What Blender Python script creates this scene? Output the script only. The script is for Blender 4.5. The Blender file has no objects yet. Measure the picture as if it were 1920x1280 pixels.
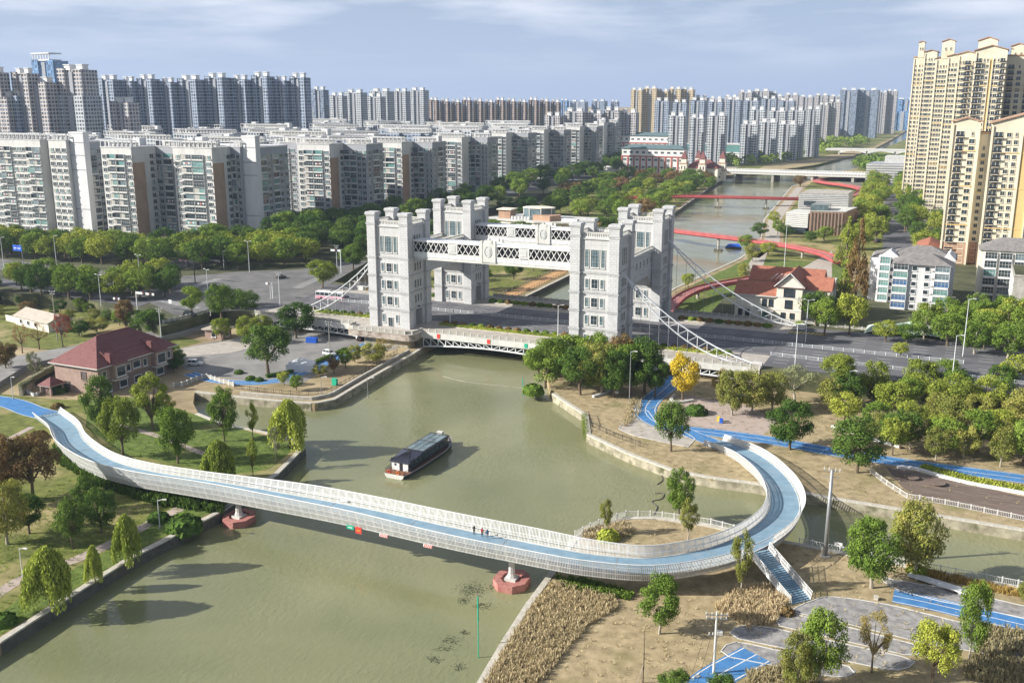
import bpy, math, random
from mathutils import Vector, Matrix
from mathutils.geometry import tessellate_polygon
R = math.radians
rnd = random.Random(7)
scene = bpy.context.scene
col = scene.collection

# ---------------------------------------------------------------- camera
F, YAW, PIT = 1843.18, R(-24.457), R(13.851)
CAM = Vector((174.89, -274.42, 80.67))
fw = Vector((math.sin(YAW)*math.cos(PIT), math.cos(YAW)*math.cos(PIT), -math.sin(PIT)))
rt = Vector((math.cos(YAW), -math.sin(YAW), 0)); up = rt.cross(fw)
cd = bpy.data.cameras.new('camera'); cam = bpy.data.objects.new('camera', cd); col.objects.link(cam)
cam.location = CAM; cam.rotation_euler = fw.to_track_quat('-Z', 'Y').to_euler()
cd.sensor_fit = 'HORIZONTAL'; cd.sensor_width = 36; cd.lens = F/1920*36; cd.clip_start = 1; cd.clip_end = 20000
scene.camera = cam

# ---------------------------------------------------------------- sky, sun, exposure
SUN_EL, SUN_AZ = R(27), R(33)          # elevation; heading of the shadows in the ground plane
sun_to = Vector((math.cos(SUN_AZ)*math.cos(SUN_EL), math.sin(SUN_AZ)*math.cos(SUN_EL), -math.sin(SUN_EL)))
w = bpy.data.worlds.new('World'); scene.world = w; w.use_nodes = True
nt = w.node_tree; nt.nodes.clear()
out = nt.nodes.new('ShaderNodeOutputWorld'); bg = nt.nodes.new('ShaderNodeBackground')
sky = nt.nodes.new('ShaderNodeTexSky'); sky.sky_type = 'NISHITA'; sky.sun_disc = False
sky.sun_elevation = SUN_EL; sky.sun_rotation = math.atan2(-sun_to.x, -sun_to.y); sky.altitude = 10
sky.air_density = 1.0; sky.dust_density = 2.2; sky.ozone_density = 2.5
tc = nt.nodes.new('ShaderNodeTexCoord'); mp = nt.nodes.new('ShaderNodeMapping'); mp.inputs['Scale'].default_value = (1, 1, 6.5)
n1 = nt.nodes.new('ShaderNodeTexNoise'); n1.inputs['Scale'].default_value = 4.2; n1.inputs['Detail'].default_value = 7; n1.inputs['Roughness'].default_value = .55
cr = nt.nodes.new('ShaderNodeValToRGB'); cr.color_ramp.elements[0].position = .44; cr.color_ramp.elements[1].position = .66
cr.color_ramp.elements[0].color = (0, 0, 0, 1); cr.color_ramp.elements[1].color = (1, 1, 1, 1)
sx = nt.nodes.new('ShaderNodeSeparateXYZ'); mr = nt.nodes.new('ShaderNodeMapRange')
mr.inputs['From Min'].default_value = .015; mr.inputs['From Max'].default_value = .11; mr.inputs['To Max'].default_value = .75
mu = nt.nodes.new('ShaderNodeMath'); mu.operation = 'MULTIPLY'
base = nt.nodes.new('ShaderNodeMix'); base.data_type = 'RGBA'; base.inputs['B'].default_value = (5.6, 6.9, 9.6, 1)
hzr = nt.nodes.new('ShaderNodeMapRange'); hzr.inputs['From Min'].default_value = 0; hzr.inputs['From Max'].default_value = .33; hzr.inputs['To Min'].default_value = .85; hzr.inputs['To Max'].default_value = 0; hzr.interpolation_type = 'SMOOTHSTEP'
mx = nt.nodes.new('ShaderNodeMix'); mx.data_type = 'RGBA'; mx.inputs['B'].default_value = (12.0, 12.2, 13.2, 1)
L = nt.links.new
L(tc.outputs['Generated'], mp.inputs['Vector']); L(mp.outputs[0], n1.inputs['Vector']); L(n1.outputs['Fac'], cr.inputs[0])
L(tc.outputs['Generated'], sx.inputs[0]); L(sx.outputs['Z'], mr.inputs['Value']); L(cr.outputs[0], mu.inputs[0]); L(mr.outputs[0], mu.inputs[1])
L(sx.outputs['Z'], hzr.inputs['Value']); L(hzr.outputs[0], base.inputs['Factor']); L(sky.outputs[0], base.inputs['A']); L(base.outputs['Result'], mx.inputs['A']); L(mu.outputs[0], mx.inputs['Factor'])
L(mx.outputs['Result'], bg.inputs['Color']); bg.inputs['Strength'].default_value = .052; L(bg.outputs[0], out.inputs[0])
sd = bpy.data.lights.new('sun', 'SUN'); sun = bpy.data.objects.new('sun', sd); col.objects.link(sun)
sd.energy = 5.0; sd.angle = R(.6); sd.color = (1, .955, .875); sun.rotation_euler = sun_to.to_track_quat('-Z', 'Y').to_euler()
vs = scene.view_settings; vs.view_transform = 'Standard'; vs.look = 'None'; vs.gamma = 1; vs.use_curve_mapping = False; vs.exposure = .86
scene.cycles.max_bounces = 5; scene.cycles.diffuse_bounces = 2; scene.cycles.glossy_bounces = 3; scene.cycles.transmission_bounces = 3
scene.cycles.transparent_max_bounces = 6; scene.cycles.volume_bounces = 0; scene.cycles.use_denoising = True; scene.cycles.caustics_reflective = False

# ---------------------------------------------------------------- helpers
def G(px, py, z=2.0):                       # world point at height z behind a spot of the photograph
    d = rt*((px-960)/F) + up*((640-py)/F) + fw
    return CAM + d*((z-CAM.z)/d.z)
def g(px, py, z=2.0):
    p = G(px, py, z); return (p.x, p.y)
def depth(p): return (Vector(p)-CAM).dot(fw)
def PX(p):
    q = Vector(p)-CAM; d = q.dot(fw); return (960+F*q.dot(rt)/d, 640-F*q.dot(up)/d)
def XC(px, y, z):                           # x of the point (x, y, z) seen in column px
    k = (px-960)/F; q = Vector((-CAM.x, y-CAM.y, z-CAM.z)); n = rt-fw*k
    return -q.dot(n)/n.x
def ZT(x, y, py):                           # height at which (x, y) is seen in row py
    k = (640-py)/F; n = up-fw*k; q = Vector((x-CAM.x, y-CAM.y, -CAM.z))
    return -q.dot(n)/n.z

class MB:
    def __init__(s): s.v = []; s.f = []; s.m = []
    def add(s, vs, fs, m=0):
        o = len(s.v); s.v += [tuple(v) for v in vs]
        for f in fs: s.f.append([o+i for i in f]); s.m.append(m)
        return s
    def bx(s, x0, x1, y0, y1, z0, z1, m=0):
        return s.add([(x0,y0,z0),(x1,y0,z0),(x1,y1,z0),(x0,y1,z0),(x0,y0,z1),(x1,y0,z1),(x1,y1,z1),(x0,y1,z1)],
              [(3,2,1,0),(4,5,6,7),(0,1,5,4),(1,2,6,5),(2,3,7,6),(3,0,4,7)], m)
    def beam(s, p, q, w, h=None, m=0, upv=(0,0,1)):
        h = h or w; p = Vector(p); q = Vector(q); d = (q-p).normalized(); u = Vector(upv)
        if abs(d.dot(u)) > .97: u = Vector((0,1,0))
        a = d.cross(u).normalized()*(w/2); b = a.cross(d).normalized()*(h/2)
        vs = [p-a-b, p+a-b, p+a+b, p-a+b, q-a-b, q+a-b, q+a+b, q-a+b]
        return s.add(vs, [(3,2,1,0),(4,5,6,7),(0,1,5,4),(1,2,6,5),(2,3,7,6),(3,0,4,7)], m)
    def prism(s, poly, z0, z1, m=0, mt=None, bottom=False):
        n = len(poly); a = sum(poly[i][0]*poly[(i+1)%n][1]-poly[(i+1)%n][0]*poly[i][1] for i in range(n))
        if a < 0: poly = poly[::-1]
        o = len(s.v); s.v += [(x,y,z0) for x,y in poly]+[(x,y,z1) for x,y in poly]
        for i in range(n):
            j = (i+1)%n; s.f.append([o+i,o+j,o+n+j,o+n+i]); s.m.append(m)
        for t in tessellate_polygon([[Vector((x,y,0)) for x,y in poly]]):
            t = list(t); (ax,ay),(bx_,by_),(cx,cy) = poly[t[0]],poly[t[1]],poly[t[2]]
            if (bx_-ax)*(cy-ay)-(by_-ay)*(cx-ax) < 0: t = t[::-1]
            s.f.append([o+n+i for i in t]); s.m.append(m if mt is None else mt)
            if bottom: s.f.append([o+i for i in t[::-1]]); s.m.append(m)
        return s
    def tube(s, pts, r, n=6, m=0, cap=True):
        pts = [Vector(p) for p in pts]; o = len(s.v); k = len(pts); rs = r if isinstance(r, (list, tuple)) else [r]*k
        for i, p in enumerate(pts):
            d = (pts[min(i+1,k-1)]-pts[max(i-1,0)]).normalized(); u = Vector((0,0,1)) if abs(d.z) < .9 else Vector((0,1,0))
            a = d.cross(u).normalized(); b = a.cross(d)
            for j in range(n):
                t = 2*math.pi*j/n; s.v.append(tuple(p+(a*math.cos(t)+b*math.sin(t))*rs[i]))
        for i in range(k-1):
            for j in range(n):
                jj = (j+1)%n; s.f.append([o+i*n+j,o+i*n+jj,o+(i+1)*n+jj,o+(i+1)*n+j]); s.m.append(m)
        if cap:
            s.f.append([o+j for j in range(n)][::-1]); s.m.append(m); s.f.append([o+(k-1)*n+j for j in range(n)]); s.m.append(m)
        return s
    def sweep(s, secs, m=0, closed=False, cap=True):   # list of rings (same length) of points
        o = len(s.v); n = len(secs[0]); k = len(secs)
        for r in secs: s.v += [tuple(p) for p in r]
        for i in range(k-1):
            for j in range(n if closed else n-1):
                jj = (j+1)%n; s.f.append([o+i*n+j,o+i*n+jj,o+(i+1)*n+jj,o+(i+1)*n+j]); s.m.append(m)
        if closed and cap:
            s.f.append([o+j for j in range(n)][::-1]); s.m.append(m); s.f.append([o+(k-1)*n+j for j in range(n)]); s.m.append(m)
        return s
    def mesh(s, name, mats, smooth=False):
        me = bpy.data.meshes.new(name); me.from_pydata(s.v, [], s.f)
        for m in (mats if isinstance(mats, (list, tuple)) else [mats]): me.materials.append(M[m])
        me.polygons.foreach_set('material_index', s.m)
        if smooth: me.polygons.foreach_set('use_smooth', [True]*len(s.f))
        me.update(); return me
    def build(s, name, mats, parent=None, loc=(0,0,0), rz=0, smooth=False):
        return put(name, s.mesh(name, mats, smooth), parent, loc, rz)
def put(name, me, parent=None, loc=(0,0,0), rz=0, scale=None, rot=None):
    o = bpy.data.objects.new(name, me); col.objects.link(o); o.parent = parent; o.location = loc
    o.rotation_euler = rot if rot else (0,0,rz)
    if scale: o.scale = scale
    return o
LABELS = {}
def tag(o, label, cat, group=None):
    o['label'] = label; o['category'] = cat
    if group: o['group'] = group
    LABELS[label] = LABELS.get(label, 0)+1
    return o
def thing(name, label, cat, loc=(0,0,0), rz=0, group=None):
    o = bpy.data.objects.new(name, None); col.objects.link(o); o.location = loc; o.rotation_euler = (0,0,rz); o.empty_display_size = .5
    return tag(o, label, cat, group)
def struct(o): o['kind'] = 'structure'; return o
def stuff(o): o['kind'] = 'stuff'; return o
def copytree(root, loc, rz=0, label=None, scale=None, group=None):
    r = root.copy(); col.objects.link(r); r.location = loc; r.rotation_euler = (0,0,rz)
    if scale: r.scale = scale
    if label: r['label'] = label; LABELS[label] = LABELS.get(label, 0)+1
    if group: r['group'] = group
    for ch in list(root.children):
        c = ch.copy(); col.objects.link(c); c.parent = r
        for gch in list(ch.children):
            d = gch.copy(); col.objects.link(d); d.parent = c
    return r
_on = 'zeroth first second third fourth fifth sixth seventh eighth ninth tenth eleventh twelfth thirteenth fourteenth fifteenth sixteenth seventeenth eighteenth nineteenth'.split()
_tn = {2:'twent',3:'thirt',4:'fort',5:'fift',6:'sixt',7:'sevent',8:'eight',9:'ninet'}
def nth(n):
    if n < 20: return _on[n]
    if n >= 100: return 'hundred-and-'+nth(n-100) if n > 100 else 'hundredth'
    return _tn[n//10]+('ieth' if n % 10 == 0 else 'y-'+_on[n % 10])

def smooth_path(pts, step):
    P = [Vector(p) for p in pts]; P = [P[0]*2-P[1]]+P+[P[-1]*2-P[-2]]; o = []
    for i in range(1, len(P)-2):
        for k in range(12):
            t = k/12; a,b,c,d = P[i-1:i+3]
            o.append(.5*((2*b)+(c-a)*t+(2*a-5*b+4*c-d)*t*t+(3*b-a-3*c+d)*t**3))
    o.append(P[-2]); return resample(o, step)
def resample(pts, step):
    P = [Vector(p) for p in pts]; ds = [0]
    for a, b in zip(P, P[1:]): ds.append(ds[-1]+(b-a).length)
    n = max(1, round(ds[-1]/step)); o = []; j = 0
    for i in range(n+1):
        t = ds[-1]*i/n
        while j < len(ds)-2 and ds[j+1] < t: j += 1
        k = (t-ds[j])/max(1e-9, ds[j+1]-ds[j]); o.append(P[j].lerp(P[j+1], min(1,k)))
    return o
def normals2(P):
    o = []
    for i in range(len(P)):
        d = P[min(i+1,len(P)-1)]-P[max(i-1,0)]; d.z = 0; d.normalize(); o.append(Vector((-d.y, d.x, 0)))
    return o
def ribbon(pts, wl, wr, dz=0):
    mb = MB(); N = normals2(pts)
    return mb.sweep([[p-n*wr+Vector((0,0,dz)), p+n*wl+Vector((0,0,dz))] for p, n in zip(pts, N)])

# ---------------------------------------------------------------- materials
M = {}
def mat(name, c, rough=.8, var=.12, scale=1.0, bump=0, bscale=None, metal=0, c2=None, coord='Object', detail=5, spec=.3, rnd_obj=0, stain=None, stretch=None):
    m = bpy.data.materials.new(name); m.use_nodes = True; t = m.node_tree; b = t.nodes['Principled BSDF']; lk = t.links.new
    b.inputs['Roughness'].default_value = rough; b.inputs['Metallic'].default_value = metal; b.inputs['Specular IOR Level'].default_value = spec
    tcn = t.nodes.new('ShaderNodeTexCoord'); vec = tcn.outputs[coord]
    if coord == 'World':
        pass
    if stretch:
        mpn = t.nodes.new('ShaderNodeMapping'); mpn.inputs['Scale'].default_value = stretch; lk(vec, mpn.inputs[0]); vec = mpn.outputs[0]
    n = t.nodes.new('ShaderNodeTexNoise'); n.inputs['Scale'].default_value = scale; n.inputs['Detail'].default_value = detail; n.inputs['Roughness'].default_value = .62; lk(vec, n.inputs['Vector'])
    r = t.nodes.new('ShaderNodeValToRGB'); r.color_ramp.elements[0].position = .3; r.color_ramp.elements[1].position = .7
    lo = tuple(x*(1-var) for x in c); hi = c2 if c2 else tuple(min(1, x*(1+var)) for x in c)
    r.color_ramp.elements[0].color = (*lo, 1); r.color_ramp.elements[1].color = (*hi, 1); lk(n.outputs['Fac'], r.inputs[0]); cs = r.outputs[0]
    if stain:
        n2 = t.nodes.new('ShaderNodeTexNoise'); n2.inputs['Scale'].default_value = stain[1]; n2.inputs['Detail'].default_value = 6
        r2 = t.nodes.new('ShaderNodeValToRGB'); r2.color_ramp.elements[0].position = stain[2]; r2.color_ramp.elements[1].position = stain[2]+.16
        x = t.nodes.new('ShaderNodeMix'); x.data_type = 'RGBA'; x.inputs['B'].default_value = (*stain[0], 1)
        lk(vec, n2.inputs['Vector']); lk(n2.outputs['Fac'], r2.inputs[0]); lk(r2.outputs[0], x.inputs['Factor']); lk(cs, x.inputs['A']); cs = x.outputs['Result']
    if rnd_obj:
        oi = t.nodes.new('ShaderNodeObjectInfo'); hs = t.nodes.new('ShaderNodeHueSaturation'); mm = t.nodes.new('ShaderNodeMapRange')
        mm.inputs['To Min'].default_value = 1-rnd_obj; mm.inputs['To Max'].default_value = 1+rnd_obj; lk(oi.outputs['Random'], mm.inputs[0]); lk(mm.outputs[0], hs.inputs['Value']); lk(cs, hs.inputs['Color']); cs = hs.outputs[0]
        m2 = t.nodes.new('ShaderNodeMapRange'); m2.inputs['To Min'].default_value = .5+rnd_obj*.09; m2.inputs['To Max'].default_value = .5-rnd_obj*.09; lk(oi.outputs['Random'], m2.inputs[0]); lk(m2.outputs[0], hs.inputs['Hue'])
    lk(cs, b.inputs['Base Color'])
    if bump:
        nb = t.nodes.new('ShaderNodeTexNoise'); nb.inputs['Scale'].default_value = bscale or scale*4; nb.inputs['Detail'].default_value = 4; lk(vec, nb.inputs['Vector'])
        bn = t.nodes.new('ShaderNodeBump'); bn.inputs['Strength'].default_value = bump; bn.inputs['Distance'].default_value = .1; lk(nb.outputs['Fac'], bn.inputs['Height']); lk(bn.outputs[0], b.inputs['Normal'])
    M[name] = m; return m
mat('soil', (.27,.205,.115), .95, .3, .09, .4, 2.0, c2=(.42,.335,.20), stain=((.16,.15,.05), .035, .56), detail=10)
mat('lawn', (.10,.125,.026), .95, .3, .4, .8, 7, c2=(.19,.205,.045), stain=((.33,.27,.13), .05, .5), detail=12)
mat('greenlawn', (.075,.125,.02), .95, .3, .5, .8, 7, c2=(.15,.20,.04), stain=((.22,.21,.08), .08, .58), detail=12)
mat('drygrass', (.29,.225,.125), .95, .25, .5, .7, 7, c2=(.44,.355,.21), stain=((.20,.18,.075), .12, .56), detail=12)
mat('cityground', (.13,.14,.11), .95, .4, .03, c2=(.24,.23,.19))
mat('darkground', (.05,.065,.03), .95, .4, .1, c2=(.12,.12,.06))
mat('asphalt', (.10,.10,.112), .85, .18, .2, .2, 8, c2=(.16,.158,.168), detail=9, stain=((.075,.075,.082), .1, .57), stretch=(.25,1,1))
mat('asphalt_mid', (.135,.132,.132), .88, .2, .15, .2, 8, c2=(.19,.185,.18), detail=9, stain=((.1,.098,.1), .06, .56))
mat('asphalt_light', (.20,.195,.19), .9, .2, .1, .2, 8, c2=(.29,.28,.265))
mat('paint', (.62,.62,.6), .7, .2, 2)
mat('yellowpaint', (.6,.47,.06), .7, .2, 2)
mat('paving', (.36,.33,.29), .9, .15, .5, .2, 6, c2=(.46,.42,.37))
mat('greypaving', (.22,.215,.22), .9, .3, .8, .3, 9, c2=(.36,.345,.33), stain=((.2,.18,.13), .15, .6))
mat('pinkpaving', (.38,.31,.27), .9, .15, .5, .2, 6)
mat('bluepath', (.045,.17,.40), .75, .14, .5, .1, 9, c2=(.08,.23,.47), detail=9, stain=((.13,.2,.3), .16, .6))
mat('bluedeck', (.165,.27,.355), .75, .12, .5, .1, 9, c2=(.22,.33,.415), detail=10, stain=((.25,.32,.37), .14, .56))
mat('white', (0.626,0.626,0.618), .55, .05, .6, c2=(0.696,0.696,0.679))
mat('whitemetal', (0.609,0.635,0.652), .45, .06, .8, c2=(0.687,0.705,0.713))
mat('offwhite', (0.522,0.522,0.496), .7, .12, .5, c2=(0.626,0.618,0.583))
mat('concrete', (.33,.315,.28), .9, .2, .5, .3, 4, c2=(.46,.44,.39), stain=((.13,.11,.07), .4, .6))
mat('coping', (.44,.41,.35), .9, .2, .7, .3, 4, c2=(.56,.53,.46))
mat('quaystone', (.26,.235,.17), .9, .35, .5, .6, 2.5, c2=(.42,.385,.29), stain=((.10,.10,.05), .35, .55))
mat('darkstone', (.10,.095,.08), .95, .3, .8, .3, 3)
mat('glass', (.035,.05,.06), .08, .4, .6, spec=.7)
mat('paleglass', (.13,.18,.20), .12, .4, .5, spec=.7)
mat('greenglass', (.12,.24,.23), .12, .3, .5, spec=.7)
mat('blueglass', (.06,.13,.26), .12, .3, .3, spec=.7)
mat('darkmetal', (.03,.03,.035), .45, .2, 1)
mat('steel', (.32,.33,.34), .45, .1, 1, metal=.5)
mat('redroof', (.165,.06,.058), .75, .25, 1.2, .3, 6, c2=(.22,.09,.083))
mat('orangeroof', (.31,.115,.075), .8, .2, 1.0, .3, 6, c2=(.38,.155,.10), stain=((.21,.085,.06), .6, .6))
mat('greyroof', (.17,.16,.155), .85, .2, .8, .2, 5, c2=(.25,.235,.225))
mat('tealroof', (.10,.15,.16), .7, .15, .3)
mat('housewall', (.30,.21,.175), .85, .1, .8, c2=(.37,.27,.225))
mat('housewall_dark', (.19,.14,.125), .85, .1, .8, c2=(.25,.19,.165))
mat('cream', (0.644,0.600,0.505), .8, .07, .4, c2=(0.713,0.670,0.574))
mat('yellow_wall', (.62,.555,.42), .8, .08, .12, c2=(.70,.64,.50), stain=((.54,.46,.33), .1, .6))
mat('yellow_trim', (.62,.44,.19), .8, .08, .2)
mat('brownwall', (.36,.225,.15), .85, .12, .3, c2=(.45,.29,.20))
mat('aptwall', (.50,.50,.48), .8, .12, .3, c2=(.62,.615,.59), stain=((.36,.35,.33), .15, .58), stretch=(1,1,.25))
mat('aptwhite', (.56,.56,.57), .8, .08, .2, c2=(.66,.66,.66), stain=((.45,.45,.45), .2, .6), stretch=(1,1,.2))
mat('apttan', (.33,.22,.15), .85, .1, .2, c2=(.40,.28,.19))
mat('aptgrey', (.30,.31,.335), .8, .1, .2)  # plain grey for trim; on recessed wings the shade is in this colour
mat('redbridge', (.36,.065,.07), .6, .15, .4, c2=(.44,.10,.10))
mat('pinkdeck', (.36,.15,.14), .75, .15, .4, c2=(.44,.20,.185))
mat('redpaint', (.62,.06,.045), .5, .1, 1)
mat('pierred', (.36,.13,.11), .75, .22, .7, .3, 5, c2=(.47,.22,.19), stain=((.2,.1,.08), .8, .6))
mat('greenpaint', (.02,.36,.22), .5, .1, 1)
mat('bluepaint', (.02,.10,.50), .5, .1, 1)
mat('orangepaint', (.75,.20,.03), .5, .1, 1)
mat('trunk', (.15,.115,.08), .95, .3, 3, .4, 8)
mat('paletrunk', (.36,.32,.26), .95, .3, 3, .4, 8)
mat('wooddeck', (.13,.095,.075), .8, .3, .6, .2, 4, c2=(.22,.17,.14), stretch=(.3,3,1))
mat('tanroof', (.42,.37,.31), .9, .12, .5)
mat('sandpath', (.48,.29,.13), .9, .15, .4)
mat('netgreen', (.30,.52,.46), .8, .25, .25, .4, 1.2, c2=(.68,.70,.55))
mat('tent', (.66,.67,.69), .7, .05, .5)
mat('woodhull', (.20,.09,.05), .6, .25, 1.5)
mat('boatroof', (.045,.048,.075), .4, .2, .8)
mat('girder', (.40,.41,.42), .6, .1, .5)  # white girder painted grey, with the shade under the deck in the colour
mat('skin', (.50,.32,.24), .6, .05, 3)
mat('hair', (.015,.012,.01), .6, .05, 3)
mat('laundry_white', (.7,.7,.72), .9, .1, 2)
mat('laundry_red', (.5,.12,.12), .9, .1, 2)
mat('curtain', (.42,.40,.36), .8, .2, 1)
mat('cloth_black', (.016,.016,.018), .8, .1, 3)
mat('cloth_red', (.30,.02,.03), .8, .1, 3)
mat('cloth_blue', (.03,.06,.17), .8, .1, 3)
mat('cloth_grey', (.15,.15,.17), .8, .1, 3)
mat('carwhite', (.75,.75,.75), .25, .03, 1, spec=.6)
mat('cardark', (.03,.03,.035), .22, .03, 1, spec=.6)
mat('carsilver', (.35,.36,.38), .25, .03, 1, spec=.6)
mat('tyre', (.02,.02,.02), .9, .05, 3)
mat('pinkbus', (.62,.28,.36), .4, .05, 1)
mat('emblem', (.50,.51,.50), .7, .3, 4, .8, 6)

# ashlar stone of the bridge towers: fine joints drawn in the material, courses and bands are geometry
def ashlar(name, c, c2, bw, bh, joint, mort):
    m = bpy.data.materials.new(name); m.use_nodes = True; t = m.node_tree; b = t.nodes['Principled BSDF']; lk = t.links.new
    b.inputs['Roughness'].default_value = .8; b.inputs['Specular IOR Level'].default_value = .3
    tcn = t.nodes.new('ShaderNodeTexCoord'); geo = t.nodes.new('ShaderNodeNewGeometry')
    s1 = t.nodes.new('ShaderNodeSeparateXYZ'); lk(tcn.outputs['Object'], s1.inputs[0])
    s2 = t.nodes.new('ShaderNodeSeparateXYZ'); lk(geo.outputs['True Normal'], s2.inputs[0])
    ab = t.nodes.new('ShaderNodeMath'); ab.operation = 'ABSOLUTE'; lk(s2.outputs['X'], ab.inputs[0])
    gt = t.nodes.new('ShaderNodeMath'); gt.operation = 'GREATER_THAN'; gt.inputs[1].default_value = .7; lk(ab.outputs[0], gt.inputs[0])
    mxn = t.nodes.new('ShaderNodeMix'); lk(gt.outputs[0], mxn.inputs['Factor']); lk(s1.outputs['X'], mxn.inputs['A']); lk(s1.outputs['Y'], mxn.inputs['B'])
    cb = t.nodes.new('ShaderNodeCombineXYZ'); lk(mxn.outputs['Result'], cb.inputs[0]); lk(s1.outputs['Z'], cb.inputs[1])
    br = t.nodes.new('ShaderNodeTexBrick'); br.inputs['Scale'].default_value = 1; br.inputs['Brick Width'].default_value = bw; br.inputs['Row Height'].default_value = bh
    br.inputs['Mortar Size'].default_value = mort; br.inputs['Color1'].default_value = (*c,1); br.inputs['Color2'].default_value = (*c2,1); br.inputs['Mortar'].default_value = (*joint,1)
    lk(cb.outputs[0], br.inputs['Vector'])
    n = t.nodes.new('ShaderNodeTexNoise'); n.inputs['Scale'].default_value = .25; n.inputs['Detail'].default_value = 7; lk(tcn.outputs['Object'], n.inputs['Vector'])
    mr_ = t.nodes.new('ShaderNodeMapRange'); mr_.inputs['From Min'].default_value = .3; mr_.inputs['From Max'].default_value = .7; mr_.inputs['To Min'].default_value = .9; mr_.inputs['To Max'].default_value = 1.06; lk(n.outputs['Fac'], mr_.inputs[0])
    mm = t.nodes.new('ShaderNodeMix'); mm.data_type = 'RGBA'; mm.blend_type = 'MULTIPLY'; mm.inputs['Factor'].default_value = 1
    lk(br.outputs['Color'], mm.inputs['A']); lk(mr_.outputs[0], mm.inputs['B']); lk(mm.outputs['Result'], b.inputs['Base Color'])
    mpv = t.nodes.new('ShaderNodeMapping'); mpv.inputs['Scale'].default_value = (1.4,1.4,.1); lk(tcn.outputs['Object'], mpv.inputs[0])
    nv = t.nodes.new('ShaderNodeTexNoise'); nv.inputs['Scale'].default_value = 1; nv.inputs['Detail'].default_value = 6; lk(mpv.outputs[0], nv.inputs['Vector'])
    rv = t.nodes.new('ShaderNodeMapRange'); rv.inputs['From Min'].default_value = .52; rv.inputs['From Max'].default_value = .75; rv.inputs['To Min'].default_value = 1; rv.inputs['To Max'].default_value = .84; lk(nv.outputs['Fac'], rv.inputs[0])
    mv = t.nodes.new('ShaderNodeMix'); mv.data_type = 'RGBA'; mv.blend_type = 'MULTIPLY'; mv.inputs['Factor'].default_value = 1; lk(mm.outputs['Result'], mv.inputs['A']); lk(rv.outputs[0], mv.inputs['B']); lk(mv.outputs['Result'], b.inputs['Base Color'])
    bn = t.nodes.new('ShaderNodeBump'); bn.invert = True; bn.inputs['Strength'].default_value = .5; bn.inputs['Distance'].default_value = .05; lk(br.outputs['Fac'], bn.inputs['Height']); lk(bn.outputs[0], b.inputs['Normal'])
    M[name] = m
ashlar('ashlar', (.49,.495,.495), (.545,.55,.55), 1.5, .75, (.36,.36,.365), .035)
ashlar('smoothstone', (.49,.49,.485), (.52,.52,.515), 2.4, 1.5, (.43,.43,.425), .02)
ashlar('redtile', (.19,.08,.078), (.25,.11,.105), .5, .42, (.13,.05,.05), .04)

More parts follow.
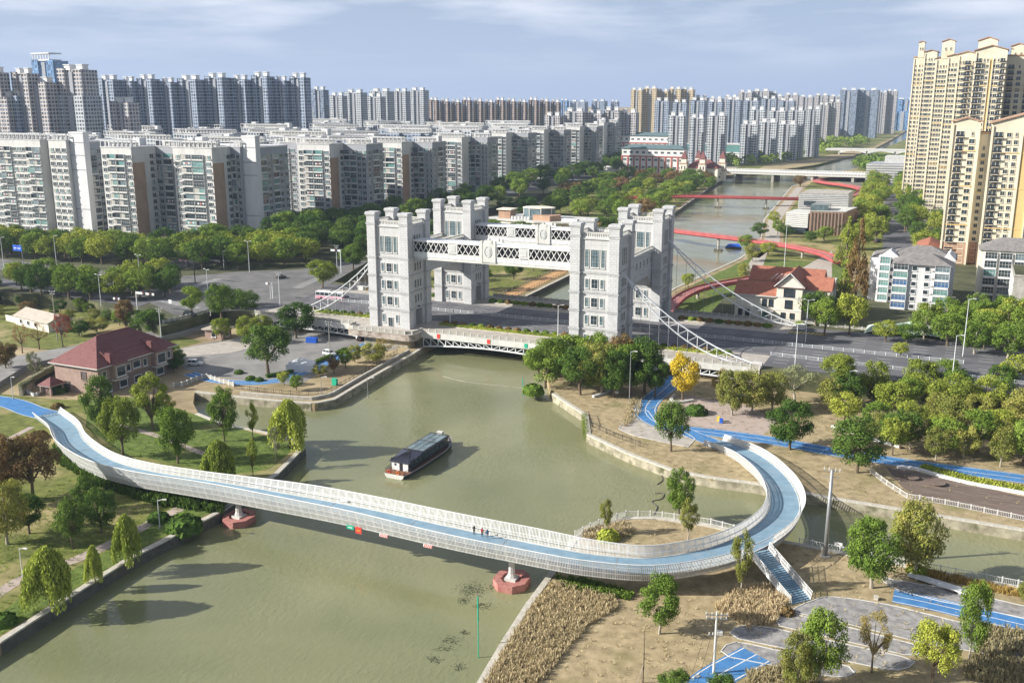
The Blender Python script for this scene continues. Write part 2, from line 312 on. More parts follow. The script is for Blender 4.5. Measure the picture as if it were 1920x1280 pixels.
# far facades: rows of windows too small to tell apart, as a grid in the material
def facade(name, wall, glassc, fh, bw, wf, hf, wall2=None):
    m = bpy.data.materials.new(name); m.use_nodes = True; t = m.node_tree; b = t.nodes['Principled BSDF']; lk = t.links.new
    def mth(op, a, bb=None, clampv=False):
        n = t.nodes.new('ShaderNodeMath'); n.operation = op
        for i, x in enumerate((a, bb)):
            if x is None: continue
            if isinstance(x, (int, float)): n.inputs[i].default_value = x
            else: lk(x, n.inputs[i])
        return n.outputs[0]
    tcn = t.nodes.new('ShaderNodeTexCoord'); geo = t.nodes.new('ShaderNodeNewGeometry'); oi = t.nodes.new('ShaderNodeObjectInfo')
    s1 = t.nodes.new('ShaderNodeSeparateXYZ'); lk(tcn.outputs['Object'], s1.inputs[0])
    s2 = t.nodes.new('ShaderNodeSeparateXYZ'); lk(geo.outputs['True Normal'], s2.inputs[0])
    side = mth('GREATER_THAN', mth('ABSOLUTE', s2.outputs['X']), .7); roof = mth('GREATER_THAN', mth('ABSOLUTE', s2.outputs['Z']), .5)
    mxn = t.nodes.new('ShaderNodeMix'); lk(side, mxn.inputs['Factor']); lk(s1.outputs['X'], mxn.inputs['A']); lk(s1.outputs['Y'], mxn.inputs['B'])
    u = mth('DIVIDE', mxn.outputs['Result'], bw); v = mth('DIVIDE', s1.outputs['Z'], fh)
    fu = mth('FRACT', mth('ADD', u, 100)); fv = mth('FRACT', v)
    wu = mth('LESS_THAN', mth('ABSOLUTE', mth('SUBTRACT', fu, .5)), wf/2); wv = mth('LESS_THAN', mth('ABSOLUTE', mth('SUBTRACT', fv, .55)), hf/2)
    win = mth('MULTIPLY', mth('MULTIPLY', wu, wv), mth('SUBTRACT', 1, roof))
    cb = t.nodes.new('ShaderNodeCombineXYZ'); lk(mth('FLOOR', u), cb.inputs[0]); lk(mth('FLOOR', v), cb.inputs[1]); lk(mth('ADD', side, oi.outputs['Random']), cb.inputs[2])
    wn = t.nodes.new('ShaderNodeTexWhiteNoise'); lk(cb.outputs[0], wn.inputs['Vector'])
    rg = t.nodes.new('ShaderNodeValToRGB'); e = rg.color_ramp.elements; e[0].position = 0; e[0].color = (*[x*.4 for x in glassc],1); e[1].position = 1; e[1].color = (*[min(1,x*2.6+.05) for x in glassc],1)
    lk(wn.outputs['Value'], rg.inputs[0])
    n = t.nodes.new('ShaderNodeTexNoise'); n.inputs['Scale'].default_value = .05; n.inputs['Detail'].default_value = 5; lk(tcn.outputs['Object'], n.inputs['Vector'])
    rw = t.nodes.new('ShaderNodeMix'); rw.data_type = 'RGBA'; rw.inputs['A'].default_value = (*wall,1); rw.inputs['B'].default_value = (*(wall2 or [x*.82 for x in wall]),1)
    lk(n.outputs['Fac'], rw.inputs['Factor'])
    fx = t.nodes.new('ShaderNodeMix'); fx.data_type = 'RGBA'; lk(win, fx.inputs['Factor']); lk(rw.outputs['Result'], fx.inputs['A']); lk(rg.outputs[0], fx.inputs['B']); lk(fx.outputs['Result'], b.inputs['Base Color'])
    rr = t.nodes.new('ShaderNodeMapRange'); rr.inputs['To Min'].default_value = .85; rr.inputs['To Max'].default_value = .15; lk(win, rr.inputs[0]); lk(rr.outputs[0], b.inputs['Roughness'])
    M[name] = m
facade('fac_bluegrey', (.34,.38,.45), (.03,.05,.08), 3.1, 2.9, .68, .62)
facade('fac_white', (.50,.51,.52), (.04,.06,.08), 3.1, 3.0, .66, .6)
facade('fac_gold', (.58,.47,.30), (.05,.05,.05), 3.1, 3.0, .55, .55)
facade('fac_brown', (.36,.28,.23), (.05,.05,.06), 3.1, 3.0, .6, .6)
facade('fac_pale', (.48,.45,.44), (.05,.06,.08), 3.1, 3.0, .6, .6)
facade('fac_orange', (.50,.48,.46), (.04,.05,.07), 3.1, 3.2, .68, .64, (.43,.37,.33))
facade('fac_glass', (.10,.17,.28), (.07,.14,.26), 3.6, 1.8, .85, .8)
facade('fac_glassgrey', (.22,.25,.30), (.07,.10,.15), 3.2, 2.2, .7, .65)

# turbid river water
m = bpy.data.materials.new('river_water'); m.use_nodes = True; t = m.node_tree; b = t.nodes['Principled BSDF']; lk = t.links.new
tcn = t.nodes.new('ShaderNodeTexCoord')
n = t.nodes.new('ShaderNodeTexNoise'); n.inputs['Scale'].default_value = .02; n.inputs['Detail'].default_value = 5; n.inputs['Distortion'].default_value = .6; lk(tcn.outputs['Object'], n.inputs['Vector'])
r = t.nodes.new('ShaderNodeValToRGB'); r.color_ramp.elements[0].position = .32; r.color_ramp.elements[1].position = .7
r.color_ramp.elements[0].color = (.15,.162,.082,1); r.color_ramp.elements[1].color = (.24,.238,.132,1); lk(n.outputs['Fac'], r.inputs[0]); lk(r.outputs[0], b.inputs['Base Color'])
b.inputs['Roughness'].default_value = .06; b.inputs['IOR'].default_value = 1.33; b.inputs['Specular IOR Level'].default_value = .5
n2 = t.nodes.new('ShaderNodeTexNoise'); n2.inputs['Scale'].default_value = .9; n2.inputs['Detail'].default_value = 7; n2.inputs['Roughness'].default_value = .55; n2.inputs['Distortion'].default_value = .4
mpn = t.nodes.new('ShaderNodeMapping'); mpn.inputs['Scale'].default_value = (1.4,.7,1); mpn.inputs['Rotation'].default_value = (0,0,.6); lk(tcn.outputs['Object'], mpn.inputs[0]); lk(mpn.outputs[0], n2.inputs['Vector'])
bn = t.nodes.new('ShaderNodeBump'); bn.inputs['Strength'].default_value = .5; bn.inputs['Distance'].default_value = .13; lk(n2.outputs['Fac'], bn.inputs['Height'])
n3 = t.nodes.new('ShaderNodeTexNoise'); n3.inputs['Scale'].default_value = .045; n3.inputs['Detail'].default_value = 3; lk(tcn.outputs['Object'], n3.inputs['Vector'])
mr3 = t.nodes.new('ShaderNodeMapRange'); mr3.inputs['From Min'].default_value = .38; mr3.inputs['From Max'].default_value = .62; mr3.inputs['To Min'].default_value = .25; mr3.inputs['To Max'].default_value = 1.0; lk(n3.outputs['Fac'], mr3.inputs[0]); lk(mr3.outputs[0], bn.inputs['Strength'])
lk(bn.outputs[0], b.inputs['Normal']); M['water'] = m

# leaves
def leafmat(name, c, c2, c3=None):
    m = bpy.data.materials.new(name); m.use_nodes = True; t = m.node_tree; t.nodes.clear(); lk = t.links.new
    o = t.nodes.new('ShaderNodeOutputMaterial'); df = t.nodes.new('ShaderNodeBsdfDiffuse'); tr = t.nodes.new('ShaderNodeBsdfTranslucent'); ms = t.nodes.new('ShaderNodeMixShader'); ms.inputs[0].default_value = .17
    tcn = t.nodes.new('ShaderNodeTexCoord'); n = t.nodes.new('ShaderNodeTexNoise'); n.inputs['Scale'].default_value = 3.5; n.inputs['Detail'].default_value = 6; n.inputs['Roughness'].default_value = .7; lk(tcn.outputs['Object'], n.inputs['Vector'])
    r = t.nodes.new('ShaderNodeValToRGB'); e = r.color_ramp.elements; e[0].position = .32; e[0].color = (*c,1); e[1].position = .62; e[1].color = (*c2,1)
    if c3: q = e.new(.70); q.color = (*c3,1)
    lk(n.outputs['Fac'], r.inputs[0])
    oi = t.nodes.new('ShaderNodeObjectInfo'); hs = t.nodes.new('ShaderNodeHueSaturation'); a = t.nodes.new('ShaderNodeMapRange'); a.inputs['To Min'].default_value = .75; a.inputs['To Max'].default_value = 1.3
    a2 = t.nodes.new('ShaderNodeMapRange'); a2.inputs['To Min'].default_value = .508; a2.inputs['To Max'].default_value = .482
    lk(oi.outputs['Random'], a.inputs[0]); lk(oi.outputs['Random'], a2.inputs[0]); lk(a.outputs[0], hs.inputs['Value']); lk(a2.outputs[0], hs.inputs['Hue']); lk(r.outputs[0], hs.inputs['Color'])
    lk(hs.outputs[0], df.inputs[0]); lk(hs.outputs[0], tr.inputs[0]); lk(df.outputs[0], ms.inputs[1]); lk(tr.outputs[0], ms.inputs[2]); lk(ms.outputs[0], o.inputs[0]); M[name] = m
leafmat('leaf_dark', (0.048,0.100,0.023), (0.113,0.190,0.037))
leafmat('leaf_mid', (0.089,0.169,0.029), (0.206,0.289,0.049))
leafmat('leaf_bright', (0.089,0.160,0.027), (0.198,0.289,0.052))
leafmat('leaf_ygreen', (0.145,0.205,0.032), (0.316,0.364,0.063))
leafmat('leaf_willow', (0.233,0.298,0.049), (0.429,0.499,0.099))
leafmat('leaf_gold', (0.638,0.415,0.032), (0.850,0.653,0.079))
leafmat('leaf_maroon', (0.135,0.079,0.045), (0.223,0.176,0.064), (0.319,0.208,0.128))
leafmat('leaf_red', (0.271,0.064,0.047), (0.383,0.128,0.079))
leafmat('leaf_koel', (0.135,0.181,0.041), (0.303,0.298,0.074), (0.643,0.479,0.216))
leafmat('leaf_autumn', (0.251,0.210,0.058), (0.447,0.339,0.099), (0.573,0.399,0.149))
leafmat('leaf_rust', (0.173,0.105,0.045), (0.293,0.186,0.075))
leafmat('leaf_grey', (0.178,0.200,0.099), (0.340,0.360,0.182))
leafmat('reed', (.33,.275,.15), (.52,.45,.27))
# ================================================================ setting: water, land, roads
ZL, ZU, ZR = 2.0, 6.9, 7.0
struct(MB().add([(-5000,-700,0),(4500,-700,0),(4500,9000,0),(-5000,9000,0)], [(0,1,2,3)]).build('water', 'water'))
w_edge = [g(-400,1450), g(0,1205), g(115,1130), g(250,1045), g(420,957), g(520,890), g(572,838)]
w_tip = [g(572,838), g(566,828), g(520,815), g(480,806), g(420,795), g(372,775)]
w_quay = [g(362,755), g(365,735), g(440,744), g(520,752), g(590,757), g(628,749), g(690,712), g(775,664), (20,-4), (20,60)]
w_north = [(16.4,83.4), (14.3,144), (5,280), (-15,452), (-48,733), (-60,753), g(1440,322), g(1520,310), g(1600,292), g(1640,279), g(1672,262), (20,3200)]
west = [(-5000,-260)] + w_edge + w_tip[1:] + w_quay + w_north + [(-5000,3200)]
e_north = [(70,3200), g(1694,264), g(1665,285), g(1605,316), g(1555,326), (34,752), (30.7,666), (55,399), (74.5,279), (75,221), (66.7,132), (66,60), (64,-8)]
e_near = [g(1035,738), g(1096,778), g(1101,815), g(1180,852), g(1260,882), g(1335,897), g(1420,908), g(1540,932), g(1700,958), g(1920,995), g(2300,1060)]
east = [(4500,3200)] + e_north + e_near + [(4500,-80)]
s_edge = [g(2300,1180), g(1920,1102), g(1700,1060), g(1500,1020), g(1400,1001), g(1330,984), g(1230,970), g(1170,970), g(1110,990), g(1075,1008), g(1030,1075), g(985,1135), g(940,1205), g(890,1290), g(800,1450)]
south = [(4500,-106)] + s_edge + [(124,-700), (4500,-700)]
mb = MB()
for poly in (west, east, south): mb.prism(poly, -.6, ZL, 0)
far = [(-5000,3200),(4500,3200),(4500,9000),(-5000,9000)]
mb.prism(far, -.6, ZL, 0)
struct(mb.build('ground', 'soil'))

def sheet(name, poly, z, m, skirt=None):
    mb = MB()
    if skirt:
        mb.prism(poly, z-skirt[0], z, 0)
        n = len(poly); a = sum(poly[i][0]*poly[(i+1)%n][1]-poly[(i+1)%n][0]*poly[i][1] for i in range(n))
    else: mb.prism(poly, z-.005, z, 0)
    return struct(mb.build(name, m))
pz = lambda pts, z=ZL: [g(x, y, z) for x, y in pts]
# raised ground that carries the road, with walls and banks along its edge
up_w = pz([(-300,560),(0,548),(160,560),(240,588),(300,612),(345,601),(392,588)], ZU) + [(-75,-3), (-48,-3), (-48,60), (-62,62), (-85,150), (-120,300), (-140,620), (-165,900), (-420,1500), (-3000,1500), (-3000,-60)]
sheet('embankment', up_w, ZU, 'darkground', (6,))
up_e = [(128,-3), (128,60), (98,61), (96,95), (140,130), (150,180), (160,300), (600,320), (3000,320), (3000,-90), (420,-16), (250,-6)]
sheet('embankment', up_e, ZU, 'darkground', (6,))
# city ground
sheet('city_ground', [(-165,905), (-60,905), (-150,3100), (-4900,3100), (-4900,1510), (-430,1510)], ZL+.02, 'cityground')
sheet('city_ground', [(88,330), (90,640), (60,760), (120,1000), (300,3100), (4000,3100), (4000,330)], ZL+.02, 'cityground')
# lawns
sheet('lawn', pz([(-200,1325),(0,1192),(118,1120),(252,1036),(420,948),(516,884),(564,834),(480,812),(380,782),(330,764),(240,752),(100,748),(0,738),(-200,735)]), ZL+.02, 'lawn')
sheet('lawn', pz([(-80,560),(60,560),(150,572),(230,598),(300,622),(380,640),(330,655),(240,640),(130,660),(40,650),(-80,640)]), ZL+.02, 'lawn')
sheet('lawn', pz([(170,742),(250,745),(370,778),(480,812),(562,833),(505,880),(430,890),(330,870),(230,850),(160,800)]), ZL+.028, 'greenlawn')
sheet('lawn', pz([(0,1190),(118,1118),(252,1034),(420,946),(425,930),(330,960),(210,1030),(120,1075),(40,1120),(0,1150)]), ZL+.028, 'greenlawn')
sheet('lawn', [(-45,64), (14,64), (13,83), (11,144), (2,280), (-18,452), (-50,700), (-130,700), (-118,300), (-84,152)], ZL+.02, 'lawn')
sheet('lawn', [(72,64), (96,64), (95,95), (130,130), (130,230), (80,230), (71,132)], ZL+.02, 'greenlawn')
sheet('dry_grass', [p for p in e_near] + [(230,-20), (130,-5), (66,-5)], ZL+.02, 'drygrass')
sheet('dry_grass', [p for p in s_edge[:-1]] + [(124,-230), (260,-230)], ZL+.02, 'drygrass')
sheet('marsh', pz([(1400,328),(1440,322),(1520,310),(1600,292),(1640,279),(1600,281),(1510,300),(1440,308)]), ZL+.03, 'drygrass')
sheet('lawn', [(80,232),(140,232),(150,300),(120,400),(100,640),(62,742),(40,742),(44,662),(68,400),(86,290)], ZL+.024, 'lawn')
sheet('lawn', [(-60,790),(-24,852),(10,1000),(28,1250),(30,1850),(20,3100),(-140,3100),(-120,1500),(-70,905)], ZL+.024, 'lawn')
sheet('lawn', [(62,790),(62,930),(48,1250),(60,1850),(72,3100),(290,3100),(120,1000)], ZL+.024, 'lawn')
# park paths
def strip(name, pts, wl, wr, m, z=ZL+.045, step=3.0, raw=False):
    P = smooth_path([G(x, y, z) if not raw else Vector((x, y, z)) for x, y in pts], step)
    return struct(ribbon(P, wl, wr).build(name, m)), P
strip('path', [(-60,1150),(40,1085),(150,1045),(235,1005),(310,965),(380,935)], 1.3, 1.3, 'pinkpaving')
strip('path', [(215,795),(290,815),(350,838),(395,855)], .9, .9, 'pinkpaving')
strip('path', [(60,800),(0,830),(-60,850)], .8, .8, 'pinkpaving', ZL+.05)
# plaza and asphalt by the house
sheet('car_park', pz([(330,655),(400,640),(470,632),(560,625),(640,600),(760,600),(782,640),(740,655),(650,672),(560,722),(470,715),(400,705),(345,692)]), ZL+.03, 'asphalt_light')
sheet('paving', pz([(330,655),(420,640),(500,618),(560,600),(590,606),(520,640),(430,662),(350,668)]), ZL+.05, 'paving')
def bluetrack(pts, hw, z=ZL+.06, lines=(-.86, 0, .86), m='bluepath', raw=False):
    o, P = strip('cycle_path', pts, hw, hw, m, z, 2.5, raw); mb = MB(); N = normals2(P)
    for l in lines:
        mb.sweep([[p+n*(l*hw-.09)+Vector((0,0,.006)), p+n*(l*hw+.09)+Vector((0,0,.006))] for p, n in zip(P, N)])
    mb.build('lane_line', 'paint', o); return P
bluetrack([(355,700),(400,712),(450,717),(500,716),(545,706),(600,684),(665,655),(700,640)], 2.2)
bluetrack([(-120,735),(-40,745),(20,755),(60,770),(92,778)], 3.4, lines=(-.95,.95))
bluetrack([(1270,705),(1245,730),(1218,752),(1210,772),(1228,790),(1275,803),(1340,811),(1450,826),(1560,846),(1700,868),(1820,884),(1940,900)], 2.9)
bluetrack([(1268,800),(1300,815),(1330,826),(1352,836)], 2.4, ZL+.066, (-.93,.93))
bluetrack([(1675,1116),(1740,1129),(1830,1150),(1960,1180)], 2.4)
bluetrack([(1418,1226),(1385,1244),(1345,1266),(1300,1300)], 2.6)
def patch(name, pts, m, z=ZL+.04, kerb=True):
    p = pz(pts, z); o = sheet(name, p, z, m)
    if kerb:
        P = resample([Vector((x, y, z)) for x, y in p+[p[0]]], 2.0); N = normals2(P)
        MB().sweep([[q-n*.08, q-n*.08+Vector((0,0,.08)), q+n*.08+Vector((0,0,.08)), q+n*.08] for q, n in zip(P, N)]).build('kerb', 'offwhite', o)
patch('paving', [(1368,1186),(1380,1176),(1402,1171),(1450,1177),(1700,1232),(1716,1240),(1706,1250),(1685,1256),(1660,1254),(1500,1221),(1380,1196)], 'greypaving')
patch('paving', [(1352,1220),(1362,1208),(1384,1202),(1590,1248),(1606,1256),(1600,1264),(1578,1270),(1540,1265),(1362,1230)], 'greypaving', ZL+.048)
patch('paving', [(1452,1150),(1482,1149),(1580,1172),(1732,1212),(1728,1228),(1700,1228),(1458,1172)], 'greypaving', ZL+.052)
patch('paving', [(1482,1146),(1500,1134),(1548,1117),(1600,1122),(1672,1134),(1800,1166),(1920,1195),(1990,1215),(1990,1262),(1870,1228),(1735,1206),(1580,1167)], 'greypaving', ZL+.056)
patch('paving', [(1652,1080),(1672,1086),(1790,1105),(1990,1152),(1990,1172),(1760,1126),(1690,1108),(1660,1094)], 'greypaving', ZL+.05)
patch('paving', [(1160,804),(1172,786),(1192,772),(1214,768),(1232,794),(1280,808),(1305,822),(1290,838),(1240,828),(1185,816)], 'paving', ZL+.05)
patch('paving', [(1255,745),(1300,742),(1400,760),(1460,790),(1430,815),(1350,805),(1285,795),(1240,775)], 'pinkpaving', ZL+.036, False)
sheet('plaza', pz([(1660,874),(1700,880),(1760,895),(1850,915),(2000,950),(2000,995),(1920,976),(1800,950),(1722,934),(1690,912)]), ZL+.06, 'wooddeck')
sheet('path', [(14.2,66), (12.5,84), (10.5,144), (1,280), (-6,280), (4,144), (6,84), (7,66)], ZL+.05, 'sandpath')
# roads on the raised ground
sheet('road', [(-48,13.5), (128,13.5), (128,44), (-48,44)], ZR+.02, 'asphalt')
sheet('road', [(-100,2), (-48,2), (-48,13.5), (-48,44), (-48,57), (-100,57)], ZR-.04, 'asphalt')
sheet('road', [(128,1), (260,-2), (420,-12), (900,-40), (900,20), (420,46), (260,53), (128,56)], ZR-.04, 'asphalt')
sheet('road', pz([(250,552),(330,592),(398,584),(470,580),(560,565),(640,520),(690,490),(640,492),(560,505),(430,510),(330,528),(240,545)], ZR-.03), ZR-.03, 'asphalt_mid')
sheet('road', pz([(-200,460),(0,485),(140,502),(300,520),(430,512),(330,548),(140,528),(0,506),(-200,480)], ZR-.02), ZR-.02, 'asphalt_mid')
sheet('road', pz([(-200,505),(0,522),(140,545),(300,560),(260,575),(120,556),(0,534),(-200,520)], ZR-.02), ZR-.015, 'asphalt')
sheet('road', [(-158,62), (-136,62), (-165,900), (-185,900)], ZU+.05, 'asphalt')
sheet('road', [(-62,-100), (-75,-75), (-66,-40), (-58,-10), (-66,-8), (-76,-40), (-88,-75), (-140,-140), (-130,-150)], ZL+1.6, 'asphalt_light', (1.7,))
sheet('road', pz([(1655,470),(1712,470),(1700,420),(1678,352),(1664,352),(1655,420)], ZL+.05), ZL+.05, 'asphalt')
sheet('pavement', [(-48,-3), (128,-3), (128,13.4), (-48,13.4)], ZR-.02, 'paving', (.5,))
sheet('pavement', [(-48,44.1), (128,44.1), (128,60), (-48,60)], ZR-.02, 'paving', (.5,))
sheet('pavement', pz([(1395,560),(1400,500),(1420,470),(1440,470),(1430,500),(1500,505),(1560,470),(1560,520),(1480,540)]), ZL+.05, 'paving')
sheet('promenade', [(76,230), (84,230), (84,290), (66,400), (42,660), (36,660), (58,399), (77,279)], ZL+.05, 'paving')
# lane markings
mb = MB()
def mark(x0, x1, y0, y1, z=ZR+.03): mb.add([(x0,y0,z),(x1,y0,z),(x1,y1,z),(x0,y1,z)], [(0,1,2,3)])
for y in (17.2, 20.7, 24.2, 33.2, 36.7, 40.2):
    x = -44
    while x < 124: mark(x, x+4, y-.08, y+.08); x += 9
for y in (14.2, 27.6, 29.8, 43.2): mark(-47, 127, y-.08, y+.08)
z2 = ZR-.02
for y in (6, 9.6, 13.2, 16.8, 20.4, 24, 33.5, 37, 40.6, 44.2, 47.8):
    x = 130
    while x < 330: mark(x, x+4, y-.09-(x-130)*.03, y+.09-(x-130)*.03, z2); x += 9
struct(mb.build('lane_marking', 'paint'))
mb = MB()
for i in range(9): mb.add([(128+i*1.3,46.2,z2),(128.7+i*1.3,46.2,z2),(129.4+i*1.3,48.6,z2),(128.7+i*1.3,48.6,z2)], [(0,1,2,3)])
struct(mb.build('lane_marking', 'yellowpaint'))
mb = MB()
def zebra(px0, py0, px1, py1, n, ln, wd):
    a = G(px0, py0, ZR); b_ = G(px1, py1, ZR); d = (b_-a).normalized(); nn = Vector((-d.y, d.x, 0))
    for i in range(n):
        c = a.lerp(b_, (i+.5)/n); q = [c-d*wd/2-nn*ln/2, c+d*wd/2-nn*ln/2, c+d*wd/2+nn*ln/2, c-d*wd/2+nn*ln/2]
        mb.add([(p.x,p.y,ZR-.006) for p in q], [(0,1,2,3)])
zebra(330,548,410,522,16,4,.45); zebra(555,540,610,515,14,4,.45); zebra(300,562,370,578,14,4,.45)
struct(mb.build('crosswalk', 'paint'))

# ---------------------------------------------------------------- quay walls
def quay(pts, label, m='quaystone', top=ZL+.18, t=.9, cm='coping', side=1, blocks=True):
    """stone wall along the water: face, and coping stones of about 2.4 m each"""
    P = resample([Vector((x, y, 0)) for x, y in pts], 2.4); N = normals2(P); th = thing('quay_wall', label, 'wall')
    MB().sweep([[p+n*(side*.25)+Vector((0,0,-1.2)), p+n*(side*.06)+Vector((0,0,top-.3)), p-n*side*t+Vector((0,0,top-.3)), p-n*side*t+Vector((0,0,-1.2))] for p, n in zip(P, N)]).build('wall_face', m, th)
    if not blocks: 
        MB().sweep([[p+n*side*.12+Vector((0,0,top-.3)), p+n*side*.12+Vector((0,0,top)), p-n*side*(t+.05)+Vector((0,0,top)), p-n*side*(t+.05)+Vector((0,0,top-.3))] for p, n in zip(P, N)]).build('coping', cm, th); return th
    me = MB().bx(.02, 2.38, -t-.05, .12, -.3, 0).mesh('coping_stone', cm) if side > 0 else MB().bx(.02, 2.38, -.12, t+.05, -.3, 0).mesh('coping_stone', cm)
    for a, b_ in zip(P, P[1:]):
        d = b_-a; o = put('coping_stone', me, th, (a.x, a.y, top+rnd.uniform(-.012,.012)), math.atan2(d.y, d.x)); o.scale = (d.length/2.4, 1, 1)
    return th
quay(w_edge[1:], 'dark stone quay wall along the lawn of the willow park', 'darkstone', side=-1)
quay(w_tip, 'low stone edge round the far shore of the willow park', 'darkstone', side=-1, blocks=False)
quay(w_quay[1:-1], 'pale curved quay wall below the riverside garden and car park', side=-1)
quay([(p[0]-2.6*(i>0), p[1]+2.2) for i, p in enumerate(w_quay[2:8])], 'upper terrace wall of the garden quay beside the car park', 'concrete', ZL+.9, .4, side=-1, blocks=False)
quay([(20,60)]+w_north[:6], 'river wall below the sandy promenade behind the towers', 'darkstone', side=-1, blocks=False)
quay(e_north[5:], 'river wall below the museum promenade behind the towers', side=-1, blocks=False)
quay(e_near[:3], 'ivy-hung quay wall beside the dense trees of the tower', side=-1)
quay(e_near[2:8], 'pale quay wall round the dry lawn at the loop of the footbridge', side=-1)
quay(e_near[7:], 'pale canal wall below the brown plaza', side=-1)
quay(s_edge[:9], 'canal wall below the white fence of the car park lawn', 'concrete', side=-1, blocks=False)
quay(s_edge[8:13], 'narrow pale quay wall beside the tall dry grass', 'coping', side=-1)
quay(s_edge[12:], 'pale quay wall running out below the dry lawn', 'coping', side=-1, blocks=False)
# ================================================================ tower bridge
TA, TB, TL, TW = 12.28, 11.86, 71.4, 44.98
def window_mesh(w, h, nx=2, ny=2, fr=.14, gm=1, dp=.16, sill=True):
    mb = MB(); a = w/2; b_ = h/2
    mb.bx(-a, a, -.03, .02, -b_, b_, 1)                                   # pane
    for x in (-a-fr/2, a+fr/2): mb.bx(x-fr/2, x+fr/2, -dp, .02, -b_-fr, b_+fr, 0)
    for z in (-b_-fr/2, b_+fr/2): mb.bx(-a, a, -dp, .02, z-fr/2, z+fr/2, 0)
    for i in range(1, nx): x = -a+w*i/nx; mb.bx(x-.04, x+.04, -.07, .0, -b_, b_, 2)
    for i in range(1, ny): z = -b_+h*i/ny; mb.bx(-a, a, -.065, .0, z-.04, z+.04, 2)
    if sill: mb.bx(-a-fr*1.6, a+fr*1.6, -dp-.12, .0, -b_-fr-.16, -b_-fr, 0)
    return mb
WM = {}
def wmesh(key, w, h, nx=2, ny=2, mats=('white','glass','darkmetal'), **k):
    if key not in WM: WM[key] = window_mesh(w, h, nx, ny, **k).mesh('window', mats)
    return WM[key]
TWM = ('offwhite','paleglass','darkmetal'); TWD = ('offwhite','glass','aptgrey')
def arch_profile(w, spring, n=10):
    return [(-w/2*math.cos(math.pi*i/n), spring+w/2*math.sin(math.pi*i/n)) for i in range(n+1)]
def balustrade(n_len, h=1.5):
    mb = MB(); mb.bx(0, n_len, -.22, .22, 0, .22); mb.bx(0, n_len, -.24, .24, h-.24, h)
    k = int(n_len/.55)
    for i in range(k): x = (i+.5)*n_len/k; mb.bx(x-.13, x+.13, -.13, .13, .22, h-.24)
    return mb
def make_tower(label, loc, door):
    t = thing('bridge_tower', label, 'tower', loc, 0, 'four stone towers of the bridge')
    x0, x1, y0, y1 = -.7, TA+.7, -.7, TB+.7; ym = TB/2; aw = 4.4; sp = 4.6
    MB().bx(x0, x1, y0, ym-aw/2, 0, 8).bx(x0, x1, ym+aw/2, y1, 0, 8).bx(x0, x1, y0, y1, 8, 33.8).build('wall', 'smoothstone', t)
    ap = arch_profile(aw, sp); mb = MB()                                   # spandrel over the passage
    for i in range(len(ap)-1):
        (ya, za), (yb, zb) = ap[i], ap[i+1]
        mb.add([(x0,ym+ya,za),(x0,ym+yb,zb),(x0,ym+yb,8),(x0,ym+ya,8),(x1,ym+ya,za),(x1,ym+yb,zb),(x1,ym+yb,8),(x1,ym+ya,8)], [(3,2,1,0),(4,5,6,7),(0,1,5,4)])
    mb.build('spandrel', 'smoothstone', t)
    ringp = arch_profile(aw+.9, sp)
    for sx_, xx in ((-1, x0), (1, x1)):
        mb = MB(); inner = [(-aw/2,0)]+ap+[(aw/2,0)]; outer = [(-aw/2-.45,0)]+ringp+[(aw/2+.45,0)]
        for i in range(len(inner)-1):
            a,b_,c,d = inner[i],inner[i+1],outer[i+1],outer[i]; xo = xx+sx_*.22
            mb.add([(xo,ym+a[0],a[1]),(xo,ym+b_[0],b_[1]),(xo,ym+c[0],c[1]),(xo,ym+d[0],d[1]),(xx,ym+d[0],d[1]),(xx,ym+c[0],c[1])], [(0,1,2,3),(3,2,5,4)])
        mb.build('arch', 'ashlar', t)
    # corner piers with rings and caps
    pm = MB(); r = 1.55; pm.bx(-r, r, -r, r, 0, 36.8)
    for z in (6, 11.7, 17.3, 23.3, 34.2): pm.bx(-r-.16, r+.16, -r-.16, r+.16, z-.32, z+.32); pm.bx(-r-.3, r+.3, -r-.3, r+.3, z+.1, z+.32)
    pm.bx(-r-.2, r+.2, -r-.2, r+.2, 36.8, 37.2); pm.bx(-r-.4, r+.4, -r-.4, r+.4, 37.2, 37.7); pm.bx(-r-.25, r+.25, -r-.25, r+.25, 37.7, 38)
    pme = pm.mesh('pier', 'ashlar')
    for px_, py_ in ((0,0),(TA,0),(0,TB),(TA,TB)): put('pier', pme, t, (px_, py_, 0))
    for z in (6, 11.7, 17.3, 23.3): MB().bx(x0-.2, x1+.2, y0-.2, y1+.2, z-.25, z+.25).bx(x0-.32, x1+.32, y0-.32, y1+.32, z+.08, z+.25).build('band', 'smoothstone', t)
    MB().bx(x0-.35, x1+.35, y0-.35, y1+.35, 33.3, 33.85).build('cornice', 'smoothstone', t)
    MB().bx(x0+.3, x1-.3, y0+.3, y1-.3, 33.85, 33.95).build('roof', 'concrete', t)
    for (xx, yy, ln, rz) in ((r, -.4, TA-2*r, 0), (r, TB+.4, TA-2*r, 0), (-.4, r, TB-2*r, math.pi/2), (TA+.4, r, TB-2*r, math.pi/2)):
        if rz == 0:
            if 'tb0' not in WM: WM['tb0'] = balustrade(ln).mesh('balustrade', 'offwhite')
            put('balustrade', WM['tb0'], t, (xx, yy, 33.86), rz)
        else:
            if 'tb1' not in WM: WM['tb1'] = balustrade(ln).mesh('balustrade', 'offwhite')
            put('balustrade', WM['tb1'], t, (xx, yy, 33.86), rz)
    big = wmesh('t_big', 2.5, 5.2, 3, 5, TWM); bs = wmesh('t_bigside', 1.1, 5.2, 1, 5, TWM)
    mid = wmesh('t_mid', 1.9, 2.7, 2, 2, TWD); ms_ = wmesh('t_midside', 1.0, 2.7, 1, 2, TWM)
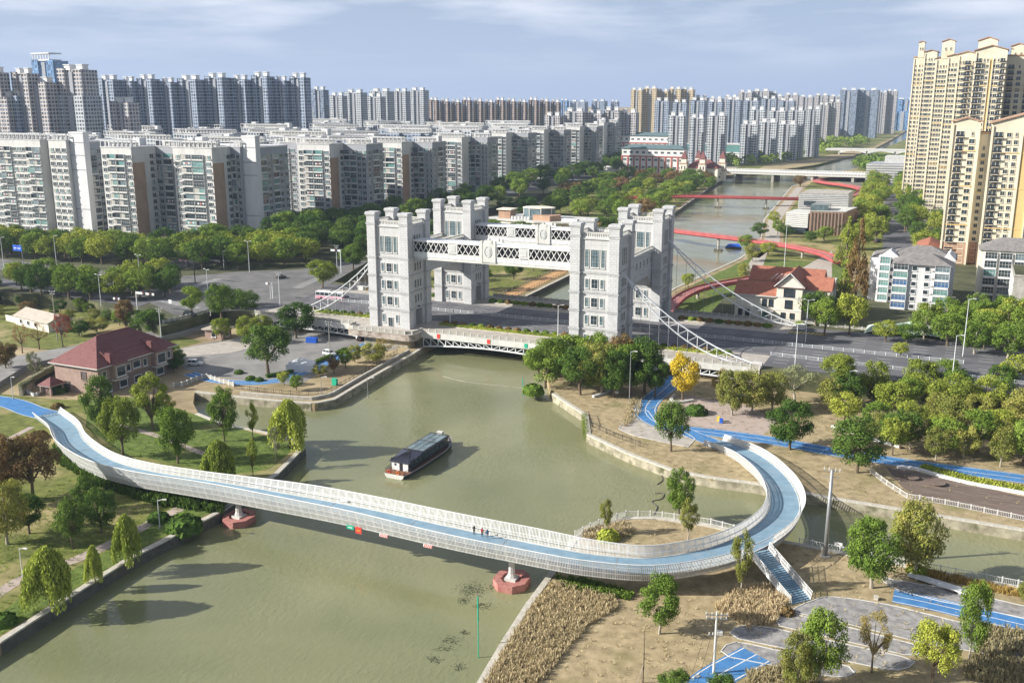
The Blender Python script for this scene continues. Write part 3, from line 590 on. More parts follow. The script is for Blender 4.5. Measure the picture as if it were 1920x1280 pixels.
    sl = wmesh('t_slit', .8, 2.5, 1, 2, TWD); slb = wmesh('t_slitbig', .8, 5.0, 1, 4, TWD); dr = wmesh('t_door', 1.7, 3.0, 2, 1, TWD, sill=False)
    for face in range(4):
        rz = (0, math.pi/2, math.pi, -math.pi/2)[face]
        cx, cy = ((TA/2, y0), (x1, TB/2), (TA/2, y1), (x0, TB/2))[face]; dx, dy = math.cos(rz), math.sin(rz)
        def pw(me, u, z): put('window', me, t, (cx+dx*u, cy+dy*u, z), rz)
        if face in (0, 2):
            pw(big, 0, 27.6); pw(bs, -2.55, 27.6); pw(bs, 2.55, 27.6)
            for z in (20, 14.3, 8.9): pw(mid, 0, z); pw(ms_, -2.4, z); pw(ms_, 2.4, z)
            if door and face == 0: put('door', dr, t, (cx, cy, 1.7), rz)
            else: pw(mid, 0, 2.9)
            pw(ms_, -2.6, 2.9); pw(ms_, 2.6, 2.9)
        else:
            for u in (-1.7, 0, 1.7):
                if face == 1 or True: pw(slb, u, 27.9)
                for z in (20, 14.3, 9.3): pw(sl, u, z)
    return t
make_tower('white stone tower standing on the concrete river platform with parapet', (0, 0, ZR), True)
make_tower('rear stone tower behind the platform tower, beside the sandy promenade', (0, TW, ZR), False)
make_tower('white stone tower rising from the dense clump of trees', (TL, 0, ZR), False)
make_tower('rear stone tower beside the river and the curving red bridge', (TL, TW, ZR), False)
# stone galleries over the road, between front and rear towers
gal_win = wmesh('gal', .9, 2.1, 1, 2, TWD)
for k, lab in ((0, 'stone gallery over the road joining the platform tower to its rear tower'), (TL, 'stone gallery over the road joining the two towers on the chain side')):
    t = thing('gallery', lab, 'gallery', (k, TB+.75, ZR), 0, 'galleries over the road'); ln = TW-TB-1.5
    MB().bx(1.7, TA-1.7, 0, ln, 16.3, 24.4).build('wall', 'smoothstone', t)
    MB().bx(1.45, TA-1.45, 0, ln, 18.2, 18.6).bx(1.35, TA-1.35, 0, ln, 24.0, 24.6).build('band', 'ashlar', t)
    for s_ in (1, -1):     # haunched ends of the opening
        ys = (0, 4.5) if s_ > 0 else (ln, ln-4.5)
        mb = MB(); mb.add([(1.8,ys[0],12),(TA-1.8,ys[0],12),(TA-1.8,ys[1],16.3),(1.8,ys[1],16.3),(1.8,ys[0],16.3),(TA-1.8,ys[0],16.3)], [(0,1,2,3),(0,3,4),(1,5,2)]); mb.build('haunch', 'smoothstone', t)
    if 'gb' not in WM: WM['gb'] = balustrade(ln, 1.3).mesh('balustrade', 'offwhite')
    for xx in (1.9, TA-1.9): put('balustrade', WM['gb'], t, (xx, 0, 24.6), math.pi/2)
    MB().bx(2.2, TA-2.2, 0, ln, 24.6, 24.65).build('roof', 'concrete', t)
    for i in range(8):
        yy = (i+.5)*ln/8
        put('window', gal_win, t, (TA-1.7, yy, 21.3), math.pi/2); put('window', gal_win, t, (1.7, yy, 21.3), -math.pi/2)
# lattice skywalks
for yb, lab in ((2.0, 'lattice skywalk with crest between the two front towers'), (TW+2.0, 'lattice skywalk with crest between the two rear towers')):
    x0 = TA+1.55; ln = TL-1.55-x0; t = thing('skywalk', lab, 'skywalk', (x0, yb, ZR), 0, 'skywalks between the towers'); wd = 5.2
    MB().bx(0, ln, 0, wd, 23.3, 23.8).bx(0, ln, -.15, wd+.15, 23.0, 23.3).build('floor', 'offwhite', t)
    MB().bx(0, ln, -.2, wd+.2, 29.0, 29.35).build('roof', 'whitemetal', t)
    segs = [(0, .235), (.285, .435), (.535, .68), (.73, 1.0)]; posts = [(.235,.285), (.68,.73)]
    for yy, sg in ((0, -1), (wd, 1)):
        MB().bx(0, ln, yy-.1, yy+.1, 23.8, 25.3).build('lower_panel', 'whitemetal', t)
        mb = MB()
        for i in range(24): xx = (i+.5)*ln/24; mb.bx(xx-.07, xx+.07, yy+sg*.1-.05, yy+sg*.1+.05, 23.8, 25.3)
        mb.bx(0, ln, yy-.2, yy+.2, 25.2, 25.45).bx(0, ln, yy-.2, yy+.2, 28.7, 29.0); mb.build('rail', 'white', t)
        for a, b_ in segs:
            xa, xb = a*ln, b_*ln; n = max(4, round((xb-xa)/1.9)); mb = MB()
            for i in range(n):
                p, q = xa+(xb-xa)*i/n, xa+(xb-xa)*(i+1)/n
                mb.beam((p,yy-.07,25.45),(q,yy-.07,28.7),.2,.14, upv=(0,1,0)); mb.beam((q,yy+.07,25.45),(p,yy+.07,28.7),.2,.14, upv=(0,1,0))
            for p in (xa+.12, xb-.12): mb.bx(p-.15, p+.15, yy-.18, yy+.18, 25.45, 28.7)
            mb.build('lattice', 'white', t)
        for a, b_ in posts: MB().bx(a*ln, b_*ln, yy-.2, yy+.2, 25.3, 28.8).bx(a*ln+.5, b_*ln-.5, yy-.28, yy+.28, 26.2, 28).build('ornament_panel', ['emblem'], t)
        mb = MB(); a, b_ = .445*ln, .525*ln; mb.bx(a, b_, yy-.32, yy+.32, 23.6, 29.6); mb.bx(a-.4, a+.3, yy-.42, yy+.42, 23.6, 30.4); mb.bx(b_-.3, b_+.4, yy-.42, yy+.42, 23.6, 30.4)
        mb.bx(a+.9, b_-.9, yy-.36, yy+.36, 29.6, 30.6)
        cr_ = mb.build('crest', 'offwhite', t)
        mb = MB(); cxm = (a+b_)/2
        pts = [(cxm+math.cos(k_*math.pi/6)*1.25, 27+math.sin(k_*math.pi/6)*1.7) for k_ in range(12)]
        for i in range(12): mb.beam((pts[i][0],yy+sg*.34,pts[i][1]),(pts[(i+1)%12][0],yy+sg*.34,pts[(i+1)%12][1]),.25,.25, upv=(0,1,0))
        mb.bx(cxm-.7, cxm+.7, yy+sg*.36-.1, yy+sg*.36+.1, 25.9, 28.1); mb.build('emblem', 'emblem', cr_)
    MB().bx(0, ln, 1.2, wd-1.2, 23.8, 28.9).build('inner_box', 'darkmetal', t)  # dark box filling the space behind the lattice
# suspension chains
def chain(p, q, n, label, sag=5.2, gap=3.4):
    t = thing('suspension_chain', label, 'bridge chain', (0,0,0), 0, 'suspension chains of the bridge'); p = Vector(p); q = Vector(q)
    U = []; D = []
    for i in range(n+1):
        s_ = i/n; c = p.lerp(q, s_); hump = 4*s_*(1-s_); base_ = c.z - sag*hump
        U.append(Vector((c.x, c.y, base_+gap*.5*hump))); D.append(Vector((c.x, c.y, base_-gap*.5*hump)))
    for off in (-.28, .28):
        MB().tube([u+Vector((0,off,0)) for u in U], .12, 6).build('upper_chord', 'whitemetal', t)
        MB().tube([u+Vector((0,off,0)) for u in D], .12, 6).build('lower_chord', 'whitemetal', t)
    for i in range(1, n):
        mb = MB(); mb.beam(U[i], D[i], .16)
        if i < n-1: mb.beam(D[i], U[i+1], .11)
        mb.build('brace', 'whitemetal', t)
        if D[i].z > ZR+1.6: MB().tube([D[i], (D[i].x, D[i].y, ZR)], .06, 5).build('hanger', 'steel', t)
    d = (q-p); d.z = 0; d.normalize()
    MB().bx(q.x-1.4, q.x+1.4, q.y-.9, q.y+.9, ZR-.02, ZR+1.5).build('anchor', 'offwhite', t)
chain((TL+TA+1.5, 3, ZR+23), (XC(1420,-1.5,7.6), -1.5, ZR+.7), 14, 'white suspension chain running down to the road beside the dense trees')
chain((TL+TA+1.5, TW+7, ZR+27), (XC(1502,TW+8,7.6), TW+8, ZR+.9), 14, 'suspension chain crossing in front of the cream villa')
chain((-1.5, 6, ZR+24), (-37, 3, ZR+.7), 12, 'suspension chain from the platform tower down towards the bus')
chain((-1.5, TW+6, ZR+24), (-39, TW+6, ZR+.7), 12, 'suspension chain behind the platform tower on the crossing side')
# deck with fascia and haunched trusses
dk = thing('road_bridge', 'road bridge deck with pale parapets and steel truss over the river', 'bridge')
MB().bx(-48, 128, -2.9, 59.9, 5.6, 6.4).build('deck', 'concrete', dk)
for yy in (-3.2, 60.0): MB().bx(-48, 128, yy, yy+.25, 5.3, 7.25).build('fascia', 'offwhite', dk)
def truss(xa, xb, yy, zb_mid, zb_end, n):
    t = MB(); Z = lambda s_: zb_mid+(zb_end-zb_mid)*(2*s_-1)**2; bot = []
    for i in range(n+1): s_ = i/n; bot.append(Vector((xa+(xb-xa)*s_, yy, Z(s_))))
    for i in range(n): t.beam(bot[i], bot[i+1], .38, .42)
    t.beam((xa,yy,5.2), (xb,yy,5.2), .38, .4); c = t.build('bottom_chord', 'whitemetal', dk)
    for i in range(n+1):
        m_ = MB(); m_.beam(bot[i], (bot[i].x, yy, 5.2), .26)
        if i < n:
            if i < n/2: m_.beam((bot[i].x, yy, 5.1), bot[i+1], .2)
            else: m_.beam(bot[i], (bot[i+1].x, yy, 5.1), .2)
        m_.build('truss_member', 'whitemetal', dk)
for yy in (-2.6, 8, 20, 36, 50, 59.4):
    truss(19.5, 69, yy, 3.7, 2.2, 18)
    if yy < 9: truss(-46, -6, yy, 3.6, 3.0, 15); truss(90, 127, yy, 3.6, 3.0, 14)
for xa in (-48.5, 127.5): MB().bx(xa, xa+1, -2.5, 59.5, 1.5, 5.6).build('abutment', 'concrete', dk)
for xa in (69, 88): MB().bx(xa, xa+2.5, -2.5, 59.5, -1, 5.6).build('pier', 'concrete', dk)
MB().bx(-1, 18.6, -2, 59, -1, 5.6).build('pier', 'quaystone', dk)
# platforms round the front towers
def rounded(x0, x1, y0, y1, r, n=5):
    o = []
    for cx, cy, a0 in ((x1-r,y1-.01,0),(x0+.01,y1-.01,90),(x0+r,y0+r,180),(x1-r,y0+r,270)):
        if a0 < 180: o.append((cx if a0 else x1, cy)); continue
        for k in range(n+1): a = R(a0+90*k/n); o.append((cx+r*math.cos(a), cy+r*math.sin(a)))
    return o
mat('stained', (.36,.31,.27), .9, .25, .5, .3, 4, c2=(.47,.42,.37), stain=((.2,.15,.12), .7, .5))
for k, lab in ((0, 'concrete river platform with stained apron round the tower foot'), (TL, 'concrete platform at the foot of the tower among dense trees')):
    t = thing('platform', lab, 'platform', (k, 0, 0))
    MB().prism(rounded(-6, 19, -9, -3.25, 1.8), 4.9, 6.98, 0, bottom=True).build('apron', 'stained', t)
    MB().prism(rounded(-6.2, 19.2, -9.2, -3.3, 1.9), 6.98, 7.2, 0).build('edge', 'coping', t)
    MB().prism(rounded(-1, 17, -7, -3.3, 1.2), -1, 4.9, 0).build('support', 'quaystone', t)
    MB().bx(-5.6, 18.6, -8.5, -3.3, 7.2, 7.23).build('floor', 'paving', t)
# parapets: posts with panels between
def parapet(pts, label, h=1.15, step=2.6, pm='offwhite', im='offwhite', solid=True, name='parapet', cat='parapet', pw=.32, grp=None, pick=.0):
    P = resample([Vector(p) for p in pts], step); t = thing(name, label, cat, (0,0,0), 0, grp)
    L0 = (P[1]-P[0]).length
    post = MB().bx(-pw/2, pw/2, -pw/2, pw/2, 0, h).bx(-pw/2-.05, pw/2+.05, -pw/2-.05, pw/2+.05, h, h+.1).mesh('post', pm)
    mb = MB()
    if solid: mb.bx(pw/2, L0-pw/2, -.07, .07, .1, h*.72); mb.bx(pw/2, L0-pw/2, -.11, .11, h*.78, h*.92)
    else:
        mb.bx(0, L0, -.03, .03, h*.9, h*.97); mb.bx(0, L0, -.025, .025, h*.08, h*.13)
        n = max(2, round(L0/pick)) if pick else 0
        for i in range(n): x = (i+.5)*L0/n; mb.bx(x-.022, x+.022, -.022, .022, h*.1, h*.93)
    pan = mb.mesh('panel', 'concrete' if solid and im == 'offwhite' else im)  # panels darker than the posts, shade of the recess put into the colour
    for i, p in enumerate(P):
        put('post', post, t, p)
        if i < len(P)-1:
            d = P[i+1]-p; o = put('panel', pan, t, p, rot=(0, -math.atan2(d.z, math.hypot(d.x, d.y)), math.atan2(d.y, d.x))); o.scale = (d.length/L0, 1, 1)
    return t
parapet([(-48,-3.05,7.2),(-6.2,-3.05,7.2)], 'pale parapet of the road bridge above the car park')
parapet([(-6,-3.3,7.2),(-6,-7.5,7.2),(-4.4,-9,7.2),(17.4,-9,7.2),(19,-7.5,7.2),(19,-3.3,7.2)], 'pale parapet round the river platform of the tower', step=2.4)
parapet([(19.4,-3.05,7.2),(65,-3.05,7.2)], 'pale parapet above the steel truss over the river')
parapet([(90.5,-3.05,7.2),(128,-3.05,7.2)], 'pale parapet of the road bridge above the blue path')
parapet([(-48,60,7.2),(-2,60,7.2)], 'rear parapet of the road bridge on the crossing side')
parapet([(15,60,7.2),(70,60,7.2)], 'rear parapet of the road bridge over the river')
parapet([(86,60.2,7.2),(134,60.2,7.2)], 'pale parapet in front of the cream villa')
parapet([(136,60,7.0),(160,59,7.0)], 'pale railing beside the net-covered mound', h=1.0)
parapet([G(306,606,7), G(345,597,7), G(388,586,7), G(430,583,7)], 'pale curved railing above the grey retaining wall')
# red and green notices on the fascia
for px_, m_, lab in ((822,'redpaint','small red notice fixed to the truss bridge beside the platform'), (916,'redpaint','square red notice hanging at the middle of the truss bridge'), (986,'greenpaint','green notice on the truss bridge beside the dense trees')):
    x = XC(px_, -3.3, 6.4); o = MB().bx(x-.55, x+.55, -3.32, -3.22, 5.6, 7.0).build('notice', m_); tag(o, lab, 'sign')
# planters with clipped bushes
def bush_mesh(n, seed, name, m, flat=.8, r0=1):
    q = random.Random(seed); mb = MB()
    for i in range(n):
        a = q.uniform(0, 2*math.pi); c = q.uniform(-.15, 1); s_ = math.sqrt(max(0, 1-c*c)); rr = r0*q.uniform(.86, 1.04)
        p = Vector((math.cos(a)*s_*rr, math.sin(a)*s_*rr, c*rr*flat)); nrm = (p.normalized()+Vector((q.uniform(-.6,.6), q.uniform(-.6,.6), q.uniform(-.6,.6)))).normalized()
        u = nrm.cross(Vector((0,0,1))); u = u.normalized() if u.length > .01 else Vector((1,0,0)); v = nrm.cross(u); k = q.uniform(.10,.17)
        mb.add([p-u*k-v*k, p+u*k-v*k, p+u*k+v*k, p-u*k+v*k], [(0,1,2,3)])
    core = []; 
    for i in range(7):
        th_ = i/6*math.pi*.55; z = math.cos(th_)*.86*flat*r0; rr = math.sin(th_)*.86*r0+.001
        core.append([(rr*math.cos(2*math.pi*j/10), rr*math.sin(2*math.pi*j/10), z) for j in range(10)])
    mb.sweep(core, closed=True, cap=False)
    return mb.mesh(name, m)
BUSH = [bush_mesh(420, 3, 'bush', 'leaf_dark'), bush_mesh(420, 4, 'bush', 'leaf_maroon'), bush_mesh(420, 5, 'bush', 'leaf_mid'), bush_mesh(420, 6, 'bush', 'leaf_ygreen')]
def hedge_mesh(ln, wd, h, seed, m, dens=26):
    q = random.Random(seed); mb = MB(); n = int(ln*(wd+2*h)*dens)
    mb.bx(0, ln, -wd/2+.1, wd/2-.1, 0, h-.1)
    for i in range(n):
        s_ = q.uniform(0, wd+2*h); x = q.uniform(0, ln); j = q.uniform(-.08,.08)
        if s_ < h: p = Vector((x, -wd/2+j, s_)); nn = Vector((0,-1,.3))
        elif s_ < h+wd: p = Vector((x, s_-h-wd/2, h+j)); nn = Vector((0,0,1))
        else: p = Vector((x, wd/2+j, s_-h-wd)); nn = Vector((0,1,.3))
        nn = (nn+Vector((q.uniform(-.7,.7),q.uniform(-.7,.7),q.uniform(-.5,.5)))).normalized(); u = nn.cross(Vector((.3,.5,.8))).normalized(); v = nn.cross(u); k = q.uniform(.09,.17)
        mb.add([p-u*k-v*k, p+u*k-v*k, p+u*k+v*k, p-u*k+v*k], [(0,1,2,3)])
    return mb.mesh('hedge', m)
HEDGE = hedge_mesh(6, 1.3, .7, 1, 'leaf_ygreen')
nb = 0
for (xa, xb, yy, lab) in ((20, 66, 8.4, 'between the front towers'), (18, 70, 50, 'between the rear towers'), (-34, -4, 8.4, 'on the bus side of the platform tower'), (92, 118, 8.2, 'beside the chain over the blue path'), (90, 122, 50, 'in front of the cream villa'), (-36,-4,50,'behind the bus crossing')):
    t = thing('planter', 'long kerbed planter strip '+lab, 'planter', (xa, yy, ZR)); ln = xb-xa
    MB().bx(0, ln, -1.7, 1.7, 0, .3).build('kerb', 'coping', t)
    n = round(ln/6)
    for i in range(n): o = put('hedge', HEDGE, t, (i*ln/n, -.8 if yy < 30 else .8, .28)); o.scale = (ln/n/6, 1, 1)
    n = int(ln/3.1)
    for i in range(n):
        nb += 1; o = put('clipped_bush', BUSH[rnd.choice((0,1,1,2))], None, (xa+(i+.5)*ln/n, yy+(.55 if yy < 30 else -.55), ZR+.5), rnd.uniform(0,6)); s_ = rnd.uniform(1.15,1.4); o.scale = (s_, s_, s_*1.05)
        tag(o, f'round clipped bush in the planter {lab}, {nth(i+1)} along', 'bush', 'clipped bushes in the bridge planters')
# median fence
for xa, xb, y0_, y1_, lab in ((-45, 14, 28.7, 28.7, 'white road divider on the crossing side of the towers'), (14, 84, 28.7, 28.7, 'white road divider under the stone galleries'), (84, 180, 28.7, 27, 'white road divider beyond the towers towards the grove')):
    parapet([(xa,y0_,ZR+.03),(xb,y1_,ZR-.02)], lab, .95, 3.0, 'whitemetal', 'whitemetal', False, 'road_divider', 'railing', .16, pick=.3)
parapet([(128,14,ZR),(230,9,ZR-.02)], 'white side divider of the cycle lane beyond the towers', .9, 3.4, 'whitemetal', 'whitemetal', False, 'road_divider', 'railing', .16, pick=.4)
# ================================================================ trees
def crown_mesh(shape, leaf, seed, n=3600, k0=.021):
    q = random.Random(seed*77+13); mb = MB(); cl = []
    def inside(): 
        while True:
            p = Vector((q.uniform(-1,1), q.uniform(-1,1), q.uniform(-1,1)))
            if .25 < p.length < 1: return p
    if shape == 'round':
        zc, rz_, rx = .585, .385, .47
    elif shape == 'oval': zc, rz_, rx = .555, .44, .46
    elif shape == 'upright': zc, rz_, rx = .60, .40, .42
    elif shape == 'open': zc, rz_, rx = .60, .38, .46
    elif shape == 'cone': zc, rz_, rx = .53, .45, .5
    else: zc, rz_, rx = .6, .36, .45
    nc = {'round': 52, 'oval': 54, 'upright': 30, 'open': 28, 'cone': 60, 'willow': 40}[shape]
    for i in range(nc):
        p = inside(); s_ = q.uniform(.72, 1.0)/max(.3, p.length) if q.random() < .75 else 1; p = p*min(s_, 1/p.length)*.86
        x, y, z = p.x*rx, p.y*rx, p.z*rz_
        r = q.uniform(.085, .16)
        if shape == 'cone':
            t = q.random()**1.5; zz = -rz_+2*rz_*t; rr = rx*(1-t)*q.uniform(.5,1)*.85+.02; a = q.uniform(0,6.28); x, y, z = rr*math.cos(a), rr*math.sin(a), zz; r = .055+.07*(1-t)
        if shape == 'open': r *= .8
        if shape == 'upright': x *= 1-.55*abs(p.z); y *= 1-.55*abs(p.z); r *= .85
        cl.append((x, y, zc+z, r))
    tot = sum(c[3]**2 for c in cl)
    if shape == 'willow':
        ns = int(n/8)
        for i in range(ns):
            a = q.uniform(0, 6.28); lob = .8+.2*math.sin(a*3+seed)+.13*math.sin(a*5+seed*2); rr = .5*lob*math.sqrt(q.random()); z0 = (.97-.5*(rr/.5)**3.2)*q.uniform(.82,1.02); ln = q.uniform(.16,.62)*(.6+.5*lob)
            for j in range(11):
                f_ = j/10; r_ = rr*(.45+.55*min(1, f_*2.0)); z = z0-ln*f_**1.35
                if z < .05: break
                p = Vector((r_*math.cos(a)+q.uniform(-.02,.02), r_*math.sin(a)+q.uniform(-.02,.02), z+q.uniform(-.012,.012))); b2 = q.uniform(0,6.28); u = Vector((math.cos(b2),math.sin(b2),q.uniform(-.4,.4)))*.017; v = Vector((q.uniform(-.013,.013),q.uniform(-.013,.013),.03))
                mb.add([p-u*.4-v, p+u-v*.2, p+u*.4+v, p-u+v*.2], [(0,1,2,3)])
        return mb.mesh('crown', leaf), cl
    for x, y, z, r in cl:
        m_ = int(n*r*r/tot); c = Vector((x, y, z))
        for i in range(m_):
            d = Vector((q.gauss(0,1), q.gauss(0,1), q.gauss(.25,1))).normalized(); p = c+Vector((d.x*r, d.y*r, d.z*r*.8))*q.uniform(.55,1.06)
            nn = (d+Vector((q.uniform(-.8,.8), q.uniform(-.8,.8), q.uniform(-.5,.9)))).normalized(); u = nn.cross(Vector((q.uniform(-1,1),q.uniform(-1,1),.3))); u = u.normalized() if u.length > .01 else Vector((1,0,0)); v = nn.cross(u)
            k = k0*q.uniform(.6,1.25)*(.8 if shape == 'open' else 1); k2 = k*q.uniform(.55,.9)
            mb.add([p-u*k, p-v*k2, p+u*k, p+v*k2], [(0,1,2,3)])
    return mb.mesh('crown', leaf), cl
def trunk_mesh(shape, cl, seed, m):
    q = random.Random(seed+5); mb = MB(); th_ = {'round': .28, 'oval': .24, 'upright': .2, 'open': .32, 'cone': .75, 'willow': .5}[shape]; r0 = .028
    lean = Vector((q.uniform(-.03,.03), q.uniform(-.03,.03), 0)); topp = Vector((lean.x, lean.y, th_))
    mb.tube([(0,0,-.03), (lean.x*.3,lean.y*.3,th_*.35), topp, topp+Vector((0,0,.18))], [r0*1.25, r0, r0*.8, r0*.35], 7)
    for x, y, z, r in cl[:(9 if shape != 'cone' else 3)]:
        s_ = topp-Vector((0,0,.06*q.random())); e = Vector((x, y, z)); mid_ = s_.lerp(e, .5)+Vector((0,0,.02)); mb.tube([s_, mid_, e], [r0*.55, r0*.38, r0*.15], 5)
    return mb.mesh('trunk', m)
KIND = {'dark': ('round','leaf_dark','trunk'), 'mid': ('round','leaf_mid','trunk'), 'ygreen': ('round','leaf_ygreen','trunk'), 'bright': ('oval','leaf_bright','paletrunk'),
        'green': ('oval','leaf_mid','trunk'), 'deep': ('oval','leaf_dark','trunk'), 'willow': ('willow','leaf_willow','trunk'), 'gold': ('round','leaf_gold','trunk'), 'maroon': ('round','leaf_maroon','trunk'),
        'red': ('open','leaf_red','trunk'), 'koel': ('oval','leaf_koel','paletrunk'), 'autumn': ('open','leaf_autumn','trunk'), 'rust': ('cone','leaf_rust','trunk'), 'conifer': ('cone','leaf_ygreen','trunk'),
        'grey': ('open','leaf_grey','paletrunk'), 'upright': ('upright','leaf_mid','trunk'), 'lightup': ('upright','leaf_ygreen','trunk'), 'upkoel': ('upright','leaf_koel','paletrunk'), 'bare': ('open','leaf_rust','trunk')}
PROTO = {}
TNAME = {'dark':'camphor_tree','mid':'round_tree','ygreen':'round_tree','bright':'maple_tree','green':'oval_tree','deep':'oval_tree','willow':'willow_tree','gold':'golden_tree','maroon':'reddish_tree','red':'reddish_tree','koel':'flowering_tree','autumn':'autumn_tree','bare':'autumn_tree','rust':'conifer_tree','conifer':'conifer_tree','grey':'young_tree','upright':'young_tree','lightup':'young_tree','upkoel':'young_tree'}
def proto(kind, v, big=False):
    key = (kind, v, big)
    if key not in PROTO:
        sh, lf, tk = KIND[kind]; sd_ = sum(map(ord, kind))+v*31
        n = {'open': 1700, 'upright': 2400, 'cone': 3600}.get(sh, 4300); k = .021
        if kind == 'bare': n = 700
        if big: n = int(n*2.3); k = .0165
        c, cl = crown_mesh(sh, lf, sd_, n, k); PROTO[key] = (c, trunk_mesh(sh, cl, sd_, tk))
    return PROTO[key]
def tree_w(p, h, wd, kind, label, group=None, big=False, name='tree'):
    t = bpy.data.objects.new(TNAME.get(kind, name), None); col.objects.link(t); t.location = p; t.rotation_euler = (0, 0, rnd.uniform(0, 6.28)); t.scale = (wd, wd*rnd.uniform(.93,1.07), h); t.empty_display_size = .1
    c, tk = proto(kind, rnd.randrange(4 if big else 3), big); put('crown', c, t); put('trunk', tk, t); tag(t, label, 'tree', group); return t
def tree(px_, py_, top_, wpx, kind, label, z=ZL, group=None, big=True):
    p = G(px_, py_, z); mpp = depth(p)/F; h = ZT(p.x, p.y, top_)-z
    tree_w(p, h*1.02, wpx*mpp*1.05, kind, label, group, big)
def inpoly(x, y, poly):
    c = False; n = len(poly)
    for i in range(n):
        (x1,y1),(x2,y2) = poly[i], poly[(i+1)%n]
        if (y1 > y) != (y2 > y) and x < (x2-x1)*(y-y1)/(y2-y1)+x1: c = not c
    return c
def grove(poly, z, sp, kinds, hr, wr, fmt, mark_, group, seed, maxn=400, avoid=()):
    q = random.Random(seed); xs = [p[0] for p in poly]; ys = [p[1] for p in poly]; pts = []; tries = 0
    while tries < 9000 and len(pts) < maxn:
        tries += 1; x = q.uniform(min(xs), max(xs)); y = q.uniform(min(ys), max(ys))
        if inpoly(x, y, poly) and all((x-a)**2+(y-b_)**2 > sp*sp for a, b_ in pts) and not any(inpoly(x, y, av) for av in avoid): pts.append((x, y))
    vis = []
    for x, y in pts:
        u = PX((x, y, z+6))
        if -60 < u[0] < 1980 and u[1] < 1340: vis.append((x, y))
    vis.sort(key=lambda p: (p[0]-mark_[0])**2+(p[1]-mark_[1])**2)
    for i, (x, y) in enumerate(vis):
        k = q.choice(kinds); h = q.uniform(*hr); tree_w((x, y, z), h, h*q.uniform(*wr), k, fmt.format(n=nth(i+1), c=CNAME[k]), group)
CNAME = {'dark':'dark green','mid':'green','ygreen':'yellowish green','bright':'bright green','green':'green','deep':'deep green','willow':'drooping','gold':'golden','maroon':'reddish brown','red':'red','koel':'pink-tipped green','autumn':'thin autumn','rust':'rusty brown','conifer':'pale conical','grey':'greyish','upright':'slim green','lightup':'slim yellowish','upkoel':'slim tan-flecked','bare':'nearly bare'}
# willow park on the near side of the footbridge and the peninsula beyond it
for a in [
 (188,805,703,66,'deep','tall dark tree directly in front of the red-roofed house corner'),
 (231,856,741,80,'ygreen','spreading yellow-green tree on the peninsula lawn with propped trunk'),
 (287,806,692,80,'lightup','tall pale green tree before the long side of the red-roofed house'),
 (334,869,750,66,'green','green tree at the middle of the peninsula beside the brown path'),
 (312,800,735,46,'lightup','small yellowish tree between the two taller peninsula trees'),
 (421,827,724,58,'green','open vase-shaped tree on the peninsula shore facing the garden quay'),
 (474,821,753,30,'lightup','slim pale young tree at the peninsula shore'),
 (544,839,750,76,'willow','full willow hanging over the tip of the peninsula'),
 (475,893,818,26,'lightup','thin young tree on the peninsula beside the footbridge rail'),
 (517,866,795,30,'grey','wispy grey-green sapling near the peninsula tip'),
 (413,905,826,70,'willow','round pale willow rising behind the footbridge rail'),
 (62,935,812,115,'maroon','big reddish brown tree under the curving start of the footbridge'),
 (8,945,810,85,'maroon','reddish brown tree at the picture edge behind its larger neighbour'),
 (14,1020,888,88,'koel','tan-flecked tree with a leaning trunk at the picture edge'),
 (55,1000,922,68,'dark','low dark tree below the reddish brown tree'),
 (137,1028,935,66,'dark','dark rounded tree on the dry slope of the willow park'),
 (163,960,890,56,'dark','dark tree tucked under the footbridge girder'),
 (190,998,916,66,'deep','dark tree between the footbridge and the slim willow'),
 (242,1057,965,54,'willow','slim golden willow with a propped trunk near the quay wall'),
 (179,1091,1023,36,'willow','smallest slender willow close to the quay wall'),
 (96,1137,1027,96,'willow','big bushy willow on the green bank beside the quay')]: tree(*a[:5], a[5])
for a in [
 (42,662,606,38,'bare','first thin brown tree beside the lane above the culvert bridge'),
 (74,655,603,46,'bare','second thin brown tree beside the lane above the culvert bridge'),
 (12,700,640,52,'maroon','brown-leaved street tree beside the culvert parapet'),
 (70,715,655,40,'grey','nearly leafless tree beside the culvert parapet'),
 (118,650,584,40,'red','narrow red-leaved tree beside the small tan-roofed house'),
 (152,628,592,36,'grey','grey leafless tree behind the small tan-roofed house'),
 (182,624,592,46,'koel','tan-flecked shrub-like tree behind the red roof'),
 (285,630,580,62,'dark','dark round tree behind the red roof beside the curved railing'),
 (148,630,600,44,'dark','dark bushy tree between the tan roof and the red roof'),
 (235,612,560,40,'maroon','purplish tree beside the traffic gantry'),
 (360,588,534,50,'mid','round tree standing alone beside the crossing'),
 (415,598,530,66,'mid','full round tree at the crossing beside its grey neighbour'),
 (455,600,540,72,'deep','grey-green broad tree at the crossing'),
 (417,640,592,38,'ygreen','small yellow tree beside the flat kiosk roof'),
 (462,645,590,42,'ygreen','yellow-green tree in the car park island'),
 (492,628,588,44,'ygreen','pale yellow tree behind the big car park tree'),
 (503,700,608,100,'dark','largest dark round tree in the car park'),
 (556,634,566,76,'dark','dark round tree beside the road bridge above the car park'),
 (605,540,484,60,'ygreen','yellow-green round tree on the traffic island by the bus'),
 (662,505,457,52,'mid','green tree behind the chain of the platform tower'),
 (682,478,438,46,'dark','dark tree against the wall of the platform tower'),
 (533,722,695,26,'ygreen','small shrub tree on the garden quay beside the blue path'),
 (556,732,702,30,'mid','round shrub tree near the corner of the garden quay'),
 (600,705,682,30,'koel','small tan shrub tree beside the teal box'),
 (665,680,645,34,'koel','brownish small tree below the platform wall'),
 (700,682,640,54,'koel','tan-flecked bushy tree against the platform support'),
 (720,668,632,40,'autumn','dry bushy tree at the foot of the platform'),
 (648,690,655,30,'mid','green shrub tree on the garden slope'),
 (626,700,668,26,'maroon','brown shrub tree on the garden slope')]: tree(*a[:5], a[5], ZR if a[1] < 600 else ZL)
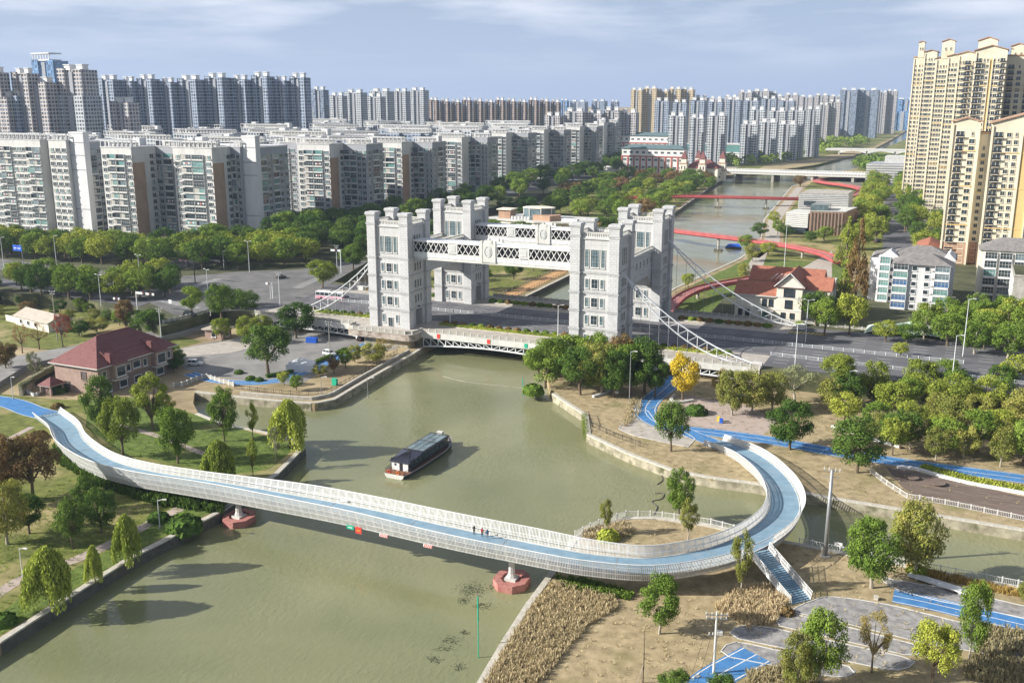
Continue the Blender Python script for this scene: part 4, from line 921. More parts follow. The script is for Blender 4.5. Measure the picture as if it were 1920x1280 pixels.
# bank at the tower and the loop of the footbridge
for a in [
 (1042,712,634,84,'deep','deep green tree filling the water side of the tower clump'),
 (1110,712,622,90,'green','tall green tree behind the middle of the tower clump'),
 (1182,742,640,84,'mid','wide green tree at the path side of the tower clump'),
 (1150,745,655,70,'deep','low dark tree at the front middle of the tower clump'),
 (1010,705,650,56,'mid','small green tree overhanging the truss bridge end'),
 (1022,725,636,86,'green','green tree leaning over the water at the tower clump edge'),
 (1060,705,626,96,'mid','full green tree in the clump hiding the tower foot'),
 (1088,740,646,92,'deep','dark tree at the front of the clump below the tower'),
 (1128,738,632,92,'koel','tan-flecked tree in the middle of the tower clump'),
 (1165,728,626,76,'maroon','brownish tree against the tower foot'),
 (1208,738,632,94,'deep','dark green tree at the chain end of the tower clump'),
 (1228,745,662,56,'dark','dark low tree beside the golden tree'),
 (1280,750,662,64,'gold','bright golden yellow tree beside the blue path'),
 (1258,846,753,74,'dark','single dark round tree on the plaza beside the blue path'),
 (1480,842,748,94,'deep','broad dark green tree on the dry lawn with propped trunk'),
 (1606,886,783,108,'deep','broadest dark green tree beside the brown plaza'),
 (1372,778,690,66,'koel','tan-flecked tree beside the golden tree below the road'),
 (1410,775,690,70,'koel','second tan-flecked tree below the road'),
 (1448,770,695,68,'koel','third tan-flecked tree below the road'),
 (1490,755,682,92,'grey','pale feathery tree below the retaining bank'),
 (1350,745,690,50,'autumn','brownish tree beside the truss end'),
 (1570,720,663,74,'ygreen','round yellow-green tree at the road edge on the grove side'),
 (1590,765,697,64,'dark','dark round tree below the round yellow-green tree'),
 (1135,1003,928,34,'upkoel','slender upright tree in the dry grass inside the loop'),
 (1273,965,876,60,'green','taller of the two thin trees inside the loop'),
 (1290,1012,932,48,'upkoel','shorter tan-flecked tree inside the loop'),
 (1389,1112,988,54,'upkoel','tan-flecked tree growing up past the footbridge by the stairs'),
 (1236,1188,1076,88,'bright','bright green bushy tree on the dry lawn below the footbridge'),
 (1634,1102,968,112,'bright','full bright green tree beside the canal fence'),
 (1716,1078,936,108,'koel','tan autumn tree leaning over the canal'),
 (1537,1282,1140,100,'bright','bright green tree among the paved bays'),
 (1634,1260,1138,66,'autumn','rusty autumn tree among the paved bays'),
 (1748,1280,1158,96,'ygreen','yellow-green tree beside the paved bays with white trunk'),
 (1817,1235,1083,62,'bright','narrow green tree beside the blue track'),
 (1490,1300,1185,66,'koel','straggly tan tree in front of the bright green one'),
 (1262,1315,1254,66,'dark','dark bush tree at the bottom picture edge'),
 (1352,1320,1262,66,'dark','second dark bush tree at the bottom picture edge'),
 (1925,1130,1090,40,'koel','tan tree cut by the picture edge beside the white bench')]: tree(*a[:5], a[5], ZR if a[0] == 1570 else ZL)
# beyond the road, by the villa and the avenue
for a in [
 (1530,610,545,70,'dark','dark tree hugging the shaded side of the cream villa', 7),
 (1545,628,560,60,'mid','dark green tree between the villa and the pale conifer', 7),
 (1592,628,545,66,'ygreen','yellow-green tree beside the net-covered mound', 7),
 (1580,590,505,74,'conifer','pale green feathery conifer beside the villa', 7),
 (1604,560,412,58,'rust','tall rusty brown conifer beside the white flats', 7),
 (1586,500,405,54,'conifer','tall pale conifer behind the rusty one', 7),
 (1660,640,598,52,'ygreen','low yellow-green tree in front of the net-covered mound', 7),
 (1700,645,605,48,'mid','second low tree in front of the net-covered mound', 7),
 (1688,668,640,34,'ygreen','small round tree in the road island', 7),
 (1785,595,565,34,'bright','small bright tree beside the white flats', 7),
 (1395,525,492,30,'koel','palm-like tuft tree beside the red arched bridge', 2),
 (1290,540,510,26,'ygreen','small bright tree beside the red arched bridge at the water', 2),
 (1410,490,455,36,'koel','brown planting beside the blue boat cover', 2),
 (1400,470,440,40,'mid','leafy tree on the bank beside the middle red footbridge', 2),
 (1425,445,415,36,'dark','dark tree above the blue boat cover', 2),
 (1440,480,452,36,'ygreen','yellowish tree in the museum square', 2),
 (1500,350,328,34,'maroon','brown tree at the end of the far red footbridge', 2),
 (1545,452,424,38,'mid','green tree beside the brick museum wing', 2),
 (1475,445,422,34,'dark','dark tree in front of the louvred museum', 2),
 (1520,455,432,30,'dark','second dark tree in front of the louvred museum', 2),
 (1450,420,395,28,'ygreen','green tree on the museum promenade', 2),
 (1458,440,412,26,'mid','low green tree on the museum promenade', 2)]: tree(*a[:5], a[5], a[6], None, False)
grove(pz([(-60,482),(120,492),(300,507),(420,506),(560,500),(600,487),(520,470),(300,478),(100,472),(-60,458)], ZU), ZU, 9.5, ['mid','ygreen','mid','ygreen','dark'], (12,15), (.95,1.2), '{c} street tree below the apartment blocks, {n} from the platform tower', (0,0), 'street trees below the apartment blocks', 11)
grove(pz([(505,476),(600,480),(690,470),(690,425),(600,430),(510,445)], ZU), ZU, 11, ['dark'], (12,15), (.95,1.15), '{c} tree massed behind the chain of the platform tower, {n} from the tower', (0,40), 'dark trees behind the crossing', 12)
grove(pz([(-60,560),(60,552),(180,566),(300,560),(345,548),(300,535),(180,545),(60,535),(-60,535)], ZU), ZU, 8.5, ['mid','dark','ygreen'], (10,12.5), (.95,1.15), '{c} tree on the verge of the lane, {n} from the crossing', (-90,20), 'verge trees beside the crossing', 13)
grove([(-134,80),(-120,300),(-140,620),(-165,880),(-205,880),(-186,620),(-160,300),(-160,80)], ZU, 15, ['dark','dark','mid'], (13,17), (1.0,1.2), '{c} tree along the street before the apartment blocks, {n} from the crossing', (-100,60), 'street trees before the far apartment blocks', 14, 60)
grove([(-112,190),(-60,170),(-10,170),(-5,280),(-22,452),(-55,720),(-125,720),(-130,600),(-115,300)], ZL, 17, ['dark','mid','dark','mid','dark','ygreen','maroon','deep'], (12,16), (1.15,1.4), '{c} tree in the riverside park behind the towers, {n} from the rear platform tower', (0,45), 'riverside park trees', 15, 70, [[(-115,235),(-28,235),(-28,330),(-115,330)]])
grove([(5,66),(-40,66),(-45,110),(-4,150),(2,100)], ZL, 10, ['dark','mid','dark'], (9,14), (.85,1.1), '{c} tree beside the sandy promenade, {n} from the rear platform tower', (0,60), 'promenade trees', 16, 7)
grove(pz([(1560,752),(1640,742),(1760,735),(1930,728),(1980,780),(1980,880),(1860,868),(1700,848),(1600,812),(1540,780)]), ZL, 8, ['ygreen','mid','dark','mid','ygreen','koel'], (8.5,11), (.9,1.1), '{c} tree in the grove below the road, {n} from the brown plaza', g(1700,885), 'grove trees below the road', 17, 60)
grove(pz([(1650,852),(1740,862),(1850,880),(1980,900),(1980,870),(1850,850),(1740,835),(1650,830)]), ZL, 6.2, ['koel','koel','ygreen'], (8,9.5), (.72,.9), '{c} flowering tree in the row beside the blue track, {n} from the plaza tree', g(1606,886), 'flowering trees beside the blue track', 18, 20)
grove(pz([(1700,640),(1780,655),(1960,690),(1990,630),(1880,600),(1790,605)], ZU), ZU, 7.2, ['bright','mid','ygreen','mid'], (8.5,11.5), (.9,1.1), '{c} tree beyond the road before the grey flats, {n} from the mound', g(1690,610,7), 'trees beyond the road', 19, 40)
grove(pz([(1590,470),(1650,465),(1660,400),(1655,345),(1625,345),(1615,400)]), ZL, 8.5, ['mid','ygreen','ygreen'], (13,17), (.8,1.0), '{c} avenue tree on the museum side of the street, {n} from the rusty conifer', g(1604,470), 'avenue trees on the museum side', 20, 34)
grove(pz([(1688,430),(1735,490),(1790,495),(1745,405),(1702,340),(1680,345)]), ZL, 8.5, ['dark','mid','ygreen'], (14,18), (.8,1.0), '{c} avenue tree below the yellow towers, {n} from the white flats', g(1700,470), 'avenue trees below the yellow towers', 21, 34)
grove(pz([(1545,440),(1600,445),(1590,405),(1555,405)]), ZL, 11, ['dark'], (7,9), (1,1.3), '{c} tree behind the brick museum wing, {n} from it', g(1540,440), 'trees behind the museum', 22, 8)
grove(pz([(1250,362),(1290,372),(1345,352),(1350,335),(1290,340)]), ZL, 13, ['maroon','dark','mid'], (10,13), (1.0,1.3), '{c} tree below the red turrets at the river, {n} from the far bridge', (-60,753), 'trees below the red turrets', 23, 16)
grove(pz([(-60,578),(60,566),(130,572),(230,602),(290,628),(240,622),(140,600),(20,598),(-60,600)]), ZL, 6.5, ['dark','koel','mid','maroon'], (4,6.5), (.9,1.2), 'low {c} tree behind the small tan-roofed house, {n} from the kiosk', g(385,635), 'low trees behind the small house', 31, 22)
grove(pz([(330,668),(345,690),(325,700),(315,680)]), ZL, 3.5, ['dark'], (4,6), (1,1.3), '{c} tree between the house and the white car, {n} from the inlet', g(362,740), 'trees beside the house', 32, 5)
# planting that reads as one mass
def woodland(name, polys, z, n, hr, leaf, label, k=.9, seed=1):
    q = random.Random(seed); mb = MB()
    for poly in polys:
        xs = [p[0] for p in poly]; ys = [p[1] for p in poly]; c = 0
        while c < n:
            x = q.uniform(min(xs), max(xs)); y = q.uniform(min(ys), max(ys))
            if not inpoly(x, y, poly): continue
            c += 1; h = q.uniform(*hr); r = h*q.uniform(.4,.6)
            for i in range(70):
                d = Vector((q.gauss(0,1), q.gauss(0,1), q.gauss(.3,1))).normalized(); p = Vector((x, y, z+h*.55))+Vector((d.x*r, d.y*r, d.z*h*.45))*q.uniform(.7,1.05)
                nn = (d+Vector((q.uniform(-.7,.7),q.uniform(-.7,.7),q.uniform(-.3,.8)))).normalized(); u = nn.cross(Vector((q.uniform(-1,1),.5,.3))).normalized(); v = nn.cross(u); kk = k*q.uniform(.6,1.3)
                mb.add([p-u*kk, p-v*kk*.7, p+u*kk, p+v*kk*.7], [(0,1,2,3)])
    o = mb.build(name, leaf); stuff(o); tag(o, label, 'woodland'); return o
woodland('woodland', [pz([(1362,318),(1440,312),(1560,285),(1640,268),(1600,262),(1500,272),(1400,290),(1355,305)])], ZL, 150, (9,15), 'leaf_mid', 'far wood along the marsh beyond the far bridge', 1.5, 2)
woodland('woodland', [pz([(1598,318),(1640,322),(1700,318),(1700,300),(1640,300),(1610,306)])], ZL, 60, (8,12), 'leaf_mid', 'far wood on the museum bank beyond the far bridge', 1.4, 3)
woodland('woodland', [pz([(1400,285),(1560,262),(1690,232),(1690,222),(1560,244),(1400,275)])], ZL, 150, (12,22), 'leaf_dark', 'dark belt of wood at the foot of the distant towers', 2.4, 4)
def tufts(polys, z, n, hr, leaf, label, seed=1, wd=.05, name='tall_grass', cat='grass'):
    q = random.Random(seed); mb = MB()
    for poly in polys:
        xs = [p[0] for p in poly]; ys = [p[1] for p in poly]; c = 0
        while c < n:
            x = q.uniform(min(xs), max(xs)); y = q.uniform(min(ys), max(ys))
            if not inpoly(x, y, poly): continue
            c += 1; hh = q.uniform(*hr)
            for i in range(9):
                a = q.uniform(0,6.28); ox, oy = math.cos(a), math.sin(a); r1 = q.uniform(.05,.18); r2 = r1+q.uniform(.1,.45); h = hh*q.uniform(.6,1.1); px_, py_ = -oy*wd, ox*wd
                mb.add([(x+ox*r1-px_,y+oy*r1-py_,z-.05),(x+ox*r1+px_,y+oy*r1+py_,z-.05),(x+ox*r2+px_*.6,y+oy*r2+py_*.6,z+h),(x+ox*r2-px_*.6,y+oy*r2-py_*.6,z+h)], [(0,1,2,3)])
    o = mb.build(name, leaf); stuff(o); tag(o, label, cat); return o
tufts([pz([(1035,1092),(1150,1122),(1158,1140),(1100,1175),(1010,1285),(905,1290),(950,1210),(1000,1135)])], ZL, 2200, (.5,1.0), 'reed', 'tall dry grass beside the narrow quay wall', 1)
tufts([pz([(1340,1140),(1380,1105),(1440,1100),(1485,1125),(1470,1140),(1450,1172),(1400,1175)])], ZL, 700, (.7,1.3), 'reed', 'tall dry grass at the foot of the stairs', 2)
tufts([pz([(1840,1175),(1960,1190),(1960,1300),(1800,1270),(1830,1220)])], ZL, 800, (.7,1.4), 'reed', 'tall dry grass between the blue track and the yellow-green tree', 3)
tufts([pz([(1400,1262),(1500,1245),(1540,1285),(1400,1300)])], ZL, 500, (.7,1.3), 'reed', 'tall dry grass in front of the lower paved bays', 4)
tufts([pz([(1090,995),(1170,978),(1190,1000),(1150,1015),(1090,1012)])], ZL, 260, (.5,1.0), 'reed', 'dry grass inside the loop of the footbridge', 5)
tufts([pz([(1700,1062),(1920,1112),(1990,1128),(1990,1138),(1920,1122),(1700,1074)])], ZL, 420, (.6,1.1), 'leaf_autumn', 'dry hedge grass along the canal fence', 6)
tufts([pz([(1180,752),(1208,745),(1200,775),(1178,800),(1165,800)])], ZL, 150, (.5,1.1), 'reed', 'dry grass beside the plaza below the tower clump', 7)
tufts([pz([(1040,1082),(1090,1085),(1190,1112),(1180,1126),(1060,1104)])], ZL, 420, (.4,.8), 'leaf_bright', 'green ground cover in the shade below the footbridge', 8, .09, 'ground_cover', 'ground cover')
tufts([pz([(100,840),(170,880),(300,925),(420,950),(420,965),(300,950),(190,915),(110,870)])], ZL, 700, (.8,1.8), 'leaf_dark', 'dark undergrowth below the start of the footbridge', 9, .14, 'undergrowth', 'undergrowth')
tufts([e_near+[(230,-20),(130,-8),(66,-8)]], ZL, 1500, (.12,.4), 'reed', 'scattered dry tufts on the lawn below the road', 21, .04)
tufts([s_edge[2:13]+[(124,-200),(230,-200)]], ZL, 2200, (.12,.4), 'reed', 'scattered dry tufts on the lawn of the car park side', 22, .04)
tufts([pz([(-100,1240),(0,1190),(118,1118),(252,1034),(420,946),(300,900),(180,880),(60,930),(-100,960)])], ZL, 1500, (.1,.3), 'leaf_mid', 'short grass tufts on the willow park lawn', 23, .05)
tufts([pz([(170,760),(250,765),(370,790),(480,820),(555,835),(505,880),(430,890),(330,870),(230,850),(160,800)])], ZL, 700, (.1,.3), 'leaf_mid', 'short grass tufts on the peninsula lawn', 24, .05)
# single shrubs
def shrub(px_, py_, wpx, m, label, z=ZL, hs=.8):
    p = G(px_, py_, z); s_ = wpx*depth(p)/F/2; o = put('shrub', BUSH[m], None, p, rnd.uniform(0,6)); o.scale = (s_, s_, s_*hs*1.2); tag(o, label, 'shrub')
for a in [(345,990,66,0,'low dark shrub beside the lamp post near the quay'), (298,975,40,0,'dark shrub in the shade of the footbridge'), (75,820,32,1,'brown shrub beside the first rail of the footbridge'), (108,765,24,1,'reddish shrub at the entrance of the footbridge'),
          (110,735,34,0,'dark shrub beside the house porch'), (1305,775,42,0,'low dark shrub beside the plaza path'), (1000,755-20,40,2,'green shrub at the water below the tower clump'), (1475,1150,30,1,'rusty shrub at the foot of the stairs'),
          (470,712,20,0,'first clipped shrub beside the car park path'), (486,714,18,0,'second clipped shrub beside the car park path'), (448,700,18,0,'third clipped shrub beside the car park path'),
          (1140,1010,44,3,'dry shrub under the slender upright tree'), (1720,1075,40,3,'dry shrub at the foot of the canal tree'), (1500,610,20,2,'small shrub beside the villa wall'), (5,1168,50,0,'dark shrub at the picture edge on the green bank')]:
    shrub(a[0], a[1], a[2], a[3], a[4], 7 if a[1] == 610 else ZL)
# ================================================================ white footbridge
FB = [(88,777,2.15),(119,802,2.6),(133,829,3.2),(165,856,3.9),(205,876,4.5),(271,893,5.2),(350,906,5.8),(437,920,6.3),(525,936,6.8),(612,952,7.1),(700,970,7.3),(810,995,7.3),(904,1015,7.1),(960,1026,6.9),(1036,1041,6.7),(1108,1053,6.5),(1216,1061,6.3),(1323,1046,6.1),(1395,1022,5.9),(1442,994,5.6),(1467,966,5.2),(1471,938,4.7),(1460,909,4.2),(1437,881,3.6),(1403,855,3.0),(1365,838,2.5),(1338,829,2.15)]
fbp = smooth_path([G(x, y, z) for x, y, z in FB], 1.8); fbn = normals2(fbp); HW = 3.05
def ease(x, pts):
    for (a, u), (b, v) in zip(pts, pts[1:]):
        if x <= b: t = max(0, (x-a)/(b-a)); t = t*t*(3-2*t); return u+(v-u)*t
    return pts[-1][1]
RH = {1: lambda f: ease(f, ((0,1.3),(.12,1.5),(.3,1.55),(.42,2.3),(.58,2.5),(.68,1.9),(.8,1.7),(1,1.3))), -1: lambda f: ease(f, ((0,1.3),(.1,1.8),(.2,2.6),(.32,2.7),(.45,2.3),(.55,1.9),(.68,2.0),(.8,2.3),(.92,1.6),(1,1.3)))}
def lean(h): return .28+.36*(h-1.2)
fb = thing('footbridge', 'long curving white footbridge with blue deck and picket railings', 'footbridge')
def off(p, n, o, dz): return p+n*o+Vector((0,0,dz))
girder = [[(-HW+.05,-.05),(-HW+.55,-.95),(-1.0,-1.35),(1.0,-1.35),(HW-.55,-.95),(HW-.05,-.05)]]
MB().sweep([[off(p, n, o, max(dz, 1.6-p.z+0) if p.z+dz < 1.6 else dz) for o, dz in girder[0]] for p, n in zip(fbp, fbn)], closed=True).build('girder', 'girder', fb)
n_seg = 14; k = len(fbp); cuts = [round(i*(k-1)/n_seg) for i in range(n_seg+1)]
for a, b_ in zip(cuts, cuts[1:]):
    ribbon(fbp[a:b_+1], HW-.1, HW-.1, .02).build('deck_panel', 'bluedeck', fb)
    MB().beam(off(fbp[a], fbn[a], -HW+.4, .03), off(fbp[a], fbn[a], HW-.4, .03), .14, .03).build('expansion_joint', 'steel', fb)
for s_ in (-1, 1):
    MB().sweep([[off(p, n, s_*(HW-.38), .025), off(p, n, s_*(HW-.38), .12), off(p, n, s_*(HW-.22), .12), off(p, n, s_*(HW-.22), .025)] for p, n in zip(fbp, fbn)]).build('kerb', 'offwhite', fb)
    MB().tube([off(p, n, s_*(HW+lean(RH[s_](i_/(k-1)))), RH[s_](i_/(k-1))) for i_, (p, n) in enumerate(zip(fbp, fbn))], .08, 6).build('handrail', 'white', fb)
    MB().tube([off(p, n, s_*(HW-.25), .95) for p, n in zip(fbp, fbn)], .045, 5).build('inner_rail', 'white', fb)
stairgap = min(range(k), key=lambda i: (fbp[i]-G(1418,1030,6)).length)
for s_ in (-1, 1):
    for i in range(k-1):
        if s_ == -1 and stairgap-1 <= i <= stairgap+1: continue
        a, b_, na, nb_ = fbp[i], fbp[i+1], fbn[i], fbn[i+1]; mb = MB(); low = max(-1.3, 1.75-a.z); h0, h1 = RH[s_](i/(k-1)), RH[s_]((i+1)/(k-1))
        for j in range(7):
            f_ = (j+.5)/7; p = a.lerp(b_, f_); n = na.lerp(nb_, f_)
            lo = off(p, n, s_*(HW-.45), low); hh = h0+(h1-h0)*f_; hi = off(p, n, s_*(HW+lean(hh)), hh)
            mb.beam(lo, hi, .115 if j else .18, .06, upv=n)
        for f_ in (.06, .36, .66):
            mb.beam(off(a, na, s_*(HW-.45+(lean(h0)+.45)*f_), low+(h0-low)*f_), off(b_, nb_, s_*(HW-.45+(lean(h1)+.45)*f_), low+(h1-low)*f_), .06, .08)
        mb.build('railing_panel', 'white', fb)
# stair down from the bend
st0 = off(fbp[stairgap], fbn[stairgap], -HW, 0); st1 = G(1503,1128,2.05); sdir = (st1-st0); run = Vector((sdir.x, sdir.y, 0)); rl = run.length; run.normalize(); sn = Vector((-run.y, run.x, 0)); SW = 1.75
ns = 26; rise = (st0.z-2.0)/ns
for i in range(ns):
    d = rl*(i/ns) if i < 14 else rl*(i/ns)+.0; z = st0.z-rise*(i+1); c = st0+run*(rl*(i+.5)/ns)
    if i in (13, 14): pass
    mb = MB(); h = rl/ns/2+.03
    q = [c-run*h-sn*SW, c+run*h-sn*SW, c+run*h+sn*SW, c-run*h+sn*SW]
    mb.add([(v.x,v.y,z+rise-.14) for v in q]+[(v.x,v.y,z+rise) for v in q], [(3,2,1,0),(4,5,6,7),(0,1,5,4),(1,2,6,5),(2,3,7,6),(3,0,4,7)]); mb.build('step', 'bluedeck', fb)
for s_ in (-1, 1):
    pts = [st0+sn*s_*(SW+.1), st0+run*rl+sn*s_*(SW+.1)]; pts[1].z = 2.05
    MB().sweep([[p+Vector((0,0,-.45)), p+Vector((0,0,.05)), p+sn*s_*.12+Vector((0,0,.05)), p+sn*s_*.12+Vector((0,0,-.45))] for p in pts], closed=True).build('stringer', 'whitemetal', fb)
    P = resample(pts, 1.8)
    for a, b_ in zip(P, P[1:]):
        mb = MB()
        for j in range(6):
            p = a.lerp(b_, (j+.5)/6); mb.beam(p+Vector((0,0,-.3)), p+sn*s_*.3+Vector((0,0,1.35)), .085 if j else .15, .06, upv=sn)
        for f_ in (.25, .6, 1): mb.beam(a+sn*s_*.3*f_+Vector((0,0,1.35*f_)), b_+sn*s_*.3*f_+Vector((0,0,1.35*f_)), .06, .07)
        mb.build('railing_panel', 'white', fb)
# river piers of the footbridge
def octo(rx, ry, c=.45): return [(-rx,-ry*c),(-rx*c,-ry),(rx*c,-ry),(rx,-ry*c),(rx,ry*c),(rx*c,ry),(-rx*c,ry),(-rx,ry*c)]
for px_, py_, lab in ((445,982,'red octagonal pier base with white column on the willow park side'), (953,1086,'red octagonal pier base with green plate beside the dry grass quay')):
    i = min(range(k), key=lambda j: abs(PX(fbp[j])[0]-px_)+(0 if fbp[j].z > 6.2 else 999)); c = fbp[i]; d = fbp[i+1]-fbp[i]; rz = math.atan2(d.y, d.x)
    t = thing('bridge_pier', lab, 'pier', (c.x, c.y, 0), rz, 'footbridge piers in the river')
    pr_ = octo(2.9, 3.2); inn = octo(1.7, 2.0); mb = MB(); o_ = [(x,y,-1) for x,y in pr_]; u_ = [(x,y,1.35) for x,y in pr_]; iu = [(x,y,1.35) for x,y in inn]; il = [(x,y,1.0) for x,y in inn]
    n8 = 8; vs_ = o_+u_+iu+il; fs = []
    for j in range(8):
        jj = (j+1)%8; fs += [(j,jj,8+jj,8+j), (8+j,8+jj,16+jj,16+j), (16+j,16+jj,24+jj,24+j)]
    fs.append(tuple(range(24,32))); mb.add(vs_, fs); mb.build('pier_base', 'pierred', t)
    MB().prism([(-1.0,-1.0),(1.0,-1.0),(1.0,1.0),(-1.0,1.0)], 1.0, 1.5).build('footing', 'offwhite', t)
    zt = c.z-1.3
    MB().sweep([[(r*math.cos(a_*math.pi/4)*sx_, r*math.sin(a_*math.pi/4), z) for a_ in range(8)] for r, sx_, z in ((.85,1,1.5),(.6,1,2.2),(.55,1,zt-1.0),(.9,1.3,zt-.3),(1.1,1.6,zt+.02))], closed=True).build('column', 'offwhite', t, smooth=False)
    if px_ > 900: MB().bx(-.45, .45, -.72, -.6, zt-1.0, zt-.3).build('plate', 'greenpaint', t)
for fx, lab in ((1235, 'pale column under the bend of the footbridge beside the dry grass'), (1440, 'pale column under the loop of the footbridge')):
    i = min(range(k), key=lambda j: abs(PX(fbp[j])[0]-fx)+(0 if 5 < fbp[j].z < 6.6 else 999)); c = fbp[i]
    tag(MB().tube([(c.x,c.y,-1),(c.x,c.y,c.z-2),(c.x,c.y,c.z-1.3)], [.55,.5,.95], 10).build('column', 'offwhite'), lab, 'column', 'footbridge columns')
# notices hung under the rail
def hang(px_, wd, hh, m_, name, lab, dz=-1.35, stripes=False):
    i = min(range(k), key=lambda j: abs(PX(fbp[j])[0]-px_)+(0 if fbp[j].z > 6.2 else 999)); p = off(fbp[i], fbn[i], -(HW-.3), dz); d = fbp[i+1]-fbp[i]
    o = put(name, MB().bx(-wd/2, wd/2, -.06, .0, -hh/2, hh/2, 0).mesh(name, m_), None, p, math.atan2(d.y, d.x)); tag(o, lab, 'sign')
    if stripes:
        for j in range(5):
            x = -wd/2+wd*(j+.15)/5; MB().add([(x,-.07,-hh/2),(x+wd*.1,-.07,-hh/2),(x+wd*.1+hh*.5,-.07,hh/2),(x+hh*.5,-.07,hh/2)], [(0,1,2,3)]).build('stripe', 'redpaint', o)
    else: MB().bx(-wd*.3, wd*.3, -.068, -.062, -hh*.14, hh*.1, 0).build('lettering', 'offwhite' if m_ == 'greenpaint' else 'orangepaint', o)
hang(679, 1.5, .75, 'greenpaint', 'notice', 'green notice under the rail of the footbridge')
hang(694, 1.3, 1.25, 'redpaint', 'notice', 'red square notice under the rail of the footbridge', -1.6)
hang(732, 1.7, .6, 'white', 'clearance_board', 'red and white striped board beside the red notice', -1.5, True)
hang(819, 1.7, .6, 'white', 'clearance_board', 'red and white striped board at the middle of the footbridge', -1.5, True)
i = min(range(k), key=lambda j: abs(PX(fbp[j])[0]-632)+(0 if fbp[j].z > 6.2 else 999)); d = fbp[i+1]-fbp[i]
o = put('notice', MB().bx(-.8,.8,-.06,.0,-.25,.25).mesh('notice','white'), None, off(fbp[i], fbn[i], HW-.2, .8), math.atan2(d.y,d.x)); tag(o, 'small white notice on the far railing of the footbridge', 'sign')
for j, (px_, py_) in enumerate(((1010,1),)): pass
for j in range(5):
    p = fbp[1]+fbn[1]*(-1.6+.8*j); tag(MB().tube([(0,0,0),(0,0,.9),(.0,.35,.9),(.0,.35,0)], .06, 5).build('barrier_hoop', 'steel', None, p), f'steel barrier hoop at the footbridge entrance, {nth(j+1)} across', 'barrier', 'barrier hoops at the footbridge')

# ================================================================ people
def person(p, rz, top_m, leg_m, label, pose=0, h=1.72):
    me = bpy.data.meshes.new('person'); s_ = h/1.75; st = .12+.1*(pose == 1); V = {}; vs_ = []; es = []; rs = []
    def v(n, x, y, z, r, r2=None): V[n] = len(vs_); vs_.append((x*s_, y*s_, z*s_)); rs.append((r*s_, (r2 or r)*s_))
    def e(a, b_): es.append((V[a], V[b_]))
    v('pel',0,0,.96,.155,.12); v('waist',0,0,1.1,.15,.11); v('chest',0,.01,1.33,.18,.125); v('neck',0,0,1.47,.065); v('head0',0,.01,1.56,.085,.09); v('head',0,.015,1.66,.1,.105); v('crown',0,.01,1.73,.065,.07)
    for a, b_ in (('pel','waist'),('waist','chest'),('chest','neck'),('neck','head0'),('head0','head'),('head','crown')): e(a, b_)
    for sg, n in ((-1,'l'),(1,'r')):
        f_ = st*sg*(1 if pose == 1 else .3)
        v(n+'sh',sg*.19,0,1.4,.075); ay = -f_*1.2 if pose == 1 else (.22 if pose == 2 else .03)
        v(n+'el',sg*.25,ay*.4,1.13,.05); v(n+'wr',sg*(.24 if pose != 2 else .12),ay+.05,.9 if pose != 2 else 1.12,.036); v(n+'hand',sg*(.24 if pose != 2 else .07),ay+.09,.8 if pose != 2 else 1.14,.042,.028)
        v(n+'hip',sg*.09,0,.9,.105); v(n+'kn',sg*.1,f_*.6,.5,.068); v(n+'an',sg*.1,f_,.09,.045); v(n+'toe',sg*.11,f_+.15,.035,.04,.03)
        for a, b_ in (('chest',n+'sh'),(n+'sh',n+'el'),(n+'el',n+'wr'),(n+'wr',n+'hand'),('pel',n+'hip'),(n+'hip',n+'kn'),(n+'kn',n+'an'),(n+'an',n+'toe')): e(a, b_)
    me.from_pydata(vs_, es, []); o = bpy.data.objects.new('person', me); col.objects.link(o)
    sk = o.modifiers.new('skin', 'SKIN'); ss = o.modifiers.new('sub', 'SUBSURF'); ss.levels = 1; ss.render_levels = 1
    for i_, q in enumerate(me.skin_vertices[0].data): q.radius = rs[i_]; q.use_root = (i_ == 0)
    dg = bpy.context.evaluated_depsgraph_get(); m2 = bpy.data.meshes.new_from_object(o.evaluated_get(dg)); o.modifiers.clear(); o.data = m2
    m2.materials.clear()
    for m_ in (top_m, leg_m, 'skin', 'hair', 'cloth_black'): m2.materials.append(M[m_])
    for pl in m2.polygons:
        c = pl.center/s_; pl.use_smooth = True
        if c.z > 1.5: pl.material_index = 3 if (c.z > 1.64 or c.y < -.01) else 2
        elif abs(c.x) > .2 and c.z < .88 and pose != 2: pl.material_index = 2
        elif c.z > .93: pl.material_index = 0
        elif c.z > .1: pl.material_index = 1
        else: pl.material_index = 4
    o.location = p; o.rotation_euler = (0,0,rz); tag(o, label, 'person', None); return o
def on_deck(px_, o_):
    i = min(range(k), key=lambda j: abs(PX(fbp[j]+fbn[j]*o_)[0]-px_)+(0 if fbp[j].z > 6.2 else 999)); d = fbp[i+1]-fbp[i]; q = off(fbp[i], fbn[i], o_, .03); e = PX(q+d.normalized()*.5)[0]-PX(q)[0]; q = q+d.normalized()*(.5*(px_-PX(q)[0])/e); return q, math.atan2(d.y, d.x)
for px_, o_, tm, lm, lab, ps, dr in ((889,1.9,'cloth_black','cloth_black','person in black standing alone on the footbridge',2,.3), (904,1.75,'cloth_red','cloth_black','person in a dark red jacket standing on the footbridge',0,0), (914,1.5,'cloth_blue','cloth_grey','person in dark blue beside the red jacket on the footbridge',1,.4)):
    p, rz = on_deck(px_, o_); person(p, rz+dr, tm, lm, lab, ps)
person(G(1325,776,ZL+.05), 2.4, 'cloth_grey', 'cloth_black', 'person in grey walking on the plaza path below the road', 1)
person(G(1321,779,ZL+.05), 2.2, 'cloth_black', 'cloth_black', 'person in black walking beside the person in grey', 1)
person(G(220,607,ZL+.05), 1.0, 'cloth_blue', 'cloth_grey', 'person in bright blue behind the red roof', 0)

